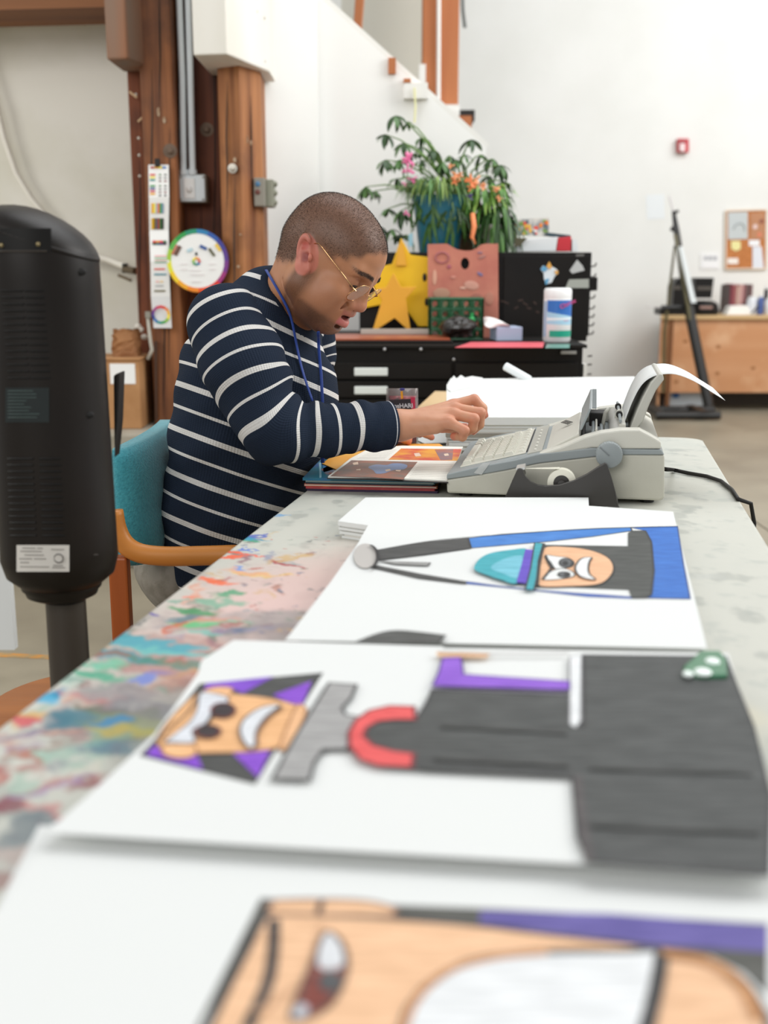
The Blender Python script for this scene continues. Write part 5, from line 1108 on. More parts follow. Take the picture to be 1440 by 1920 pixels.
# ---- big stack of large paper
ptsS = [U(x, y, .82) for x, y in [(838, 783), (838, 722), (846, 709), (905, 710), (1190, 706), (1196, 715), (1188, 783)]]
tilt = []
bs, zb9 = layered('paper_stack', 'tall stack of large white paper and grey boards behind the typewriter', 'paper stack', ptsS, .7405, [(.006, M_board, .004), (.008, M_pap2, .006), (.003, M_edge, .010), (.007, M_pap2, .002), (.005, M_pap2, .008), (.002, M_board, .006), (.006, M_pap2, .004), (.007, M_board, .002), (.003, M_edge, .008), (.006, M_pap2, .002), (.002, M_edge, .007), (.005, M_pap2, .003), (.003, M_edge, .006), (.017, M_pap2, .0)], jit=.004, seed=8)
# torn top corner and rolled tube on the stack
random.seed(1)
fringe = [U(x, y, zb9) for x, y in [(838, 730), (843, 716), (851, 705), (856, 711), (864, 704), (872, 709), (885, 706), (905, 709), (905, 722), (845, 735)]]
MB().prism(fringe, (0, 0, .0015)).build('torn_corner', M_pap2, bs)
rt = thing('cardboard_tube', 'short white paper roll leaning on the big paper stack before the flat file', 'tube', tuple(U(990, 708, .82)))
ra, rb2 = UY(948, 687, 3.30), UY(992, 712, 3.25)
MB().tube([ra, rb2], .012, 16).build('roll', mat('roll_white', '#e4e9ea', .5), rt, smooth=40)
sm_ = thing('loose_paper', 'small white paper scraps between the sweets bag and the big stack', 'paper', tuple(U(812, 822, .745)))
MB().prism([U(x, y, .743) for x, y in [(783, 826), (790, 812), (835, 806), (850, 812), (838, 832), (800, 834)]], (0, 0, .001)).build('scrap', M_pap2, sm_)
MB().prism([U(x, y, .746) for x, y in [(797, 832), (812, 818), (838, 812), (842, 830)]], (0, 0, .001)).build('scrap', M_pap2, sm_)
# ================================================================= TYPEWRITER
TN = TU
tw0 = U(1243, 947, .741)
def PL(px, py, off=0.0): return UP(px, py, tw0 + TN * off, TN)
tw = thing('typewriter', 'light grey electric typewriter with a sheet of paper curling out of it', 'typewriter', tuple(tw0 + TN * .18 - TV * .18))
WTW = .375
M_tw = mat('tw_grey', '#bfbdb0', .5, var=(12, '#b6b4a6', .4, .7), bump=(500, .06)); M_twd = mat('tw_band', '#8f9697', .45); M_twl = mat('tw_light', '#c9c7bc', .5, bump=(500, .05))
M_key = mat('key_cream', '#c9c7ba', .5); M_twdk = mat('tw_inside', '#1f1b19', .6)
W = TN * WTW
zmin = .742
def clampz(p, z=.744): 
    q = p.copy(); 
    if q.z < z: q.z = z
    return q
lower = [(838, 927), (837, 899), (884, 889), (947, 884 - 3), (1009, 869), (1110, 857), (1160, 853), (1243, 853), (1246, 857), (1246, 935), (1233, 947), (1160, 944), (850, 931)]
lower = [(838, 927), (837, 899), (896, 890), (947, 881), (1009, 868), (1110, 856), (1160, 852), (1246, 853), (1246, 936), (1236, 946), (1160, 943), (850, 931)]
MB().prism([clampz(PL(*p), .748) for p in lower], W).build('lower_case', M_tw, tw, bevel=.004)
for (x, o_) in ((870, .03), (1215, .03), (870, WTW - .03), (1215, WTW - .03)):
    c_ = PL(x, 935, 0); c_ = Vector((c_.x, c_.y, 0)) + TN * o_; MB().cyl(c_ + Vector((0, 0, .7405)), c_ + Vector((0, 0, .750)), .012, n=14).build('rubber_foot', M_dark, tw)
band = [(837, 899), (838, 889), (896, 875), (966, 862), (1009, 851), (1110, 840), (1166, 842), (1240, 843), (1246, 853), (1160, 853), (1110, 857), (1009, 869), (947, 882), (896, 891)]
MB().prism([PL(*p, -.002) for p in band], TN * (WTW + .004)).build('trim_band', M_twd, tw, bevel=.002)
# keyboard deck: grey sloping plate with rim
zk = lambda px: PL(px, 0, 0)
deckL = PL(840, 889, .0); deckR = PL(1009, 852, .0)
dd = (deckR - deckL); dl = dd.length; dn = dd.normalized(); up_ = TN.cross(dn) * -1
if up_.z < 0: up_ = -up_
def DK(a, b, h=0): return deckL + dn * a + TN * b + up_ * h      # a along slope from front, b in depth
MB().prism([DK(.004, .004, .001), DK(dl, .004, .001), DK(dl, WTW - .004, .001), DK(.004, WTW - .004, .001)], -up_ * .004).build('key_deck', M_twd, tw, bevel=.001)
# cream key surround block
MB().prism([DK(.018, .035, .001), DK(.138, .035, .001), DK(.138, WTW - .03, .001), DK(.018, WTW - .03, .001)], up_ * .002).build('key_surround', M_key, tw, bevel=.001)
random.seed(9)
def keycap(a0, a1, b0, b1, h=.009, nm='key'):
    i = .0022; P_ = [DK(a0, b0, .003), DK(a1, b0, .003), DK(a1, b1, .003), DK(a0, b1, .003), DK(a0 + i, b0 + i, h), DK(a1 - i, b0 + i, h), DK(a1 - i, b1 - i, h), DK(a0 + i, b1 - i, h)]
    mb = MB(); mb.add(P_, [(0, 3, 2, 1), (4, 5, 6, 7), (0, 1, 5, 4), (1, 2, 6, 5), (2, 3, 7, 6), (3, 0, 4, 7)]); return mb.build(nm, M_key, tw)
kp = .0192
keycap(.022, .038, .10, .245, .009)          # space bar
for b in (.045, .067, ): keycap(.022, .038, b, b + .019)
for b in (.255, .28, .305): keycap(.022, .038, b, b + .021)
for r_, (a0, off) in enumerate([(.042, .052), (.0612, .046), (.0804, .040), (.0996, .035)]):
    b = off + .004; n_ = 13 if r_ < 3 else 14
    ws_ = [1.4] + [1] * (n_ - 3) + [1.6]
    for w_ in ws_:
        if b + w_ * kp > WTW - .034: break
        keycap(a0, a0 + kp - .0025, b, b + w_ * kp - .0025); b += w_ * kp
for i in range(9): keycap(.1225, .1335, .05 + i * .033, .05 + i * .033 + .027, .006, 'function_key')
MB().tube([DK(.139, .05, .002), DK(.139, .33, .002)], .0012, 4).build('groove', M_twdk, tw)
MB().prism([DK(.142, .02, .001), DK(.168, .02, .001), DK(.168, WTW - .02, .001), DK(.142, WTW - .02, .001)], up_ * .0015).build('label_panel', mat('panel_grey', '#aeada3', .5), tw)
for i in range(7): MB().box(DK(.155, .05 + i * .04, .003), (.004, .018, .0006), -ANG).build('white_mark', M_twl, tw)
# front cover wedge
cov = [(1009, 857), (1009, 851), (1030, 842), (1060, 828), (1084, 816), (1088, 845)]
covo = MB().prism([PL(*p, .035) for p in [(1012, 850), (1034, 838), (1062, 824), (1085, 812), (1090, 835), (1060, 845)]], TN * (WTW - .07)).build('front_cover', M_twl, tw, bevel=.002)
for i in range(4): MB().box(PL(1052 + i * 3, 829 - i * 1.4, 0) + TN * .22 + Vector((0, 0, .003)), (.002, .028, .001), -ANG + .5).build('cover_mark', M_twdk, tw)
# side cheeks
cheek = [(1009, 858), (1009, 851), (1050, 839), (1096, 819), (1126, 811), (1165, 806), (1199, 806), (1220, 817), (1239, 828), (1240, 842), (1166, 842), (1110, 840)]
for off in (0, WTW - .034): MB().prism([PL(*p, -.001) + TN * off for p in cheek], TN * .035).build('side_cheek', M_twl, tw, bevel=.004)
# rear hood
hood = [(1186, 812), (1199, 807), (1220, 818), (1238, 829), (1239, 842), (1186, 842)]
MB().prism([PL(*p, .033) for p in hood], TN * (WTW - .066)).build('rear_hood', M_twl, tw, bevel=.003)
# dark interior well
MB().prism([PL(*p, .034) for p in [(1090, 848), (1090, 838), (1186, 838), (1186, 848)]], TN * (WTW - .068)).build('inside_floor', M_twdk, tw)
MB().prism([PL(*p, .036) for p in [(1090, 838), (1092, 820), (1096, 820), (1096, 838)]], TN * (WTW - .07)).build('inside_wall', M_twdk, tw)
# platen
pc = PL(1160, 824, 0); MB().cyl(pc + TN * .036, pc + TN * (WTW - .036), .015, n=28).build('platen', mat('platen_grey', '#b5b3ac', .5), tw, smooth=40)
# guide rails and carriage
for (x, y, r, m_) in [(1112, 817, .003, M_twd), (1118, 812, .002, M_twl), (1128, 822, .003, M_twd)]:
    c_ = PL(x, y, 0); MB().cyl(c_ + TN * .036, c_ + TN * (WTW - .036), r, n=8).build('rail', m_, tw)
cc_ = PL(1120, 812, 0)
MB().box(cc_ + TN * .20, (.030, .05, .026), -ANG).build('print_carriage', M_twdk, tw, bevel=.003)
for q_ in ([(1130, 812), (1131, 792), (1135, 773), (1142, 766)], [(1155, 808), (1155, 790), (1157, 775), (1163, 768)]):
    MB().tube([PL(x_, y_, .17) for x_, y_ in q_], .0035, 8).build('card_holder', M_twl, tw, smooth=True)
MB().box(PL(1168, 806, 0) + TN * .19, (.012, .28, .006), -ANG).build('paper_bail', M_twl, tw, bevel=.001)
MB().cyl(PL(1164, 806, 0) + TN * .05 + Vector((0, 0, .008)), PL(1164, 806, 0) + TN * .33 + Vector((0, 0, .008)), .0028, n=8).build('bail_rod', M_twd, tw)
for b in (.14, .26): MB().cyl(PL(1164, 806, 0) + TN * b + Vector((0, 0, .008)), PL(1164, 806, 0) + TN * (b + .012) + Vector((0, 0, .008)), .006, n=14).build('bail_roller', M_dark, tw)
# raised ruler flap
f0 = PL(1086, 812, 0) + TN * .036; f1 = f0 + TN * (WTW - .072)
hv = (Vector((0, 0, 1)) * .040 + TV * .016)
MB().prism([f0, f1, f1 + hv, f0 + hv * .95], TV * .004).build('ruler_flap', M_twd, tw, bevel=.001)
for i in range(34): 
    p_ = lerp(f0, f1, (i + .5) / 34) + hv * .8 + TV * .0042; MB().box(p_, (.001, .0022, .012 if i % 5 == 0 else .008), -ANG).build('ruler_tick', M_twdk, tw)
M2 = MB()
for i in range(30): M2.box(lerp(f0, f1, (i + .5) / 30) + hv * .98 + TV * .008, (.008, .003, .003), -ANG)
M2.build('flap_teeth', M_twd, tw)['kind'] = 'stuff'
# paper support: curved plate
sup = [(1180, 806), (1192, 806), (1206, 790), (1216, 762), (1230, 732), (1245, 712), (1243, 702), (1236, 701), (1220, 718), (1204, 748), (1192, 776)]
MB().prism([PL(*p, .075) for p in sup], TN * .23).build('paper_support', mat('tw_support', '#b9b8af', .5), tw, bevel=.002)
MB().prism([PL(*p, .30) for p in [(1196, 740), (1212, 716), (1222, 706), (1226, 712), (1206, 742)]], TN * .012).build('paper_guide', mat('guide_beige', '#c9c0a4', .5), tw)
# sheet of paper
near = [(1160, 812), (1168, 800), (1176, 778), (1188, 748), (1203, 722), (1220, 708), (1240, 702), (1268, 702), (1302, 715), (1336, 736), (1360, 751)]
rows = []
for p in splo(near, 4): a_ = PL(*p, .085); rows.append([a_ + TN * (.216 * k / 3) for k in range(4)])
pso = MB().sheet(rows, (0, 0, -.0003)).build('typing_paper', M_pap2, None, smooth=True); tag(pso, 'sheet of paper in the typewriter, curling over its back', 'paper')
# knob
kc = PL(1142, 850, 0)
Mk = Matrix((TV, Vector((0, 0, 1)), -TN)).transposed() if False else Matrix(((TV.x, 0, -TN.x), (TV.y, 0, -TN.y), (0, 1, 0)))
rk = 24 / FPX * kc.y * 1.02
rib = lambda a, z: 1 + .025 * (1 if math.sin(a * 36) > 0 else 0)
MB().lathe([(rk * .6, 0), (rk * .98, .004), (rk, .007), (rk, .020), (rk * .96, .023), (rk * .85, .024)], kc, 144, Mk, rib).build('platen_knob', M_twd, tw, smooth=35)
ka = kc - TN * .0245
MB().tube([ka + TV * -.016 + Vector((0, 0, .014)), ka + TV * .0 + Vector((0, 0, 0))], .0012, 6).build('knob_mark', mat('mark_grey', '#7b8082', .5), tw)
MB().cyl(kc + TN * .001, kc - TN * .0, rk * .5).build('knob_shaft', M_twd, tw) if False else None
# cord
cz = .744
cd_ = MB().tube([PL(1240, 878, .06), PL(1248, 880, .05)] + [U(x, y, .7445) for x, y in [(1262, 881), (1290, 887), (1325, 893), (1352, 902), (1372, 918), (1384, 936)]] + [T(*toT(U(1386, 938, .74)), .735) + TV * .02, T(*toT(U(1386, 938, .74)), .70) + TV * .028, T(*toT(U(1386, 938, .74)), .3) + TV * .03, T(*toT(U(1386, 938, .74)), .012) + TV * .04, T(*toT(U(1386, 938, .74)), .010) + TV * .3], .0038, 8).build('power_cord', M_dark, smooth=True)
tag(cd_, 'black power cord running from the typewriter over the right table edge', 'cord')
# tape strip stuck on typewriter front corner
MB().prism([PL(888, 887, -.0035), PL(903, 890, -.0035), PL(919, 868, -.0035), PL(905, 868, -.0035)], -TN * .0004).build('clear_tape', mat('clear_tape', '#d4d6d4', .15, alpha=.55), tw)

# ---- tape dispenser
d0 = U(1160, 960, .742)
def DP(px, py, off=0.0): return UP(px, py, d0 + TN * off, TN)
td = thing('tape_dispenser', 'black desk tape dispenser with a roll of clear tape in front of the typewriter', 'tape dispenser', tuple(d0 + TN * .02 - TV * .1))
M_tdb = mat('dispenser_black', '#35322f', .38)
outer = [(942, 960), (947, 932), (960, 902), (970, 880), (974, 878), (980, 880)]
dip = [(980, 882), (985, 893), (995, 903), (1008, 909), (1022, 911), (1048, 909), (1075, 901), (1100, 889), (1120, 876), (1134, 868), (1138, 870)]
back = [(1146, 893), (1154, 922), (1160, 952), (1161, 962)]
def clamp742(p): q = p.copy(); q.z = max(q.z, .7415); return q
for off, th_ in ((0, .006), (.040, .006)): MB().prism([clamp742(DP(*p, off)) for p in outer + dip + back], TN * th_).build('side_plate', M_tdb, td, bevel=.0012)
low = [(942, 960), (948, 934), (975, 925), (1040, 926), (1110, 912), (1146, 900), (1158, 940), (1161, 962)]
MB().prism([clamp742(DP(*p, .0055)) for p in low], TN * .035).build('weighted_base', M_tdb, td)
MB().prism([DP(*p, .0055) for p in [(960, 903), (971, 879), (980, 881), (984, 893), (972, 915)]], TN * .035).build('nose_block', M_tdb, td)
MB().prism([DP(*p, .004) for p in [(967, 879), (983, 876), (984, 880), (970, 884)]], TN * .038).build('cutter', mat('cutter', '#cfd0cc', .3, .5), td)
rc_ = DP(1053, 904, .023); rr_ = .0235
mb = MB(); NN = 36
for (r_, a_) in ((rr_, -.0095), (rr_, .0095), (.0135, .0095), (.0135, -.0095)):
    for j in range(NN): t = 2 * math.pi * j / NN; mb.v.append(tuple(rc_ + TN * a_ + TV * (r_ * math.cos(t)) + Vector((0, 0, r_ * math.sin(t)))))
for i in range(4):
    for j in range(NN): mb.f.append([i * NN + j, i * NN + (j + 1) % NN, ((i + 1) % 4) * NN + (j + 1) % NN, ((i + 1) % 4) * NN + j]); mb.mi.append(0)
ro = mb.build('tape_roll', mat('tape_cream', '#e6e3d2', .35), None, smooth=40); tag(ro, 'roll of cream coloured tape in the black dispenser', 'tape')
MB().cyl(rc_ - TN * .010, rc_ + TN * .010, .0130, n=24).build('hub', M_tdb, td, smooth=40)
MB().cyl(rc_ - TN * .018, rc_ + TN * .018, .006, n=14).build('axle', M_tdb, td)
MB().prism([rc_ + Vector((0, 0, rr_)) - TV * .004 - TN * .0085, rc_ + Vector((0, 0, rr_)) - TV * .004 + TN * .0085, DP(978, 879, .0315), DP(978, 879, .0145)], (0, 0, .0008)).build('tape_tail', mat('tape_cream', '#e6e3d2', .35), ro)

# ================================================================= BOOKS
cols = [('#3a2348', 'dark purple picture book at the bottom of the book stack'), ('#b23a40', 'red edged picture book, second from the bottom of the stack'), ('#c8544a', 'red and orange picture book in the middle of the stack'), ('#26323c', 'thin dark blue picture book above the red ones'), ('#7fa8b0', 'pale blue edged picture book, second from the top of the stack'), ('#1f7f96', 'teal and blue covered picture book on top of the stack, under the open book')]
z = .7405; bkw = 0.232
q = [U(570, 919, .742), U(806, 924, .742)]; ex = (q[1] - q[0]).normalized(); ex.z = 0; ey = Vector((-ex.y, ex.x, 0))
hts = [.0042, .0036, .0042, .0028, .0036, .0044]; lens = [.240, .236, .243, .232, .236, .246]
random.seed(6); BK0 = Vector((q[0].x, q[0].y, 0))
for i, ((c, lab), h) in enumerate(zip(cols, hts)):
    j = Vector((random.uniform(0, .006), random.uniform(0, .004), 0)) if i < 5 else Vector((-.002, -.002, 0))
    o_ = BK0 + ex * j.x + ey * j.y; L_ = lens[i]; D_ = .205
    bk = thing('picture_book', lab, 'book', tuple(o_ + ex * L_ / 2 + ey * D_ / 2 + Vector((0, 0, z))), 'stack of picture books')
    cm_ = mat('cover' + c[1:], c, .3, var=(14, {'#1f7f96': '#2f5fa0', '#c8544a': '#e8a040', '#b23a40': '#d85a5a'}.get(c, c), .45, .6))
    def R4(a0, b0, a1, b1, zz_): return [o_ + ex * a0 + ey * b0 + Vector((0, 0, zz_)), o_ + ex * a1 + ey * b0 + Vector((0, 0, zz_)), o_ + ex * a1 + ey * b1 + Vector((0, 0, zz_)), o_ + ex * a0 + ey * b1 + Vector((0, 0, zz_))]
    MB().prism(R4(0, 0, L_, D_, z), (0, 0, .0008)).build('back_cover', cm_, bk)
    MB().prism(R4(0, .002, L_ - .002, D_ - .002, z + .0008), (0, 0, h - .0016)).build('pages', mat('page_edge', '#d9d4c4', .8) if i in (4, 2) else cm_, bk)
    MB().prism(R4(0, 0, L_, D_, z + h - .0008), (0, 0, .0008)).build('front_cover', cm_, bk)
    if i == 5:
        zt__ = z + h + .0001
        flatz('cover_figure', [(602, 880), (622, 870), (640, 874), (634, 892), (612, 890)], zt__, mat('cover_rust', '#b0644a', .4, var=(40, '#5a90b0', .4, .6)), parent=bk, t=.0001)
        flatz('cover_band', [(598, 868), (602, 866), (603, 895), (599, 896)], zt__ + .0001, mat('cover_sky', '#9fd0e0', .3), parent=bk, t=.0001)
        flatz('cover_sky', [(606, 869), (650, 866), (640, 876), (606, 886)], zt__, mat('cover_blue', '#4a86c0', .3, var=(30, '#7fb0d8', .4, .6)), parent=bk, t=.0001)
    z += h + .0003
# orange folder lying on the stack, under the open book
fo = MB().prism([U(x, y, z + .0015) for x, y in [(604, 869), (616, 860), (650, 851), (690, 843), (712, 832), (824, 832), (830, 836), (830, 846), (850, 880), (640, 884)]], (0, 0, .0016)).build('orange_folder', mat('folder_orange', '#e8a23c', .5, var=(10, '#f0b858', .4, .7)))
fo.location.z = z + .0001; tag(fo, 'orange folder lying on the picture books under the open book', 'folder'); z += .0020
# open book
M_pg = mat('open_page', '#eceae0', .6)
ob = thing('open_book', 'open picture book with a blue creature picture and text columns, on the book stack', 'book', tuple(U(740, 880, z)))
zo = z + .001
flatz('page', [(615, 896), (657, 862), (859, 866), (838, 903), (756, 900), (700, 897)], zo, M_pg, t=.0028, parent=ob)
flatz('page', [(657, 862), (700, 839), (716, 842), (752, 838), (868, 840), (859, 866)], zo, M_pg, t=.0028, parent=ob)
flatz('cover_edge', [(613, 898), (640, 880), (850, 885), (840, 906), (756, 903), (690, 900)], zo - .0008, M_dark, t=.0008, parent=ob)
zp_ = zo + .0029
M_pic1 = mat('picture_brown', '#a46a58', .35, var=(22, '#7a6a62', .38, .62)); M_pic2 = mat('picture_fire', '#d8523c', .35, var=(18, '#f0a838', .40, .60))
flatz('picture', [(619, 893), (659, 863), (783, 866), (756, 899), (700, 895)], zp_, M_pic1, t=.0001, parent=ob)
flatz('picture', [(728, 862), (752, 841), (866, 842), (858, 864)], zp_, M_pic2, t=.0001, parent=ob)
flatz('picture_figure', spl([(690, 876), (705, 871), (725, 872), (735, 869), (752, 869), (764, 873), (757, 880), (738, 881), (722, 887), (706, 888), (700, 882)], 3), zp_ + .0002, mat('creature_blue', '#7f9cc8', .35), t=.0001, parent=ob)
for p_ in [[(661, 868), (671, 866), (672, 871), (663, 872)], [(722, 881), (731, 879), (733, 882), (724, 884)], [(742, 881), (752, 881), (750, 884), (742, 883)], [(668, 880), (676, 879), (676, 882), (668, 882)]]: flatz('picture_spot', p_, zp_ + .0004, mat('spot_pale', '#ecd0b8', .4), t=.0001, parent=ob)
for p_ in [[(776, 850), (786, 849), (790, 855), (779, 856)], [(832, 851), (840, 850), (842, 854), (834, 855)]]: flatz('picture_spot', p_, zp_ + .0002, mat('spot_pale', '#ecd0b8', .4), t=.0001, parent=ob)
flatz('picture_smoke', [(815, 843), (850, 842), (848, 862), (826, 863)], zp_ + .0001, mat('smoke', '#8a7078', .4, var=(25, '#b06a5a', .4, .6)), t=.0001, parent=ob)
M_tx = mat('text_grey', '#a8a59a', .7)
mb = MB()
for i in range(9):
    t = (i + .5) / 9; a_ = (lerp(786, 766, t), lerp(869, 897, t)); b_ = (lerp(852, 836, t), lerp(870, 899, t)); w_ = .7
    p1_, p2_ = U(*a_, zp_), U(*b_, zp_); d = (p2_ - p1_).normalized(); n_ = Vector((-d.y, d.x, 0)) * .0011
    mb.add([p1_ - n_, p2_ - n_, p2_ + n_, p1_ + n_], [(0, 1, 2, 3)])
mb.build('text_lines', M_tx, ob)['kind'] = 'stuff'
mb = MB()
for i in range(8):
    t = (i + .5) / 8; a_ = (lerp(704, 667, t), lerp(841, 861, t)); b_ = (lerp(746, 720, t), lerp(842, 861, t))
    p1_, p2_ = U(*a_, zp_), U(*b_, zp_); d = (p2_ - p1_).normalized(); n_ = Vector((-d.y, d.x, 0)) * .0011
    mb.add([p1_ - n_, p2_ - n_, p2_ + n_, p1_ + n_], [(0, 1, 2, 3)])
mb.build('text_lines', M_tx, ob)['kind'] = 'stuff'
# ---- sweets bag
YCa = 2.50
cbg = thing('sweets_bag', 'clear and red plastic sweets bag with dark hand lettering standing behind the wrist', 'bag', tuple(Vector((UY(752, 830, YCa).x, YCa, .7405))))
def pillow(x0, x1, y0, y1, Y, thick, m, nm, par, n=12, mrk=0, zfix=None):
    rows_f, rows_b = [], []
    for i in range(n + 1):
        rf, rb_ = [], []
        for j in range(n + 1):
            s, t = j / n, i / n; px = lerp(x0, x1, s) + mrk * math.sin(t * 9) ; py = lerp(y0, y1, t)
            b = (math.sin(math.pi * s) ** .6) * (math.sin(math.pi * min(1, t * .75 + .25)) ** .6 if t < 1 else .0) * thick
            if i == 0: b = .0005
            wv = .0016 * math.sin(s * 23 + t * 5) + .0014 * math.sin(t * 31 + s * 7)
            p_ = UY(px, py, Y); 
            if zfix: p_.z = max(p_.z, zfix)
            rf.append(p_ + Vector((0, -b - wv - .001, 0))); rb_.append(p_ + Vector((0, b + .001, 0)))
        rows_f.append(rf); rows_b.append(rb_)
    mb = MB(); mb.sheet(rows_f); mb.sheet([r[::-1] for r in rows_b]); return mb.build(nm, m, par, smooth=True)
pillow(724, 784, 728, 838, YCa, .018, mat('clear_plastic', '#b9b2ae', .12, alpha=.35, spec=1), 'clear_film', cbg, zfix=.7415)
M_red = mat('sweets_red', '#b02038', .3, var=(60, '#3a1420', .45, .6))
pillow(729, 781, 742, 838, YCa, .014, M_red, 'red_contents', cbg, zfix=.742)
lb_ = lambda px, py: UY(px, py, YCa - .024)
MB().prism([lb_(729, 750), lb_(770, 748), lb_(771, 768), lb_(729, 770)], (0, .001, 0)).build('dark_print', mat('print_dark', '#23242e', .4), cbg)
text('hand_lettering', 'KosHARI', .0135, mat('letter_pale', '#cdd6de', .4), cbg, lb_(731, 765) + Vector((0, -.001, 0)), (1, 0, .02), (-.12, 0, 1), .0004, bold=.0004)
MB().prism([lb_(751, 734), lb_(755, 733), lb_(756, 747), lb_(752, 748)], (0, -.001, 0)).build('yellow_mark', mat('mark_yellow', '#f0a818', .4), cbg)
MB().prism([lb_(770, 745), lb_(778, 744), lb_(779, 768), lb_(772, 769)], (0, -.001, 0)).build('red_panel', mat('panel_red', '#c02850', .4), cbg)
MB().ell(lb_(754, 730), (.006, .001, .003), 10, 6).build('blue_mark', mat('mark_blue', '#3a3a8a', .4), cbg)
MB().prism([lb_(743, 815), lb_(768, 806), lb_(772, 818), lb_(748, 826)], (0, -.001, 0)).build('dark_swirl', mat('print_dark', '#23242e', .4), cbg)
MB().prism([lb_(748, 818), lb_(764, 812), lb_(765, 817), lb_(750, 823)], (0, -.002, 0)).build('pale_swirl', mat('swirl', '#b9b4c8', .4), cbg)

# ================================================================= TOWER HEATER
YH = 1.5
ht = thing('tower_heater', 'tall black tower heater on a grey-black pole, seen from behind', 'heater', (UY(115, 1000, YH).x, YH, 0))
hc = UY(115, 1000, YH); hx = UY(97, 760, YH).x - .002; hz0 = UY(115, 1108, YH - .05).z; hz1 = UY(60, 383, YH).z
M_h = mat('heater_black', '#130d08', .42, spec=.3, var=(6, '#18110b', .4, .7)); M_hd = mat('heater_dark', '#0a0806', .5, spec=.3); M_hp = mat('heater_pole', '#38312a', .4)
rb_, rt_ = .079, .074
def hr(z): return lerp(rb_, rt_, (z - hz0) / (hz1 - hz0))
prof = [(.035, hz0 - .012), (rb_ * .62, hz0 - .008), (rb_ * .92, hz0 + .012), (rb_, hz0 + .035)]
zs_ = hz1 - .046
for i in range(9): z_ = lerp(hz0 + .05, zs_, i / 8); prof.append((hr(z_), z_))
for (f, dz_) in [(.985, .006), (.95, .011), (.88, .018), (.76, .025), (.60, .031), (.40, .036), (.2, .039), (.02, .040)]: prof.append((hr(zs_) * f, zs_ + dz_))
hcx = hx; HCn = Vector((hcx, YH, 0))
def slant(mb):
    q = []
    for p in mb.v:
        t = max(0, min(1, (p[2] - (zs_ - .12)) / .12)); t = t * t * (3 - 2 * t); q.append((p[0], p[1], p[2] - .32 * (p[0] - hcx) * t))
    mb.v = q; return mb
slant(MB().lathe(prof, (hcx, YH, 0), 64)).build('body', M_h, ht, smooth=35)
slant(MB().lathe([(hr(zs_) * 1.004, zs_ - .003), (hr(zs_) * 1.012, zs_), (hr(zs_) * 1.004, zs_ + .003)], (hcx, YH, 0), 64)).build('cap_seam', M_h, ht, smooth=True)
MB().lathe([(.040, hz0 - .022), (.048, hz0 - .018), (.050, hz0 - .012), (.054, hz0 - .008), (.055, hz0 - .002)], (hcx, YH, 0), 40).build('swivel_ring', M_h, ht, smooth=40)
pxx = UY(132, 1180, YH).x; pxx = hcx + .004
MB().lathe([(.033, .02), (.029, .35), (.0275, hz0 - .028)], (pxx, YH, 0), 32).build('pole', M_hp, ht, smooth=40)
MB().lathe([(.10, 0), (.102, .008), (.095, .020), (.045, .035), (.035, .05)], (pxx, YH, 0), 48).build('base', M_h, ht, smooth=40)
def HP(px, py, off=.001):
    d = ray(px, py); r = None
    z = UY(px, py, YH - .08).z
    for _ in range(6):
        r = hr(z) + off; a_ = d.x ** 2 + d.y ** 2; b_ = 2 * (d.x * -hcx + d.y * -YH); c_ = hcx ** 2 + YH ** 2 - r * r; disc = max(0, b_ * b_ - 4 * a_ * c_)
        t = (-b_ - math.sqrt(disc)) / (2 * a_); p = CAMP + d * t; z = p.z
    return p
def hpatch(nm, x0, x1, y0, y1, m, off=.0008, n=10, par=None):
    rows = [[HP(lerp(x0, x1, j / n), lerp(y0, y1, i / 4), off) for j in range(n + 1)] for i in range(5)]
    return MB().sheet(rows).build(nm, m, par or ht, smooth=True)
for i in range(14): MB().tube([HP(x, 545 + i * 12.6 + (x - 50) * .0, .0006) for x in range(2 + i, 44 + i, 8)], .0012, 6).build('vent_slat', M_hd, ht); MB().tube([HP(x, 545 + i * 12.6, .0006) for x in range(46 + i, 84 + i, 7)], .0012, 6).build('vent_slat', M_hd, ht)
for i in range(13): MB().tube([HP(x, 860 + i * 12, .0006) for x in range(14 + i // 2, 68 + i // 2, 8)], .0013, 6).build('vent_slat', M_hd, ht); MB().tube([HP(x, 860 + i * 12, .0006) for x in range(74 + i // 2, 122 + i // 2, 8)], .0013, 6).build('vent_slat', M_hd, ht)
hpatch('handle_recess', -20, 96, 428, 471, M_hd); MB().tube([HP(x, 471, .001) for x in range(-20, 97, 12)], .0012, 6).build('recess_lip', M_hp, ht)
for (x, y) in ((3, 460), (71, 458)): MB().ell(HP(x, y, .0015), (.003, .002, .003), 10, 6).build('screw', mat('brass_screw', '#8a7c5a', .35, .7), ht, smooth=True)
for (x, y) in ((152, 510), (167, 778)): MB().ell(HP(x, y, .0), (.007, .003, .0045), 14, 8).build('screw_hole', mat('hole_black', '#080605', .7), ht, smooth=True)
MB().ell(HP(178, 1040, .0), (.005, .002, .001), 14, 8).build('small_slot', M_hp, ht)
lab1 = hpatch('rating_label', 10, 92, 727, 792, mat('dark_label', '#161e1d', .3), .0009)
random.seed(12)
for i in range(9):
    y = 733 + i * 6.2; xe_ = random.uniform(45, 80); MB().tube([HP(x, y, .0014) for x in np.linspace(15, xe_, 5)], .0006, 4).build('print_line', mat('lab_line', '#4c5c59', .4), lab1)
lab2 = hpatch('white_label', 31, 130, 1022, 1072, mat('hlabel_white', '#cfcbc4', .5), .0009)
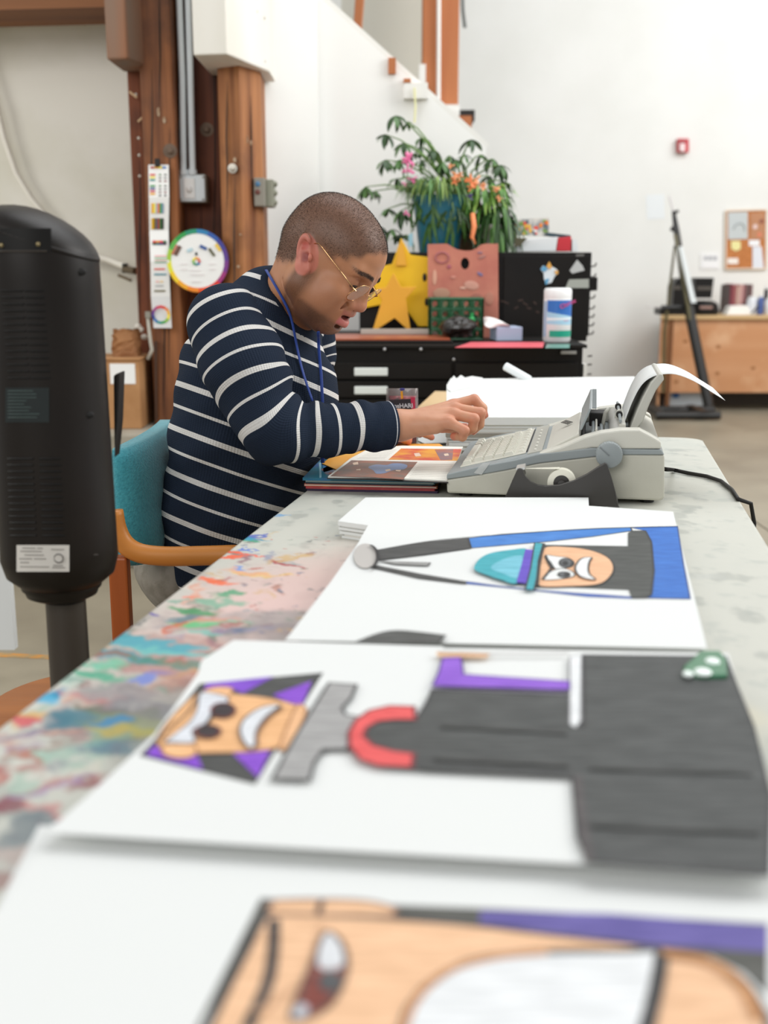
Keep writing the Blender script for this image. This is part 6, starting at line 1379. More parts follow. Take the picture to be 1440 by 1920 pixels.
for (x0_, x1_, y) in [(42, 66, 1028), (70, 80, 1028), (38, 78, 1034), (46, 82, 1041), (36, 60, 1048), (64, 86, 1048), (38, 54, 1055), (38, 92, 1063), (96, 120, 1030), (98, 122, 1064), (100, 118, 1060)]:
    MB().tube([HP(x, y + (x - 80) * .01, .0014) for x in np.linspace(x0_, x1_, 4)], .0007, 4).build('print_line', mat('print_dim', '#8f8a84', .5), lab2)
ce = HP(110, 1047, .0014); MB().tube([ce + Vector((.006 * math.cos(t * .6283), -.0003, .006 * math.sin(t * .6283))) for t in range(10)], .0008, 5, closed=True).build('approval_mark', mat('print_dark2', '#55504c', .5), lab2)
MB().prism([UY(212, 704, YH + .02), UY(224, 698, YH + .02), UY(221, 790, YH + .02), UY(214, 860, YH + .02)], (0, .035, 0)).build('side_handle', M_h, ht, bevel=.003)

# stool behind
stl = thing('wooden_stool', 'round orange-brown wooden stool behind the heater pole', 'stool', (-.47, 1.69, 0))
M_st = wood('stool_wood', '#a8652c', '#8a4f22', 'x', 14, .5)
MB().lathe([(.155, .425), (.17, .43), (.17, .448), (.165, .452)], (-.47, 1.69, 0), 56).build('seat', M_st, stl, smooth=40)
for k in range(4):
    a_ = R(45 + 90 * k); MB().tube([Vector((-.47 + .11 * math.cos(a_), 1.69 + .11 * math.sin(a_), .425)), Vector((-.47 + .15 * math.cos(a_), 1.69 + .15 * math.sin(a_), 0.0))], .014, 10).build('leg', M_st, stl)
# white panel at far left + floor tape
wpn = MB().box((UY(-26, 1000, 3.0).x, 3.0, .40), (.12, .03, .62)).build('display_board', mat('panel_white', '#d9dcdc', .6)); wpn.location.z = .09; tag(wpn, 'white display board standing at the left edge behind the heater', 'board')

# ================================================================= CHAIR
M_teal2 = mat('teal_fabric', '#3d98a4', .85, var=(160, '#2f8794', .35, .65), bump=(260, .5), sheen=.3)
M_oak = wood('honey_oak', '#c47a30', '#d89044', 'x', 10, .4); M_oak2 = wood('honey_oak_post', '#a8551a', '#8f4413', 'z', 10, .45)
ch = thing('armchair', 'honey wood armchair with a teal fabric backrest under the seated person', 'chair', (-.36, 2.25, 0))
Zs = .45
# backrest: curved padded panel from near-left to far-right
bA = Vector((UY(212, 900, 2.02).x, 2.02, 0)); bB = Vector((UY(335, 900, 2.50).x, 2.50, 0))
bz0, bz1 = .60, .805
bC = Vector((UY(300, 900, 2.03).x, 2.03, 0))
def backpt(s, t, d):
    p = bA * (1 - s) ** 2 + bC * (2 * s * (1 - s)) + bB * s * s; tn = (bC - bA) * (1 - s) + (bB - bC) * s; nrm = Vector((tn.y, -tn.x, 0)).normalized()   # towards +x
    bow = 0
    ez = .5 - abs(t - .5); es = .5 - abs(s - .5)
    th_ = .016 + .012 * min(1, min(ez * 5, es * 7)) ** .5
    zc_ = lerp(bz0, bz1, t) + (.012 * math.sin(math.pi * s) if t > .5 else -.012 * math.sin(math.pi * s)) 
    return Vector((p.x, p.y, zc_)) + nrm * (bow + th_ * d - .02 * t)
nb, mb_ = 20, 14
rows_f = [[backpt(j / nb, i / mb_, 1) for j in range(nb + 1)] for i in range(mb_ + 1)]; rows_r = [[backpt(j / nb, i / mb_, -1) for j in range(nb + 1)] for i in range(mb_ + 1)]
m1 = MB(); m1.sheet(rows_f); m1.sheet([r[::-1] for r in rows_r])
loop = [(0, j) for j in range(nb)] + [(i, nb) for i in range(mb_)] + [(mb_, j) for j in range(nb, 0, -1)] + [(i, 0) for i in range(mb_, 0, -1)]
off = (nb + 1) * (mb_ + 1)
for k in range(len(loop)):
    (i, j), (i2, j2) = loop[k], loop[(k + 1) % len(loop)]
    m1.f.append([i * (nb + 1) + j, i2 * (nb + 1) + j2, off + i2 * (nb + 1) + nb - j2, off + i * (nb + 1) + nb - j]); m1.mi.append(0)
m1.build('backrest', M_teal2, ch, smooth=True, fixn=True)
MB().box((-.215, 2.27, Zs - .035), (.44, .44, .07), -R(8)).build('seat', M_teal2, ch, bevel=.02)
MB().box((-.215, 2.27, Zs - .085), (.42, .42, .03), -R(8)).build('seat_frame', M_oak2, ch, bevel=.004)
def arm(Yn, sgn):
    pts = [UY(a_, b_, Yn) for a_, b_ in splo([(212, 958), (219, 992), (234, 1020), (262, 1037), (310, 1043), (380, 1042), (445, 1040)], 4)]
    return MB().tube(pts, .0165, 12, sq=(1.1, 1)).build('armrest', M_oak, ch, smooth=True)
arm(1.93, -1)
zarm = UY(300, 1043, 1.93).z
for (px, Yn) in ((226, 1.94),): 
    x = UY(px, 1100, Yn).x; MB().box((x, Yn, (zarm) / 2), (.034, .03, zarm - .004)).build('rear_leg', M_oak2, ch, bevel=.004)
xf = UY(445, 1040, 1.93).x
MB().box((xf, 1.93, zarm / 2), (.034, .03, zarm - .01)).build('front_leg', M_oak2, ch, bevel=.004)
# far side
rx0 = UY(226, 1100, 1.94).x
farpts = [Vector((p[0], p[1], p[2])) for p in [(rx0 + .07, 2.54, zarm + .05), (rx0 + .08, 2.54, zarm + .01), (rx0 + .14, 2.54, zarm), (xf + .08, 2.54, zarm)]]
MB().tube([Vector((a_, 2.54, b_)) for a_, b_ in splo([(p.x, p.z) for p in farpts], 4)], .0165, 12).build('armrest', M_oak, ch, smooth=True)
MB().box((rx0 + .09, 2.54, zarm / 2), (.034, .03, zarm - .004)).build('rear_leg', M_oak2, ch, bevel=.004)
MB().box((xf + .07, 2.54, zarm / 2), (.034, .03, zarm - .01)).build('front_leg', M_oak2, ch, bevel=.004)
MB().box((rx0 + .045, 2.24, .33), (.03, .58, .04), -R(8)).build('back_rail', M_oak2, ch, bevel=.004)
# ================================================================= PERSON (implicit surfaces turned into meshes)
def ss(x, a, b): t = np.clip((x - a) / (b - a), 0, 1); return t * t * (3 - 2 * t)
def smin(a, b, k): h = np.clip(.5 + .5 * (b - a) / k, 0, 1); return b * (1 - h) + a * h - k * h * (1 - h)
def smax(a, b, k): return -smin(-a, -b, k)
def ellp(P, c, r, M=None):
    q = P - np.array(c, float)
    if M is not None: q = q @ M
    r = np.array(r, float); k0 = np.linalg.norm(q / r, axis=1); k1 = np.linalg.norm(q / (r * r), axis=1) + 1e-9
    return k0 * (k0 - 1) / k1
def cone(P, a, b, ra, rb):
    a = np.array(a, float); b = np.array(b, float); ba = b - a; h = np.clip(((P - a) @ ba) / (ba @ ba), 0, 1)
    return np.linalg.norm(P - a - h[:, None] * ba, axis=1) - (ra + (rb - ra) * h)
def surface(fn, lo, hi, h, coarse=4):
    """surface nets with a coarse-to-fine narrow band"""
    lo = np.array(lo, float); hi = np.array(hi, float); n = (np.ceil((hi - lo) / h / coarse).astype(int) + 1) * coarse + 1
    nc = (n - 1) // coarse + 1
    gc = np.stack(np.meshgrid(*[lo[i] + np.arange(nc[i]) * h * coarse for i in range(3)], indexing='ij'), -1).reshape(-1, 3)
    vc = fn(gc).reshape(nc)
    near = np.abs(vc) < h * coarse * 2.4
    V = np.repeat(np.repeat(np.repeat(vc, coarse, 0), coarse, 1), coarse, 2)[:n[0], :n[1], :n[2]].astype(np.float32)
    d = near.copy()
    for ax in range(3):
        e = d.copy(); sl1 = [slice(None)] * 3; sl2 = [slice(None)] * 3; sl1[ax] = slice(1, None); sl2[ax] = slice(None, -1)
        e[tuple(sl1)] |= d[tuple(sl2)]; e[tuple(sl2)] |= d[tuple(sl1)]; d = e
    m = np.repeat(np.repeat(np.repeat(d, coarse, 0), coarse, 1), coarse, 2)[:n[0], :n[1], :n[2]]
    ii = np.argwhere(m); out = np.empty(len(ii), np.float32)
    for s in range(0, len(ii), 400000): out[s:s + 400000] = fn(lo + ii[s:s + 400000] * h)
    V[m] = out
    S = V < 0; nx, ny, nz = np.array(V.shape) - 1
    cnt = np.zeros((nx, ny, nz), np.int8); acc = None
    for a in (0, 1):
        for b in (0, 1):
            for c in (0, 1): cnt += S[a:a + nx, b:b + ny, c:c + nz]
    act = (cnt > 0) & (cnt < 8); ci = np.argwhere(act); idx = -np.ones(act.shape, np.int64); idx[act] = np.arange(len(ci))
    pos = np.zeros((len(ci), 3)); num = np.zeros(len(ci))
    cor = [(a, b, c) for a in (0, 1) for b in (0, 1) for c in (0, 1)]
    for p in cor:
        for ax in range(3):
            if p[ax]: continue
            q = list(p); q[ax] = 1
            v0 = V[ci[:, 0] + p[0], ci[:, 1] + p[1], ci[:, 2] + p[2]]; v1 = V[ci[:, 0] + q[0], ci[:, 1] + q[1], ci[:, 2] + q[2]]
            x = (v0 < 0) != (v1 < 0); t = np.where(x, v0 / (v0 - v1 + 1e-12), 0)
            pt = np.tile(np.array(p, float), (len(ci), 1)); pt[:, ax] = t
            pos[x] += pt[x]; num[x] += 1
    verts = lo + (ci + pos / num[:, None]) * h; faces = []
    for ax in range(3):
        o1, o2 = [(1, 2), (2, 0), (0, 1)][ax]
        sl0 = [slice(1, -1)] * 3; sl0[ax] = slice(0, -1); sl1 = [slice(1, -1)] * 3; sl1[ax] = slice(1, None)
        A, B = S[tuple(sl0)], S[tuple(sl1)]; e = np.argwhere(A != B); base = e + 1; base[:, ax] -= 1; flip = A[tuple(e.T)]
        def cell(d1, d2):
            q = base.copy(); q[:, o1] -= d1; q[:, o2] -= d2; return idx[q[:, 0], q[:, 1], q[:, 2]]
        quad = np.stack([cell(0, 0), cell(1, 0), cell(1, 1), cell(0, 1)], -1); quad = np.where(flip[:, None], quad, quad[:, ::-1]); faces.append(quad)
    F = np.concatenate(faces); F = F[(F >= 0).all(1)]
    return verts, F
def meshobj(name, parts, m, parent, attrs=None):
    """parts: list of (verts world, faces, {attr: values})"""
    off = 0; VV_, FF_ = [], []
    for v, f, _ in parts: VV_.append(v); FF_.append(f + off); off += len(v)
    V = np.concatenate(VV_) - np.array(parent['_loc']); F = np.concatenate(FF_); me = bpy.data.meshes.new(name)
    me.vertices.add(len(V)); me.vertices.foreach_set('co', V.astype(np.float32).ravel())
    me.loops.add(F.size); me.loops.foreach_set('vertex_index', F.astype(np.int32).ravel())
    me.polygons.add(len(F)); me.polygons.foreach_set('loop_start', np.arange(0, F.size, 4, dtype=np.int32)); me.polygons.foreach_set('loop_total', np.full(len(F), 4, np.int32))
    me.update(calc_edges=True); me.validate()
    keys = set(k for _, _, a in parts for k in a)
    for k in keys:
        vals = np.concatenate([a[k] for _, _, a in parts])
        if vals.ndim == 2:
            at = me.color_attributes.new(k, 'FLOAT_COLOR', 'POINT'); c = np.ones((len(V), 4), np.float32); c[:, :3] = vals; at.data.foreach_set('color', c.ravel())
        else: at = me.attributes.new(k, 'FLOAT', 'POINT'); at.data.foreach_set('value', vals.astype(np.float32))
    me.materials.append(m); me.shade_smooth()
    o = bpy.data.objects.new(name, me); COL.objects.link(o); o.parent = parent; o['_loc'] = parent['_loc']; return o

YAW = R(25); PIT = R(38); ROL = R(8)
man = thing('person', 'seated person with buzzed dark hair in a navy striped sweater, typing', 'person', (-.34, 2.25, 0))
# local head frame -> world
cy_, sy_ = math.cos(YAW), math.sin(YAW); cp_, sp_ = math.cos(PIT), math.sin(PIT)
Rp = np.array([[cp_, 0, sp_], [0, 1, 0], [-sp_, 0, cp_]]); Ry = np.array([[cy_, sy_, 0], [-sy_, cy_, 0], [0, 0, 1]])
Rr_ = np.array([[1, 0, 0], [0, math.cos(ROL), math.sin(ROL)], [0, -math.sin(ROL), math.cos(ROL)]])
HR = Ry @ Rp @ Rr_                                        # columns: local axes in world
HS = .965
ear_w = np.array(UY(592, 480, 2.105)); HCEN = ear_w - HR @ (np.array([0, -.078, 0]) * HS)
def h2w(L): return HCEN + (np.asarray(L) * HS) @ HR.T
def w2h(Wp): return ((np.asarray(Wp) - HCEN) @ HR) / HS
neck_base = np.array(UY(520, 600, 2.24)); NB = w2h(neck_base)
FS = .019
_a = np.array([.80, 0, .60]); _u = np.array([-.60, 0, .80]); _o = np.array([0, 1., 0]); EM = np.stack([_a * math.cos(R(24)) + _o * math.sin(R(24)), _o * math.cos(R(24)) - _a * math.sin(R(24)), _u], 1); EC = np.array([-.0165, .079, -.010])
NKA = w2h(UY(568, 452, 2.19)); NKB = w2h(UY(554, 530, 2.21))
def head_sdf(P):
    Q0 = P.copy(); Q0[:, 1] = np.abs(Q0[:, 1]); Q = Q0 + np.array([FS, 0, 0])
    d = ellp(Q, (.004, 0, .042), (.096, .077, .079))
    d = smin(d, ellp(Q, (-.022, 0, .022), (.068, .071, .072)), .03)
    d = smin(d, ellp(Q, (.048, 0, .042), (.058, .062, .052)), .03)
    d = smin(d, ellp(Q, (.046, 0, -.030), (.066, .062, .078)), .03)
    d = smin(d, cone(Q, (.104, .010, .022), (.091, .043, .026), .011, .012), .016)     # brow
    d = smax(d, -ellp(Q, (.113, .035, .004), (.020, .019, .014)), .014)               # orbit
    d = smin(d, ellp(Q, (.0890, .034, .004), (.0155, .0165, .014)), .004)             # lids
    d = smin(d, ellp(Q, (.078, .047, -.030), (.026, .020, .022)), .02)
    d = smin(d, ellp(Q, (.058, .045, -.062), (.042, .028, .040)), .025)
    d = smin(d, ellp(Q, (.087, 0, -.064), (.030, .034, .030)), .02)
    d = smin(d, ellp(Q, (.094, 0, -.092), (.021, .026, .018)), .016)
    d = smin(d, cone(Q, (.084, .018, -.097), (.016, .056, -.062), .019, .026), .025)
    d = smin(d, cone(Q, (.014, .056, -.060), (.006, .062, -.015), .024, .020), .025)
    d = smin(d, ellp(Q, (.052, 0, -.092), (.046, .046, .030)), .03)                    # soft under-chin
    # nose
    n = cone(Q, (.106, 0, .010), (.1225, 0, -.026), .0075, .0115)
    n = smin(n, ellp(Q, (.1225, 0, -.030), (.0125, .0125, .0105)), .006)
    n = smin(n, ellp(Q, (.110, .0145, -.036), (.0115, .0085, .009)), .006)
    n = smin(n, cone(Q, (.102, 0, .008), (.104, 0, -.035), .012, .016), .012)
    d = smin(d, n, .009)
    d = smax(d, -ellp(Q, (.1135, .0075, -.0445), (.0065, .0038, .0055)), .004)
    # groove beside the mouth
    d = smax(d, -cone(Q, (.106, .026, -.040), (.094, .036, -.066), .0025, .003), .010)
    # lips
    ul = smin(cone(Q, (.118, .0, -.0525), (.115, .010, -.0525), .0066, .0064), cone(Q, (.115, .010, -.0525), (.1005, .026, -.0640), .0064, .0035), .004)
    ll = smin(cone(Q, (.1185, .0, -.0765), (.114, .010, -.0755), .0085, .0080), cone(Q, (.114, .010, -.0755), (.0995, .025, -.0665), .0080, .0035), .004)
    d = smin(d, ul, .006); d = smin(d, ll, .006)
    d = smax(d, -ellp(Q, (.114, 0, -.0640), (.024, .0205, .0052)), .003)
    d = smax(d, -ellp(Q, (.111, 0, -.0875), (.008, .018, .004)), .008)
    # neck
    dn_ = cone(P, (-.012, 0, -.030), NB * np.array([1, 1, 1]), .056, .066)
    d = smin(d, dn_, .035); d = smin(d, cone(P, NKA, NKB, .038, .050), .03)
    # folds under the jaw
    d = smax(d, -cone(Q, (.030, .052, -.108), (-.012, .060, -.080), .0015, .0015), .008)
    # ears
    M = np.array([[.86, .05, -.50], [-.0, 1, .05], [.50, 0, .86]])   # columns: ear axes (front, out, up)
    a_ = np.array([.80, 0, .60]) ; u_ = np.array([-.60, 0, .80]); o_ = np.array([0, 1, 0]); t_ = R(24)
    o2 = o_ * math.cos(t_) - a_ * math.sin(t_); a2 = a_ * math.cos(t_) + o_ * math.sin(t_); M = np.stack([a2, o2, u_], 1)
    ec = EC; M = EM; E_ = (Q0 - ec) @ M
    wdt = .0185 * (1 + .18 * np.clip(E_[:, 2] / .035, -1, 1))
    k0 = np.sqrt((E_[:, 0] / wdt) ** 2 + (E_[:, 2] / .0355) ** 2)
    disc = smax(np.abs(E_[:, 1] + .001) - .0038, (k0 - 1) * .019, .004)
    disc = smax(disc, E_[:, 0] - .0125, .004)
    rim = np.sqrt(((k0 - .93) * .0195) ** 2 + (E_[:, 1] - .0050) ** 2) - .0036
    rim = smax(rim, -(E_[:, 2] + .019 + .9 * np.clip(E_[:, 0], -1, 1)), .006); rim = smax(rim, E_[:, 0] - .0115 - .25 * (E_[:, 2] - .012), .004)
    ah = cone(E_, (-.002, .003, .022), (-.0095, .003, .002), .0032, .0036); ah = smin(ah, cone(E_, (-.0095, .003, .002), (-.003, .003, -.016), .0036, .0038), .004)
    trg = ellp(E_, (.0135, .003, -.006), (.005, .005, .0075))
    lobe = ellp(E_, (.002, .001, -.027), (.011, .0052, .0105))
    e = smin(disc, rim, .003); e = smin(e, ah, .003); e = smin(e, lobe, .006); e = smin(e, trg, .004)
    e = smax(e, -ellp(E_, (.004, .006, -.005), (.0090, .0105, .0110)), .002)
    e = smax(e, -ellp(E_, (.001, .0065, .016), (.0105, .0055, .0095)), .002)
    d = smin(d, e, .006)
    return d * .9
hv_, hf = surface(head_sdf, (-.16, -.13, -.21), (.15, .13, .135), .0016)
hv_s = hv_.copy()
# colours in the local frame
def mixc(c, m, col): return c * (1 - m[:, None]) + L3(col) * m[:, None]
def headcol(v):
    x, y, z = v.T; x = x + FS; ya = np.abs(y); n = len(v); c = np.tile(L3('#b27b58'), (n, 1))
    nz = (np.sin(x * 190 + z * 140) * np.sin(y * 170 - z * 90) + np.sin(z * 260 + x * 90) * .6) * .5
    c = mixc(c, ss(nz, .0, 1) * .25, '#a46a4a')
    c = mixc(c, ss(-z, -.01, .05) * ss(x, .02, .07) * .35, '#b4714f')
    # hair region
    line = .047 - .030 * ss(.088 - x, 0, .05) * 1 + .035 * ss(x, .075, .105) - .052 * ss(-x, -.012, .012) - .028 * ss(-x, .0, .06)
    hm = ss(z - line + .006 * nz, -.013, .013)
    c = mixc(c, hm * .82, '#5f4436')
    # stubble
    jl = ss(-z + .02 * nz * .2 - .30 * (.02 - x), .022, .052) * ss(ya + .75 * (.0 - z), .06, .095) * (1 - ss(-z, .125, .15))
    st_ = ss(-(z + .072) - .0 * x, .0, .018) * ss(x, .015, .05)
    side = ss(.052 - x, .0, .022) * ss(-z, .005, .03) * ss(x, -.006, .012)
    must = np.exp(-(((x - .110) / .012) ** 2 + ((z + .046) / .006) ** 2 + (ya / .022) ** 4))
    beard = np.clip(np.maximum(np.maximum(st_ * .9, side * .8), must * .55) + .25 * jl, 0, 1) * (1 - ss(-z, .118, .15)) * ss(x, -.012, .008)
    c = mixc(c, beard * (.74 + .14 * np.sin(x * 2100 + 3 * np.sin(z * 1700)) * np.sin(z * 1900 + y * 1500)), '#553626')
    goat = np.exp(-(((z + .095) / .02) ** 2 + ((x - .078) / .026) ** 2)); c = mixc(c, np.clip(goat, 0, 1) * .5, '#3e281d')
    # lips
    up = np.exp(-(((z + .0560) / .0070) ** 4)) * ss(x - .10 + ya * .25, -.004, .002) * (1 - ss(ya, .024, .029))
    lo_ = np.exp(-(((z + .0740) / .0085) ** 4)) * ss(x - .098 + ya * .25, -.004, .003) * (1 - ss(ya, .022, .028))
    c = mixc(c, np.clip(up, 0, 1) * .7, '#a05a50'); c = mixc(c, np.clip(lo_, 0, 1) * .85, '#c4686a')
    c = mixc(c, np.exp(-(((z + .064) / .0042) ** 4)) * ss(x, .085, .095) * (1 - ss(ya, .019, .023)) * .95, '#3a1414')
    # nose, cheeks, ears, lids
    c = mixc(c, ss(x, .112, .124) * ss(-z, .012, .03) * .4, '#c07a68')
    
    xe = x - FS; Ev = (np.stack([xe, ya, z], 1) - EC) @ EM; ek = np.sqrt((Ev[:, 0] / .0205) ** 2 + (Ev[:, 2] / .0375) ** 2); em = (1 - ss(ek, .98, 1.12)) * ss(ya, .068, .074); c = mixc(c, em * .8, '#c4705f')
    cav = np.exp(-(((Ev[:, 0] - .003) / .0085) ** 4 + ((Ev[:, 2] + .005) / .0105) ** 4)); c = mixc(c, np.clip(cav, 0, 1) * em * .85, '#7a2420')  # shade of the ear hollows put into the skin colour as dark red
    cav2 = np.exp(-(((Ev[:, 0] - .000) / .0085) ** 4 + ((Ev[:, 2] - .0165) / .0075) ** 4)); c = mixc(c, np.clip(cav2, 0, 1) * em * .7, '#a8382f')
    eb = np.exp(-(((z - .0275 - .10 * (.03 - np.abs(ya - .030))) / .0040) ** 4)) * ss(ya, .008, .014) * (1 - ss(ya, .052, .062)) * ss(x, .055, .07); c = mixc(c, np.clip(eb, 0, 1) * .7, '#2c1c14')
    ls = np.exp(-(((z + .0035) / .0026) ** 2)) * ss(ya, .018, .023) * (1 - ss(ya, .045, .05)) * ss(x, .085, .092); c = mixc(c, np.clip(ls, 0, 1) * .95, '#20140f')
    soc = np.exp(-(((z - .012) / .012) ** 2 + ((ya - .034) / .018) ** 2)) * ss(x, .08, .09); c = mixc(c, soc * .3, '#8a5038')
    c = mixc(c, ss(-x, .02, .06) * ss(-z, .03, .07) * .3, '#a87050')
    return c, hm
hcol, hmask = headcol(hv_)
HV = h2w(hv_)
# ---- hand joints (from pixels at real depths)
def J(px, py, Y): return np.array(UY(px, py, Y))
wr = J(742, 798, 2.085)
fing = {
 'pinky': [J(842, 792, 2.055), J(871, 807, 2.045), J(867, 819, 2.055), J(851, 818, 2.068)],
 'ring': [J(852, 777, 2.075), J(889, 785, 2.07), J(886, 803, 2.078), J(873, 812, 2.09)],
 'middle': [J(853, 766, 2.10), J(901, 774, 2.095), J(899, 796, 2.10), J(887, 808, 2.11)],
 'index': [J(850, 760, 2.125), J(889, 749, 2.13), J(905, 765, 2.13), J(908, 779, 2.128)],
 'thumb': [J(795, 795, 2.115), J(828, 800, 2.135), J(852, 803, 2.14), J(872, 801, 2.14)]}
frad = {'pinky': (.0098, .0090, .0085, .0072), 'ring': (.0105, .0098, .0088, .0074), 'middle': (.0108, .0100, .0088, .0075), 'index': (.0108, .0098, .0084, .0070), 'thumb': (.014, .0115, .0102, .008)}
elb = J(512, 812, 2.00)
def hand_sdf_from(wr, fing, elb):
    def f(P):
        d = cone(P, elb + (wr - elb) * .35, wr - (wr - elb) * .12, .038, .0285)
        d = smin(d, cone(P, wr - (wr - elb) * .12, wr, .0285, .0255), .02)
        pal = None
        for k in ('pinky', 'ring', 'middle', 'index'):
            q = cone(P, wr + (fing[k][0] - wr) * .12, fing[k][0], .0185, .0115); pal = q if pal is None else smin(pal, q, .012)
        pal = smin(pal, cone(P, wr + (fing['pinky'][0] - wr) * .15 + np.array([0, 0, -.008]), wr + (fing['pinky'][0] - wr) * .75 + np.array([0, 0, -.007]), .017, .0125), .012)
        d = smin(d, pal, .022)
        for k in ('pinky', 'ring', 'middle', 'index', 'thumb'):
            j = fing[k]; r = frad[k]
            q = cone(P, j[0], j[1], r[0], r[1]); q = smin(q, cone(P, j[1], j[2], r[1], r[2]), .003); q = smin(q, cone(P, j[2], j[3], r[2], r[3]), .003)
            d = smin(d, q, .006 if k != 'thumb' else .012)
        return d * .9
    return f
pts_ = np.array([p for k in fing for p in fing[k]] + [wr, elb + (wr - elb) * .45])
rv, rf = surface(hand_sdf_from(wr, fing, elb), pts_.min(0) - .04, pts_.max(0) + .035, .0014)
def handcol(v, fing, wr):
    c = np.tile(L3('#c89070'), (len(v), 1)); nz = np.sin(v[:, 0] * 210 + v[:, 2] * 160) * np.sin(v[:, 1] * 230 + v[:, 2] * 90)
    c = mixc(c, ss(nz, 0, 1) * .25, '#bb7f5e')
    for k in fing:
        for q, s, a in ((fing[k][1], .010, .30), (fing[k][0], .012, .18)): c = mixc(c, np.exp(-(np.linalg.norm(v - q, axis=1) / s - 1).clip(0) ** 2 * 3) * a, '#c4705a')
        dt = np.linalg.norm(v - fing[k][3], axis=1); c = mixc(c, ss(.014 - dt, 0, .006) * .45, '#cc5a4a')
    return c
rcol = handcol(rv, fing, wr)
# left hand resting near the books, mirrored in depth
wl = J(690, 812, 2.36)
lf = {}
off_ = {'pinky': (.085, .030, -.012), 'ring': (.092, .010, -.008), 'middle': (.094, -.010, -.006), 'index': (.088, -.030, -.008), 'thumb': (.03, -.035, -.010)}
zt_l = .7405 + .014
wl[2] = max(wl[2], zt_l + .022)
for k, (a_, b_, c_) in off_.items():
    dirx = np.array([.80, .60, 0]); diry = np.array([-.60, .80, 0]); s_ = 1
    p0_ = wl + dirx * a_ * .9 + diry * b_ + np.array([0, 0, c_]); l_ = {'pinky': .055, 'ring': .068, 'middle': .072, 'index': .066, 'thumb': .05}[k]
    dd_ = dirx * 1 + diry * (b_ * 3); dd_ /= np.linalg.norm(dd_)
    lf[k] = [p0_, p0_ + dd_ * l_ * .5 + np.array([0, 0, .006]), p0_ + dd_ * l_ * .8 - np.array([0, 0, .002]), p0_ + dd_ * l_ * 1.0 - np.array([0, 0, .010])]
    for q in range(4): lf[k][q][2] = max(lf[k][q][2], .7405 + .010)
ell_ = J(560, 800, 2.52)
pts_ = np.array([p for k in lf for p in lf[k]] + [wl, ell_ + (wl - ell_) * .45])
lv, lff = surface(hand_sdf_from(wl, lf, ell_), pts_.min(0) - .04, pts_.max(0) + .035, .0022)
lcol = handcol(lv, lf, wl)
# ---- body axis points (world)
fw = np.array([math.cos(R(14)), -math.sin(R(14)), 0]); lw_ = np.array([math.sin(R(14)), math.cos(R(14)), 0])    # forward, to his left (far)
C0 = J(418, 1045, 2.25); C1 = J(442, 930, 2.25); C2 = J(464, 800, 2.25); C3 = J(472, 700, 2.25); C4 = J(494, 612, 2.25); C5 = J(518, 560, 2.24)
shR = J(430, 622, 2.10); shL = shR + lw_ * .36 + fw * .02
elL = ell_
hipc = np.array([-.35, 2.26, .54])
def torso_core(P, g=0.0):
    """elliptical trunk: squash the sideways axis"""
    rel = P - C2; s_ = rel @ lw_; k = .70
    Q = P - np.outer(s_ * (1 - k), lw_)
    d = cone(Q, C0 - np.array([0, 0, .02]), C1, .124 + g, .132 + g); d = smin(d, cone(Q, C1, C2, .132 + g, .136 + g), .03)
    d = smin(d, cone(Q, C2, C3, .136 + g, .126 + g), .03); d = smin(d, cone(Q, C3, C4, .126 + g, .090 + g), .04)
    return d
def arm_sdf(P, s0, e0, w0, g=0.0):
    d = cone(P, s0, e0, .068 + g, .052 + g); return smin(d, cone(P, e0, w0, .050 + g, .036 + g), .03)
def body_sdf(P):
    d = torso_core(P, -.018); d = smin(d, cone(P, C4, C5, .07, .055), .04)
    for s_, e_, w_ in ((shR, elb, wr), (shL, elL, wl)):
        d = smin(d, cone(P, s_, e_, .052, .040), .03); d = smin(d, cone(P, e_, e_ + (w_ - e_) * .6, .038, .030), .02)
    return d
def leg_sdf(P, g=0):
    d = None
    for sd in (-.1, .1):
        hp = hipc + lw_ * sd; kn = hp + fw * .44 + np.array([0, 0, .0]); an = np.array([kn[0] + .02, kn[1], .10])
        q = smin(cone(P, hp, kn, .088 + g, .064 + g), cone(P, kn, an, .060 + g, .046 + g), .03); d = q if d is None else smin(d, q, .03)
    d = smin(d, ellp(P, hipc + np.array([-.02, 0, .0]), (.14 + g, .18 + g, .11 + g)), .04)
    return d
bv, bf = surface(lambda P: smin(body_sdf(P), leg_sdf(P, -.012), .03), (-.56, 1.88, .05), (.30, 2.78, 1.12), .010, 2)
bcol = np.tile(L3('#b27b58'), (len(bv), 1))
m = mat('skin', '#b27b58', .48, sss=.06, bump=(700, .10)); nt = m.node_tree
ac = nt.nodes.new('ShaderNodeAttribute'); ac.attribute_name = 'tone'; nt.links.new(ac.outputs['Color'], nt.nodes['Principled BSDF'].inputs['Base Color'])
M_skin = m
meshobj('body', [(HV, hf, {'tone': hcol}), (rv, rf, {'tone': rcol}), (lv, lff, {'tone': lcol}), (bv, bf, {'tone': bcol})], M_skin, man)
# finger nails on the right hand
for k in ('index', 'middle', 'ring', 'pinky'):
    j = fing[k]; d_ = j[3] - j[2]; d_ /= np.linalg.norm(d_); nrm = np.cross(d_, np.array([0, 1.0, 0])); nrm /= np.linalg.norm(nrm)
    bend = np.cross(j[1] - j[0], j[3] - j[1]); 
    outw = -np.cross(d_, np.cross(j[2] - j[1], d_) + 1e-6); outw = j[2] - (j[1] + j[3]) / 2; outw -= d_ * (outw @ d_); outw /= (np.linalg.norm(outw) + 1e-9)
    sd_ = np.cross(d_, outw); Mx = Matrix(np.stack([d_, sd_, outw], 1).tolist())
    MB().ell(Vector(j[3] + outw * (frad[k][3] * .90) - d_ * .001), (.0062, .0050, .0012), 12, 6, Mx).build('fingernail', mat('nail', '#d9a08c', .3), man, smooth=True)
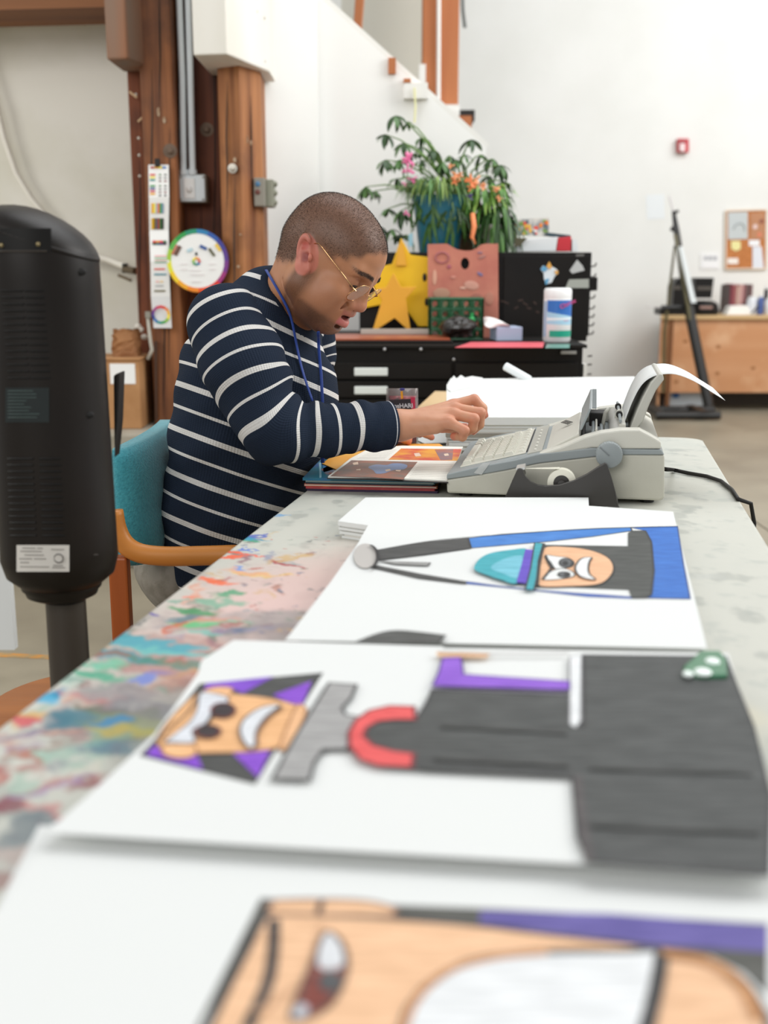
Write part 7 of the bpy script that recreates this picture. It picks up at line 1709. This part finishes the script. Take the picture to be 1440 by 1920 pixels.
# teeth, eyes
MB().ell(Vector(h2w([.1035 - FS, 0, -.0605])), (.009, .016, .0028), 14, 8, Matrix(HR.tolist())).build('teeth', mat('teeth_white', '#e4dccf', .3), man, smooth=True)
for s_ in (-1, 1):
    MB().ell(Vector(h2w([.0930 - FS, s_ * .034, -.0005])), (.0125, .0125, .0062), 16, 10, Matrix(HR.tolist())).build('eye', mat('eye_dark', '#2a1a14', .15), man, smooth=True)
    pts = [Vector(h2w([.1065 - FS - .013 * t * t - .003 * t, s_ * (.034 + .013 * t), -.0025 - .003 * (1 - t * t)])) for t in np.linspace(-1, 1, 9)]
    MB().tube(pts, .0011, 5).build('eyelashes', mat('lash', '#1a100c', .6), man)
# hair: very many short bristles on the scalp, brows and beard shadow
rs = np.random.RandomState(3)
x, y, z = hv_.T
fc = hv_[hf]; cen = fc.mean(1); n_ = np.cross(fc[:, 2] - fc[:, 0], fc[:, 3] - fc[:, 1]); n_ /= np.linalg.norm(n_, axis=1)[:, None] + 1e-12
if (n_ * (cen - np.array([.01, 0, .02]))).sum(1).mean() < 0: n_ = -n_
_, hm_c = headcol(cen); ya_ = np.abs(cen[:, 1])
w_scalp = np.where((hm_c > .35) & ~((ya_ > .074) & (np.hypot(cen[:, 0] + .0165, cen[:, 2] + .010) < .041)), hm_c, 0)
brow = np.exp(-(((cen[:, 2] - .0275 - .10 * (.03 - np.abs(ya_ - .030))) / .0036) ** 4)) * ss(ya_, .010, .014) * (1 - ss(ya_, .050, .060)) * (cen[:, 0] > .045)
def bristles(sel_w, n, L, wd, lay, nm, m):
    p = sel_w / sel_w.sum(); ix = rs.choice(len(cen), n, p=p); b = cen[ix] + rs.normal(size=(n, 3)) * .0006; nn = n_[ix]
    d = nn * (1 - lay) + np.array([.2, 0, -1.0]) * lay + rs.normal(size=(n, 3)) * .22; d /= np.linalg.norm(d, axis=1)[:, None]
    s_ = np.cross(d, rs.normal(size=(n, 3))); s_ /= np.linalg.norm(s_, axis=1)[:, None]; l = L * rs.uniform(.6, 1.2, n)[:, None]
    V = np.stack([b - s_ * wd, b + s_ * wd, b + d * l], 1).reshape(-1, 3); V = h2w(V) - np.array(man['_loc']); F = np.arange(3 * n).reshape(-1, 3)
    me = bpy.data.meshes.new(nm); me.from_pydata(V.tolist(), [], F.tolist()); me.materials.append(m); o = bpy.data.objects.new(nm, me); COL.objects.link(o); o.parent = man; o['_loc'] = man['_loc']; o['kind'] = 'stuff'; return o
M_hair = mat('hair_dark', '#33251d', .55)
bristles(w_scalp ** 1.5, 46000, .0025, .00022, .25, 'hair', M_hair)
bristles(brow + 1e-12, 1100, .0045, .0002, .6, 'eyebrows', mat('brow_dark', '#241812', .6))

# ---- sweater
def wav(P, k, ph, amp): return amp * np.sin(P @ np.array(k, float) + ph)
nrm1 = np.array([math.sin(R(20)), .17, math.cos(R(20))])
def torso_fold(P):
    f = wav(P, (18, 9, 60), 1.0, .0022) * ss(P[:, 2], .75, .95) + wav(P, (60, 10, 30), 2.2, .0016) + wav(P, (-35, 20, 80), .4, .0014)
    return f
def sw_torso(P):
    d = torso_core(P, .0)
    d = smin(d, ellp(P, C3 + fw * .060 - np.array([0, 0, .03]), (.108, .135, .11)), .05); d = smin(d, ellp(P, C2 + fw * .056 + np.array([0, 0, .03]), (.116, .14, .13)), .05)
    d = smin(d, cone(P, C4 - fw * .01, shR + np.array([.01, .02, .0]), .080, .066), .045); d = smin(d, cone(P, C4, shL, .075, .062), .045)
    d = smin(d, cone(P, C4, C5 - fw * .012, .078, .062), .035)
    d = smin(d, ellp(P, C0 + np.array([-.0, 0, -.0]), (.142, .185, .06)), .04)
    d = d + torso_fold(P)
    # cut: hem, neck hole
    hem = -((P - (C0 + np.array([0, 0, -.050]))) @ np.array([-.08, 0, 1.0])); d = smax(d, hem, .006)
    nk = cone(P, NBW - NAX * .05, NBW + NAX * .14, .058, .060); d = smax(d, -nk, .006)
    return d * .9
NBW = h2w(NB); NAX = h2w([-.012, 0, -.030]) - NBW; NAX /= np.linalg.norm(NAX)
NX1 = np.array(fw) - NAX * (np.array(fw) @ NAX); NX1 /= np.linalg.norm(NX1); NX2 = np.cross(NAX, NX1)
tv, tf = surface(sw_torso, (-.56, 1.95, .44), (.06, 2.62, 1.14), .0045)
def sleeve(s0, e0, w0, rs_):
    L1 = np.linalg.norm(e0 - s0); a1 = (e0 - s0) / L1; L2 = np.linalg.norm(w0 - e0); a2 = (w0 - e0) / L2
    top = s0 - a1 * .02
    def coord(P):
        p1 = (P - e0) @ a1; p2 = (P - e0) @ a2; w = np.clip((p1 + p2) / .10 * .5 + .5, 0, 1); w = w * w * (3 - 2 * w)
        return L1 + p1 * (1 - w) + p2 * w
    def f(P):
        d = cone(P, top, s0 + a1 * .10, .073, .073); d = smin(d, cone(P, s0 + a1 * .08, e0, .073, .054), .03)
        d = smin(d, cone(P, e0, w0 + a2 * .0, .054, .044), .028)
        s_ = coord(P)
        fold = .0042 * np.sin(s_ * 95 + P[:, 2] * 30) * np.exp(-((s_ - L1 - .02) / .07) ** 2) + .0028 * np.sin(s_ * 60 + P[:, 1] * 40 + 1) * np.exp(-((s_ - L1 + .10) / .08) ** 2)
        fold = fold + .003 * np.sin(s_ * 130 + 2 * np.sin(P[:, 2] * 40)) * np.exp(-((s_ - L1 - L2 + .06) / .045) ** 2) + .0018 * np.sin(P @ np.array([50., 35., -45.]))
        d = d + fold
        q = (P - w0) @ a2
        # rolled cuff
        rad = np.linalg.norm((P - w0) - q[:, None] * a2, axis=1)
        cuff = np.sqrt((np.clip(np.abs(q + .013) - .010, 0, None)) ** 2 + (rad - .0385) ** 2) - .0062
        d = smax(d, q + .006, .004)
        d = smax(d, -smax(rad - .0375, -(q + .05), .004), .003)
        d = smin(d, cuff, .004)
        return d * .9
    return f, coord, L1, L2
cuR = J(733, 797, 2.082)
fR, coR, L1R, L2R = sleeve(shR, elb, cuR, 0)
pts_ = np.array([shR, elb, cuR]); sv, sf = surface(fR, pts_.min(0) - .11, pts_.max(0) + .10, .0036)
cuL = ell_ + (wl - ell_) * .9
fL, coL, L1L, L2L = sleeve(shL, elL, cuL, 0)
pts_ = np.array([shL, elL, cuL]); sv2, sf2 = surface(fL, pts_.min(0) - .11, pts_.max(0) + .10, .006)
def tcoord(v): return -((v - J(330, 630, 2.12)) @ nrm1) - .16 * np.clip(v[:, 2] - .95, 0, 1) * np.clip(v[:, 0] + .30, 0, 1)
PER = .083
m = mat('navy_knit', '#2b3444', .9, sheen=0, spec=.1); nt = m.node_tree; b = nt.nodes['Principled BSDF']
def N(t, **k):
    n = nt.nodes.new(t)
    for a_, v_ in k.items(): setattr(n, a_, v_)
    return n
def math_(op, a_, b_=None):
    n = N('ShaderNodeMath', operation=op)
    for i, q in enumerate((a_, b_)):
        if q is None: continue
        if isinstance(q, (int, float)): n.inputs[i].default_value = q
        else: nt.links.new(q, n.inputs[i])
    return n.outputs[0]
at_ = N('ShaderNodeAttribute', attribute_name='stripe'); s_ = at_.outputs['Fac']
fr_ = math_('FRACT', math_('DIVIDE', s_, PER))
def band_(c0, hw): return math_('LESS_THAN', math_('ABSOLUTE', math_('SUBTRACT', fr_, c0)), hw)
st_ = math_('MAXIMUM', band_(.25, .062), band_(.75, .036))
on_ = N('ShaderNodeAttribute', attribute_name='plain'); st_ = math_('MULTIPLY', st_, math_('SUBTRACT', 1.0, math_('GREATER_THAN', on_.outputs['Fac'], .5)))
mx = N('ShaderNodeMixRGB'); mx.inputs[1].default_value = lin('#232c3b'); mx.inputs[2].default_value = lin('#d6d4d0'); nt.links.new(st_, mx.inputs[0])
nt.links.new(mx.outputs[0], b.inputs['Base Color'])
# waffle knit relief: ridges along and across
wv1 = math_('SINE', math_('MULTIPLY', s_, 2 * math.pi / .0034))
a2_ = N('ShaderNodeAttribute', attribute_name='around'); wv2 = math_('SINE', math_('MULTIPLY', a2_.outputs['Fac'], 2 * math.pi / .0040))
bp = N('ShaderNodeBump'); bp.inputs['Strength'].default_value = .32; bp.inputs['Distance'].default_value = .0014
nt.links.new(math_('ADD', wv1, math_('MULTIPLY', wv2, 1.3)), bp.inputs['Height']); nt.links.new(bp.outputs[0], b.inputs['Normal'])
M_knit = m
def around(v, axis_p, ax, r):
    q = v - axis_p; q = q - np.outer(q @ ax, ax); e1 = np.cross(ax, [0, 1., 0]); e1 /= np.linalg.norm(e1); e2 = np.cross(ax, e1); return np.arctan2(q @ e2, q @ e1) * r
def plain_t(v):
    hem = (v - (C0 + np.array([0, 0, -.050]))) @ np.array([-.08, 0, 1.0]); nk = np.linalg.norm((v - NBW) - np.outer((v - NBW) @ NAX, NAX), axis=1)
    return np.where((hem < .002) | (nk < .078) & (v[:, 2] > .9), 1., 0.)
def sstripe(s_, L): return s_ * 1.0
lobj = meshobj('sweater_torso', [(tv, tf, {'stripe': tcoord(tv) + PER * 10 + .25 * PER, 'around': around(tv, C2, np.array([.2, 0, .98]), .14), 'plain': plain_t(tv)})], M_knit, man)
offR = .75 * PER
def sl(v, co, sh, e0, w0, L1, L2):
    s_ = co(v); a1 = (e0 - sh) / np.linalg.norm(e0 - sh); a2 = (w0 - e0) / np.linalg.norm(w0 - e0)
    w = ss(s_, L1 - .03, L1 + .03); ar = around(v, e0, a1, .06) * (1 - w) + around(v, e0, a2, .06) * w
    cap = .20 * np.clip(.06 - s_, 0, 1)
    return {'stripe': s_ + PER * 10 + offR, 'around': ar, 'plain': np.where(s_ > L1 + L2 - .047, 1., 0.)}
meshobj('sweater_sleeve', [(sv, sf, sl(sv, coR, shR, elb, cuR, L1R, L2R))], M_knit, man)
meshobj('sweater_sleeve', [(sv2, sf2, sl(sv2, coL, shL, elL, cuL, L1L, L2L))], M_knit, man)
# cuff piping
a2 = (cuR - elb) / np.linalg.norm(cuR - elb); e1 = np.cross(a2, [0, 1., 0]); e1 /= np.linalg.norm(e1); e2 = np.cross(a2, e1)
MB().tube([Vector(cuR - a2 * .0045 + (e1 * math.cos(t * .1745) + e2 * math.sin(t * .1745)) * .0447) for t in range(36)], .0011, 5, closed=True).build('cuff_piping', mat('piping_grey', '#c4c6ca', .8), man)
# collar band following the neck
M_col = mat('navy_collar', '#232c3a', .9)
cpts = []
NX1 = np.array(fw) - NAX * (np.array(fw) @ NAX); NX1 /= np.linalg.norm(NX1); NX2 = np.cross(NAX, NX1)
for t in range(40):
    a_ = t * 2 * math.pi / 40; fwd = math.cos(a_)
    cpts.append(Vector(NBW + NAX * (.040 - .052 * max(0, fwd) ** 1.2 - .012 * (1 + fwd)) + NX1 * math.cos(a_) * (.064 + .014 * max(0, fwd)) + NX2 * math.sin(a_) * .067))
MB().tube(cpts, .011, 10, closed=True, sq=(.55, 1.2)).build('collar', M_col, man, smooth=True)
MB().ell(Vector(NBW + NAX * -.015 + NX1 * .030), (.045, .05, .05), 20, 12).build('undershirt', mat('undershirt_grey', '#3b4046', .9, bump=(300, .3)), man, smooth=True)
# trousers and shoes
pv, pf = surface(lambda P: (leg_sdf(P, .004) + wav(P, (40, 22, 50), 0, .003)) * .9, (-.56, 2.0, .09), (.30, 2.56, .70), .008)
pvk = {'dummy': np.zeros(len(pv))}
meshobj('trousers', [(pv, pf, pvk)], mat('trousers_grey', '#8d877c', .9, var=(40, '#7a7468', .4, .65), bump=(300, .3)), man)
for sd in (-.1, .1):
    an = hipc + lw_ * sd + fw * .44; an = np.array([an[0] + .02, an[1], 0])
    q0_ = an + np.array([-.06, 0, .04]); q1_ = an + np.array([.17, -.03, .034])
    v_, f_ = surface(lambda P: smax(smin(cone(P, q0_, q1_, .045, .036), cone(P, an + np.array([-.02, 0, .07]), an + np.array([-.01, 0, .13]), .045, .042), .03), -(P[:, 2] - .012), .004), (an[0] - .13, an[1] - .12, 0), (an[0] + .26, an[1] + .12, .17), .006)
    so = meshobj('shoe', [(v_, f_, {'d': np.zeros(len(v_))})], mat('shoe_black', '#2a2826', .5), man)
    MB().prism([Vector(an) + Vector((x_, y_ - .13 * x_ * .8, .001)) for x_, y_ in [(-.10, -.035), (.0, -.042), (.12, -.046), (.20, -.02), (.20, .02), (.12, .045), (0, .042), (-.10, .035)]], (0, 0, .014)).build('sole', mat('sole', '#4a4642', .7), so)

# ---- glasses
gl = thing('glasses', 'thin gold framed glasses slid down on the nose', 'glasses', tuple(h2w([.118, 0, -.02])))
M_gold = mat('gold_wire', '#d8a878', .2, 1.0); M_lens = mat('lens', '#eef0ee', .03, alpha=.22, spec=1.0)
# lens plane: tilted; centres found in the head frame
def lens_pts(s_, n=28):
    out = []
    for t in range(n):
        a_ = 2 * math.pi * t / n; cx_, cz_ = math.cos(a_), math.sin(a_)
        px_ = math.copysign(abs(cx_) ** .75, cx_) * .0255; pz_ = math.copysign(abs(cz_) ** .85, cz_) * (.0215 if cz_ > 0 else .0225)
        out.append(Vector(h2w([.1235 - FS + pz_ * .30 - abs(.034 + px_) * .10 - .004, s_ * (.0345 + px_), -.0060 + pz_])))
    return out
for s_ in (-1, 1):
    q = lens_pts(s_); MB().tube(q, .00085, 6, closed=True).build('rim', M_gold, gl, smooth=True)
    lm = MB(); c_ = sum(q, Vector()) / len(q); nrm_ = (q[0] - c_).cross(q[7] - c_).normalized(); 
    lm.add([c_ + nrm_ * .0008] + q, [[0, 1 + i, 1 + (i + 1) % len(q)] for i in range(len(q))]); lm.build('lens', M_lens, gl)
    hinge = Vector(h2w([.1180 - FS, s_ * .0585, -.002])); rimp = max(q, key=lambda p: abs(w2h(np.array(p))[1]))
    MB().tube([rimp, hinge, Vector(h2w([.110 - FS, s_ * .0655, .000]))], .0013, 6).build('hinge', M_gold, gl)
    MB().tube([Vector(h2w([.112 - FS, s_ * .065, .000])), Vector(h2w([.055, s_ * .077, .010])), Vector(h2w([.002, s_ * .0815, .021])), Vector(h2w([-.010, s_ * .080, .022])), Vector(h2w([-.030, s_ * .078, .004]))], [.0012, .0011, .001, .001, .001], 6).build('temple', M_gold, gl, smooth=True)
    MB().ell(Vector(h2w([.1165 - FS, s_ * .0105, -.014])), (.002, .0012, .0035), 8, 6).build('nose_pad', mat('nose_pad', '#e8e2da', .2, alpha=.7), gl)
MB().tube([Vector(h2w([.1240 - FS, -.0125, -.004])), Vector(h2w([.1275 - FS, -.006, -.001])), Vector(h2w([.1275 - FS, .006, -.001])), Vector(h2w([.1240 - FS, .0125, -.004]))], .0011, 6).build('bridge', M_gold, gl, smooth=True)
# ---- lanyard: ribbons dropped on the sweater surface
lan = thing('lanyard', 'thin royal blue lanyard around the neck, hanging down the sweater', 'lanyard', tuple(Vector(NBW)))
M_lan = mat('lanyard_blue', '#24418f', .6)
allp = np.concatenate([tv, HV[(w2h(HV)[:, 2] < -.03)]])
def toscreen(P):
    d = P - np.array(CAMP); f = d[:, 1] * ct - d[:, 2] * st; u = d[:, 1] * st + d[:, 2] * ct; return 720 + FPX * d[:, 0] / f, 960 - FPX * u / f, f
sx_, sy__, sf_ = toscreen(allp)
def onbody(px, py, lift=.004):
    m_ = (sx_ - px) ** 2 + (sy__ - py) ** 2; near_ = m_ < 25
    if not near_.any(): near_ = m_ < 150
    if not near_.any(): return None
    d = ray(px, py); k = np.where(near_)[0]; f = sf_[k].min() - lift; return CAMP + d * f
def ribbon(pp):
    q = [onbody(x_, y_) for x_, y_ in splo(pp, 4)]; q = [p for p in q if p is not None]
    if len(q) > 4:
        for _ in range(3): q = [q[0]] + [(q[i - 1] + q[i] * 2 + q[i + 1]) / 4 for i in range(1, len(q) - 1)] + [q[-1]]
        MB().tube(q, .0030, 8, sq=(1, .35)).build('ribbon', M_lan, lan, smooth=True)
ribbon([(499, 506), (512, 528), (530, 560), (545, 592), (553, 630), (563, 680), (575, 720), (586, 752)])
ribbon([(597, 622), (598, 660), (602, 700), (604, 740), (605, 768)])
MB().tube([UY(604, 768, 2.14), UY(605, 800, 2.13), UY(605, 868, 2.11)], .0038, 8, sq=(1, .35)).build('ribbon', M_lan, lan)
for o in list(bpy.data.objects):
    if '_loc' in o: del o['_loc']
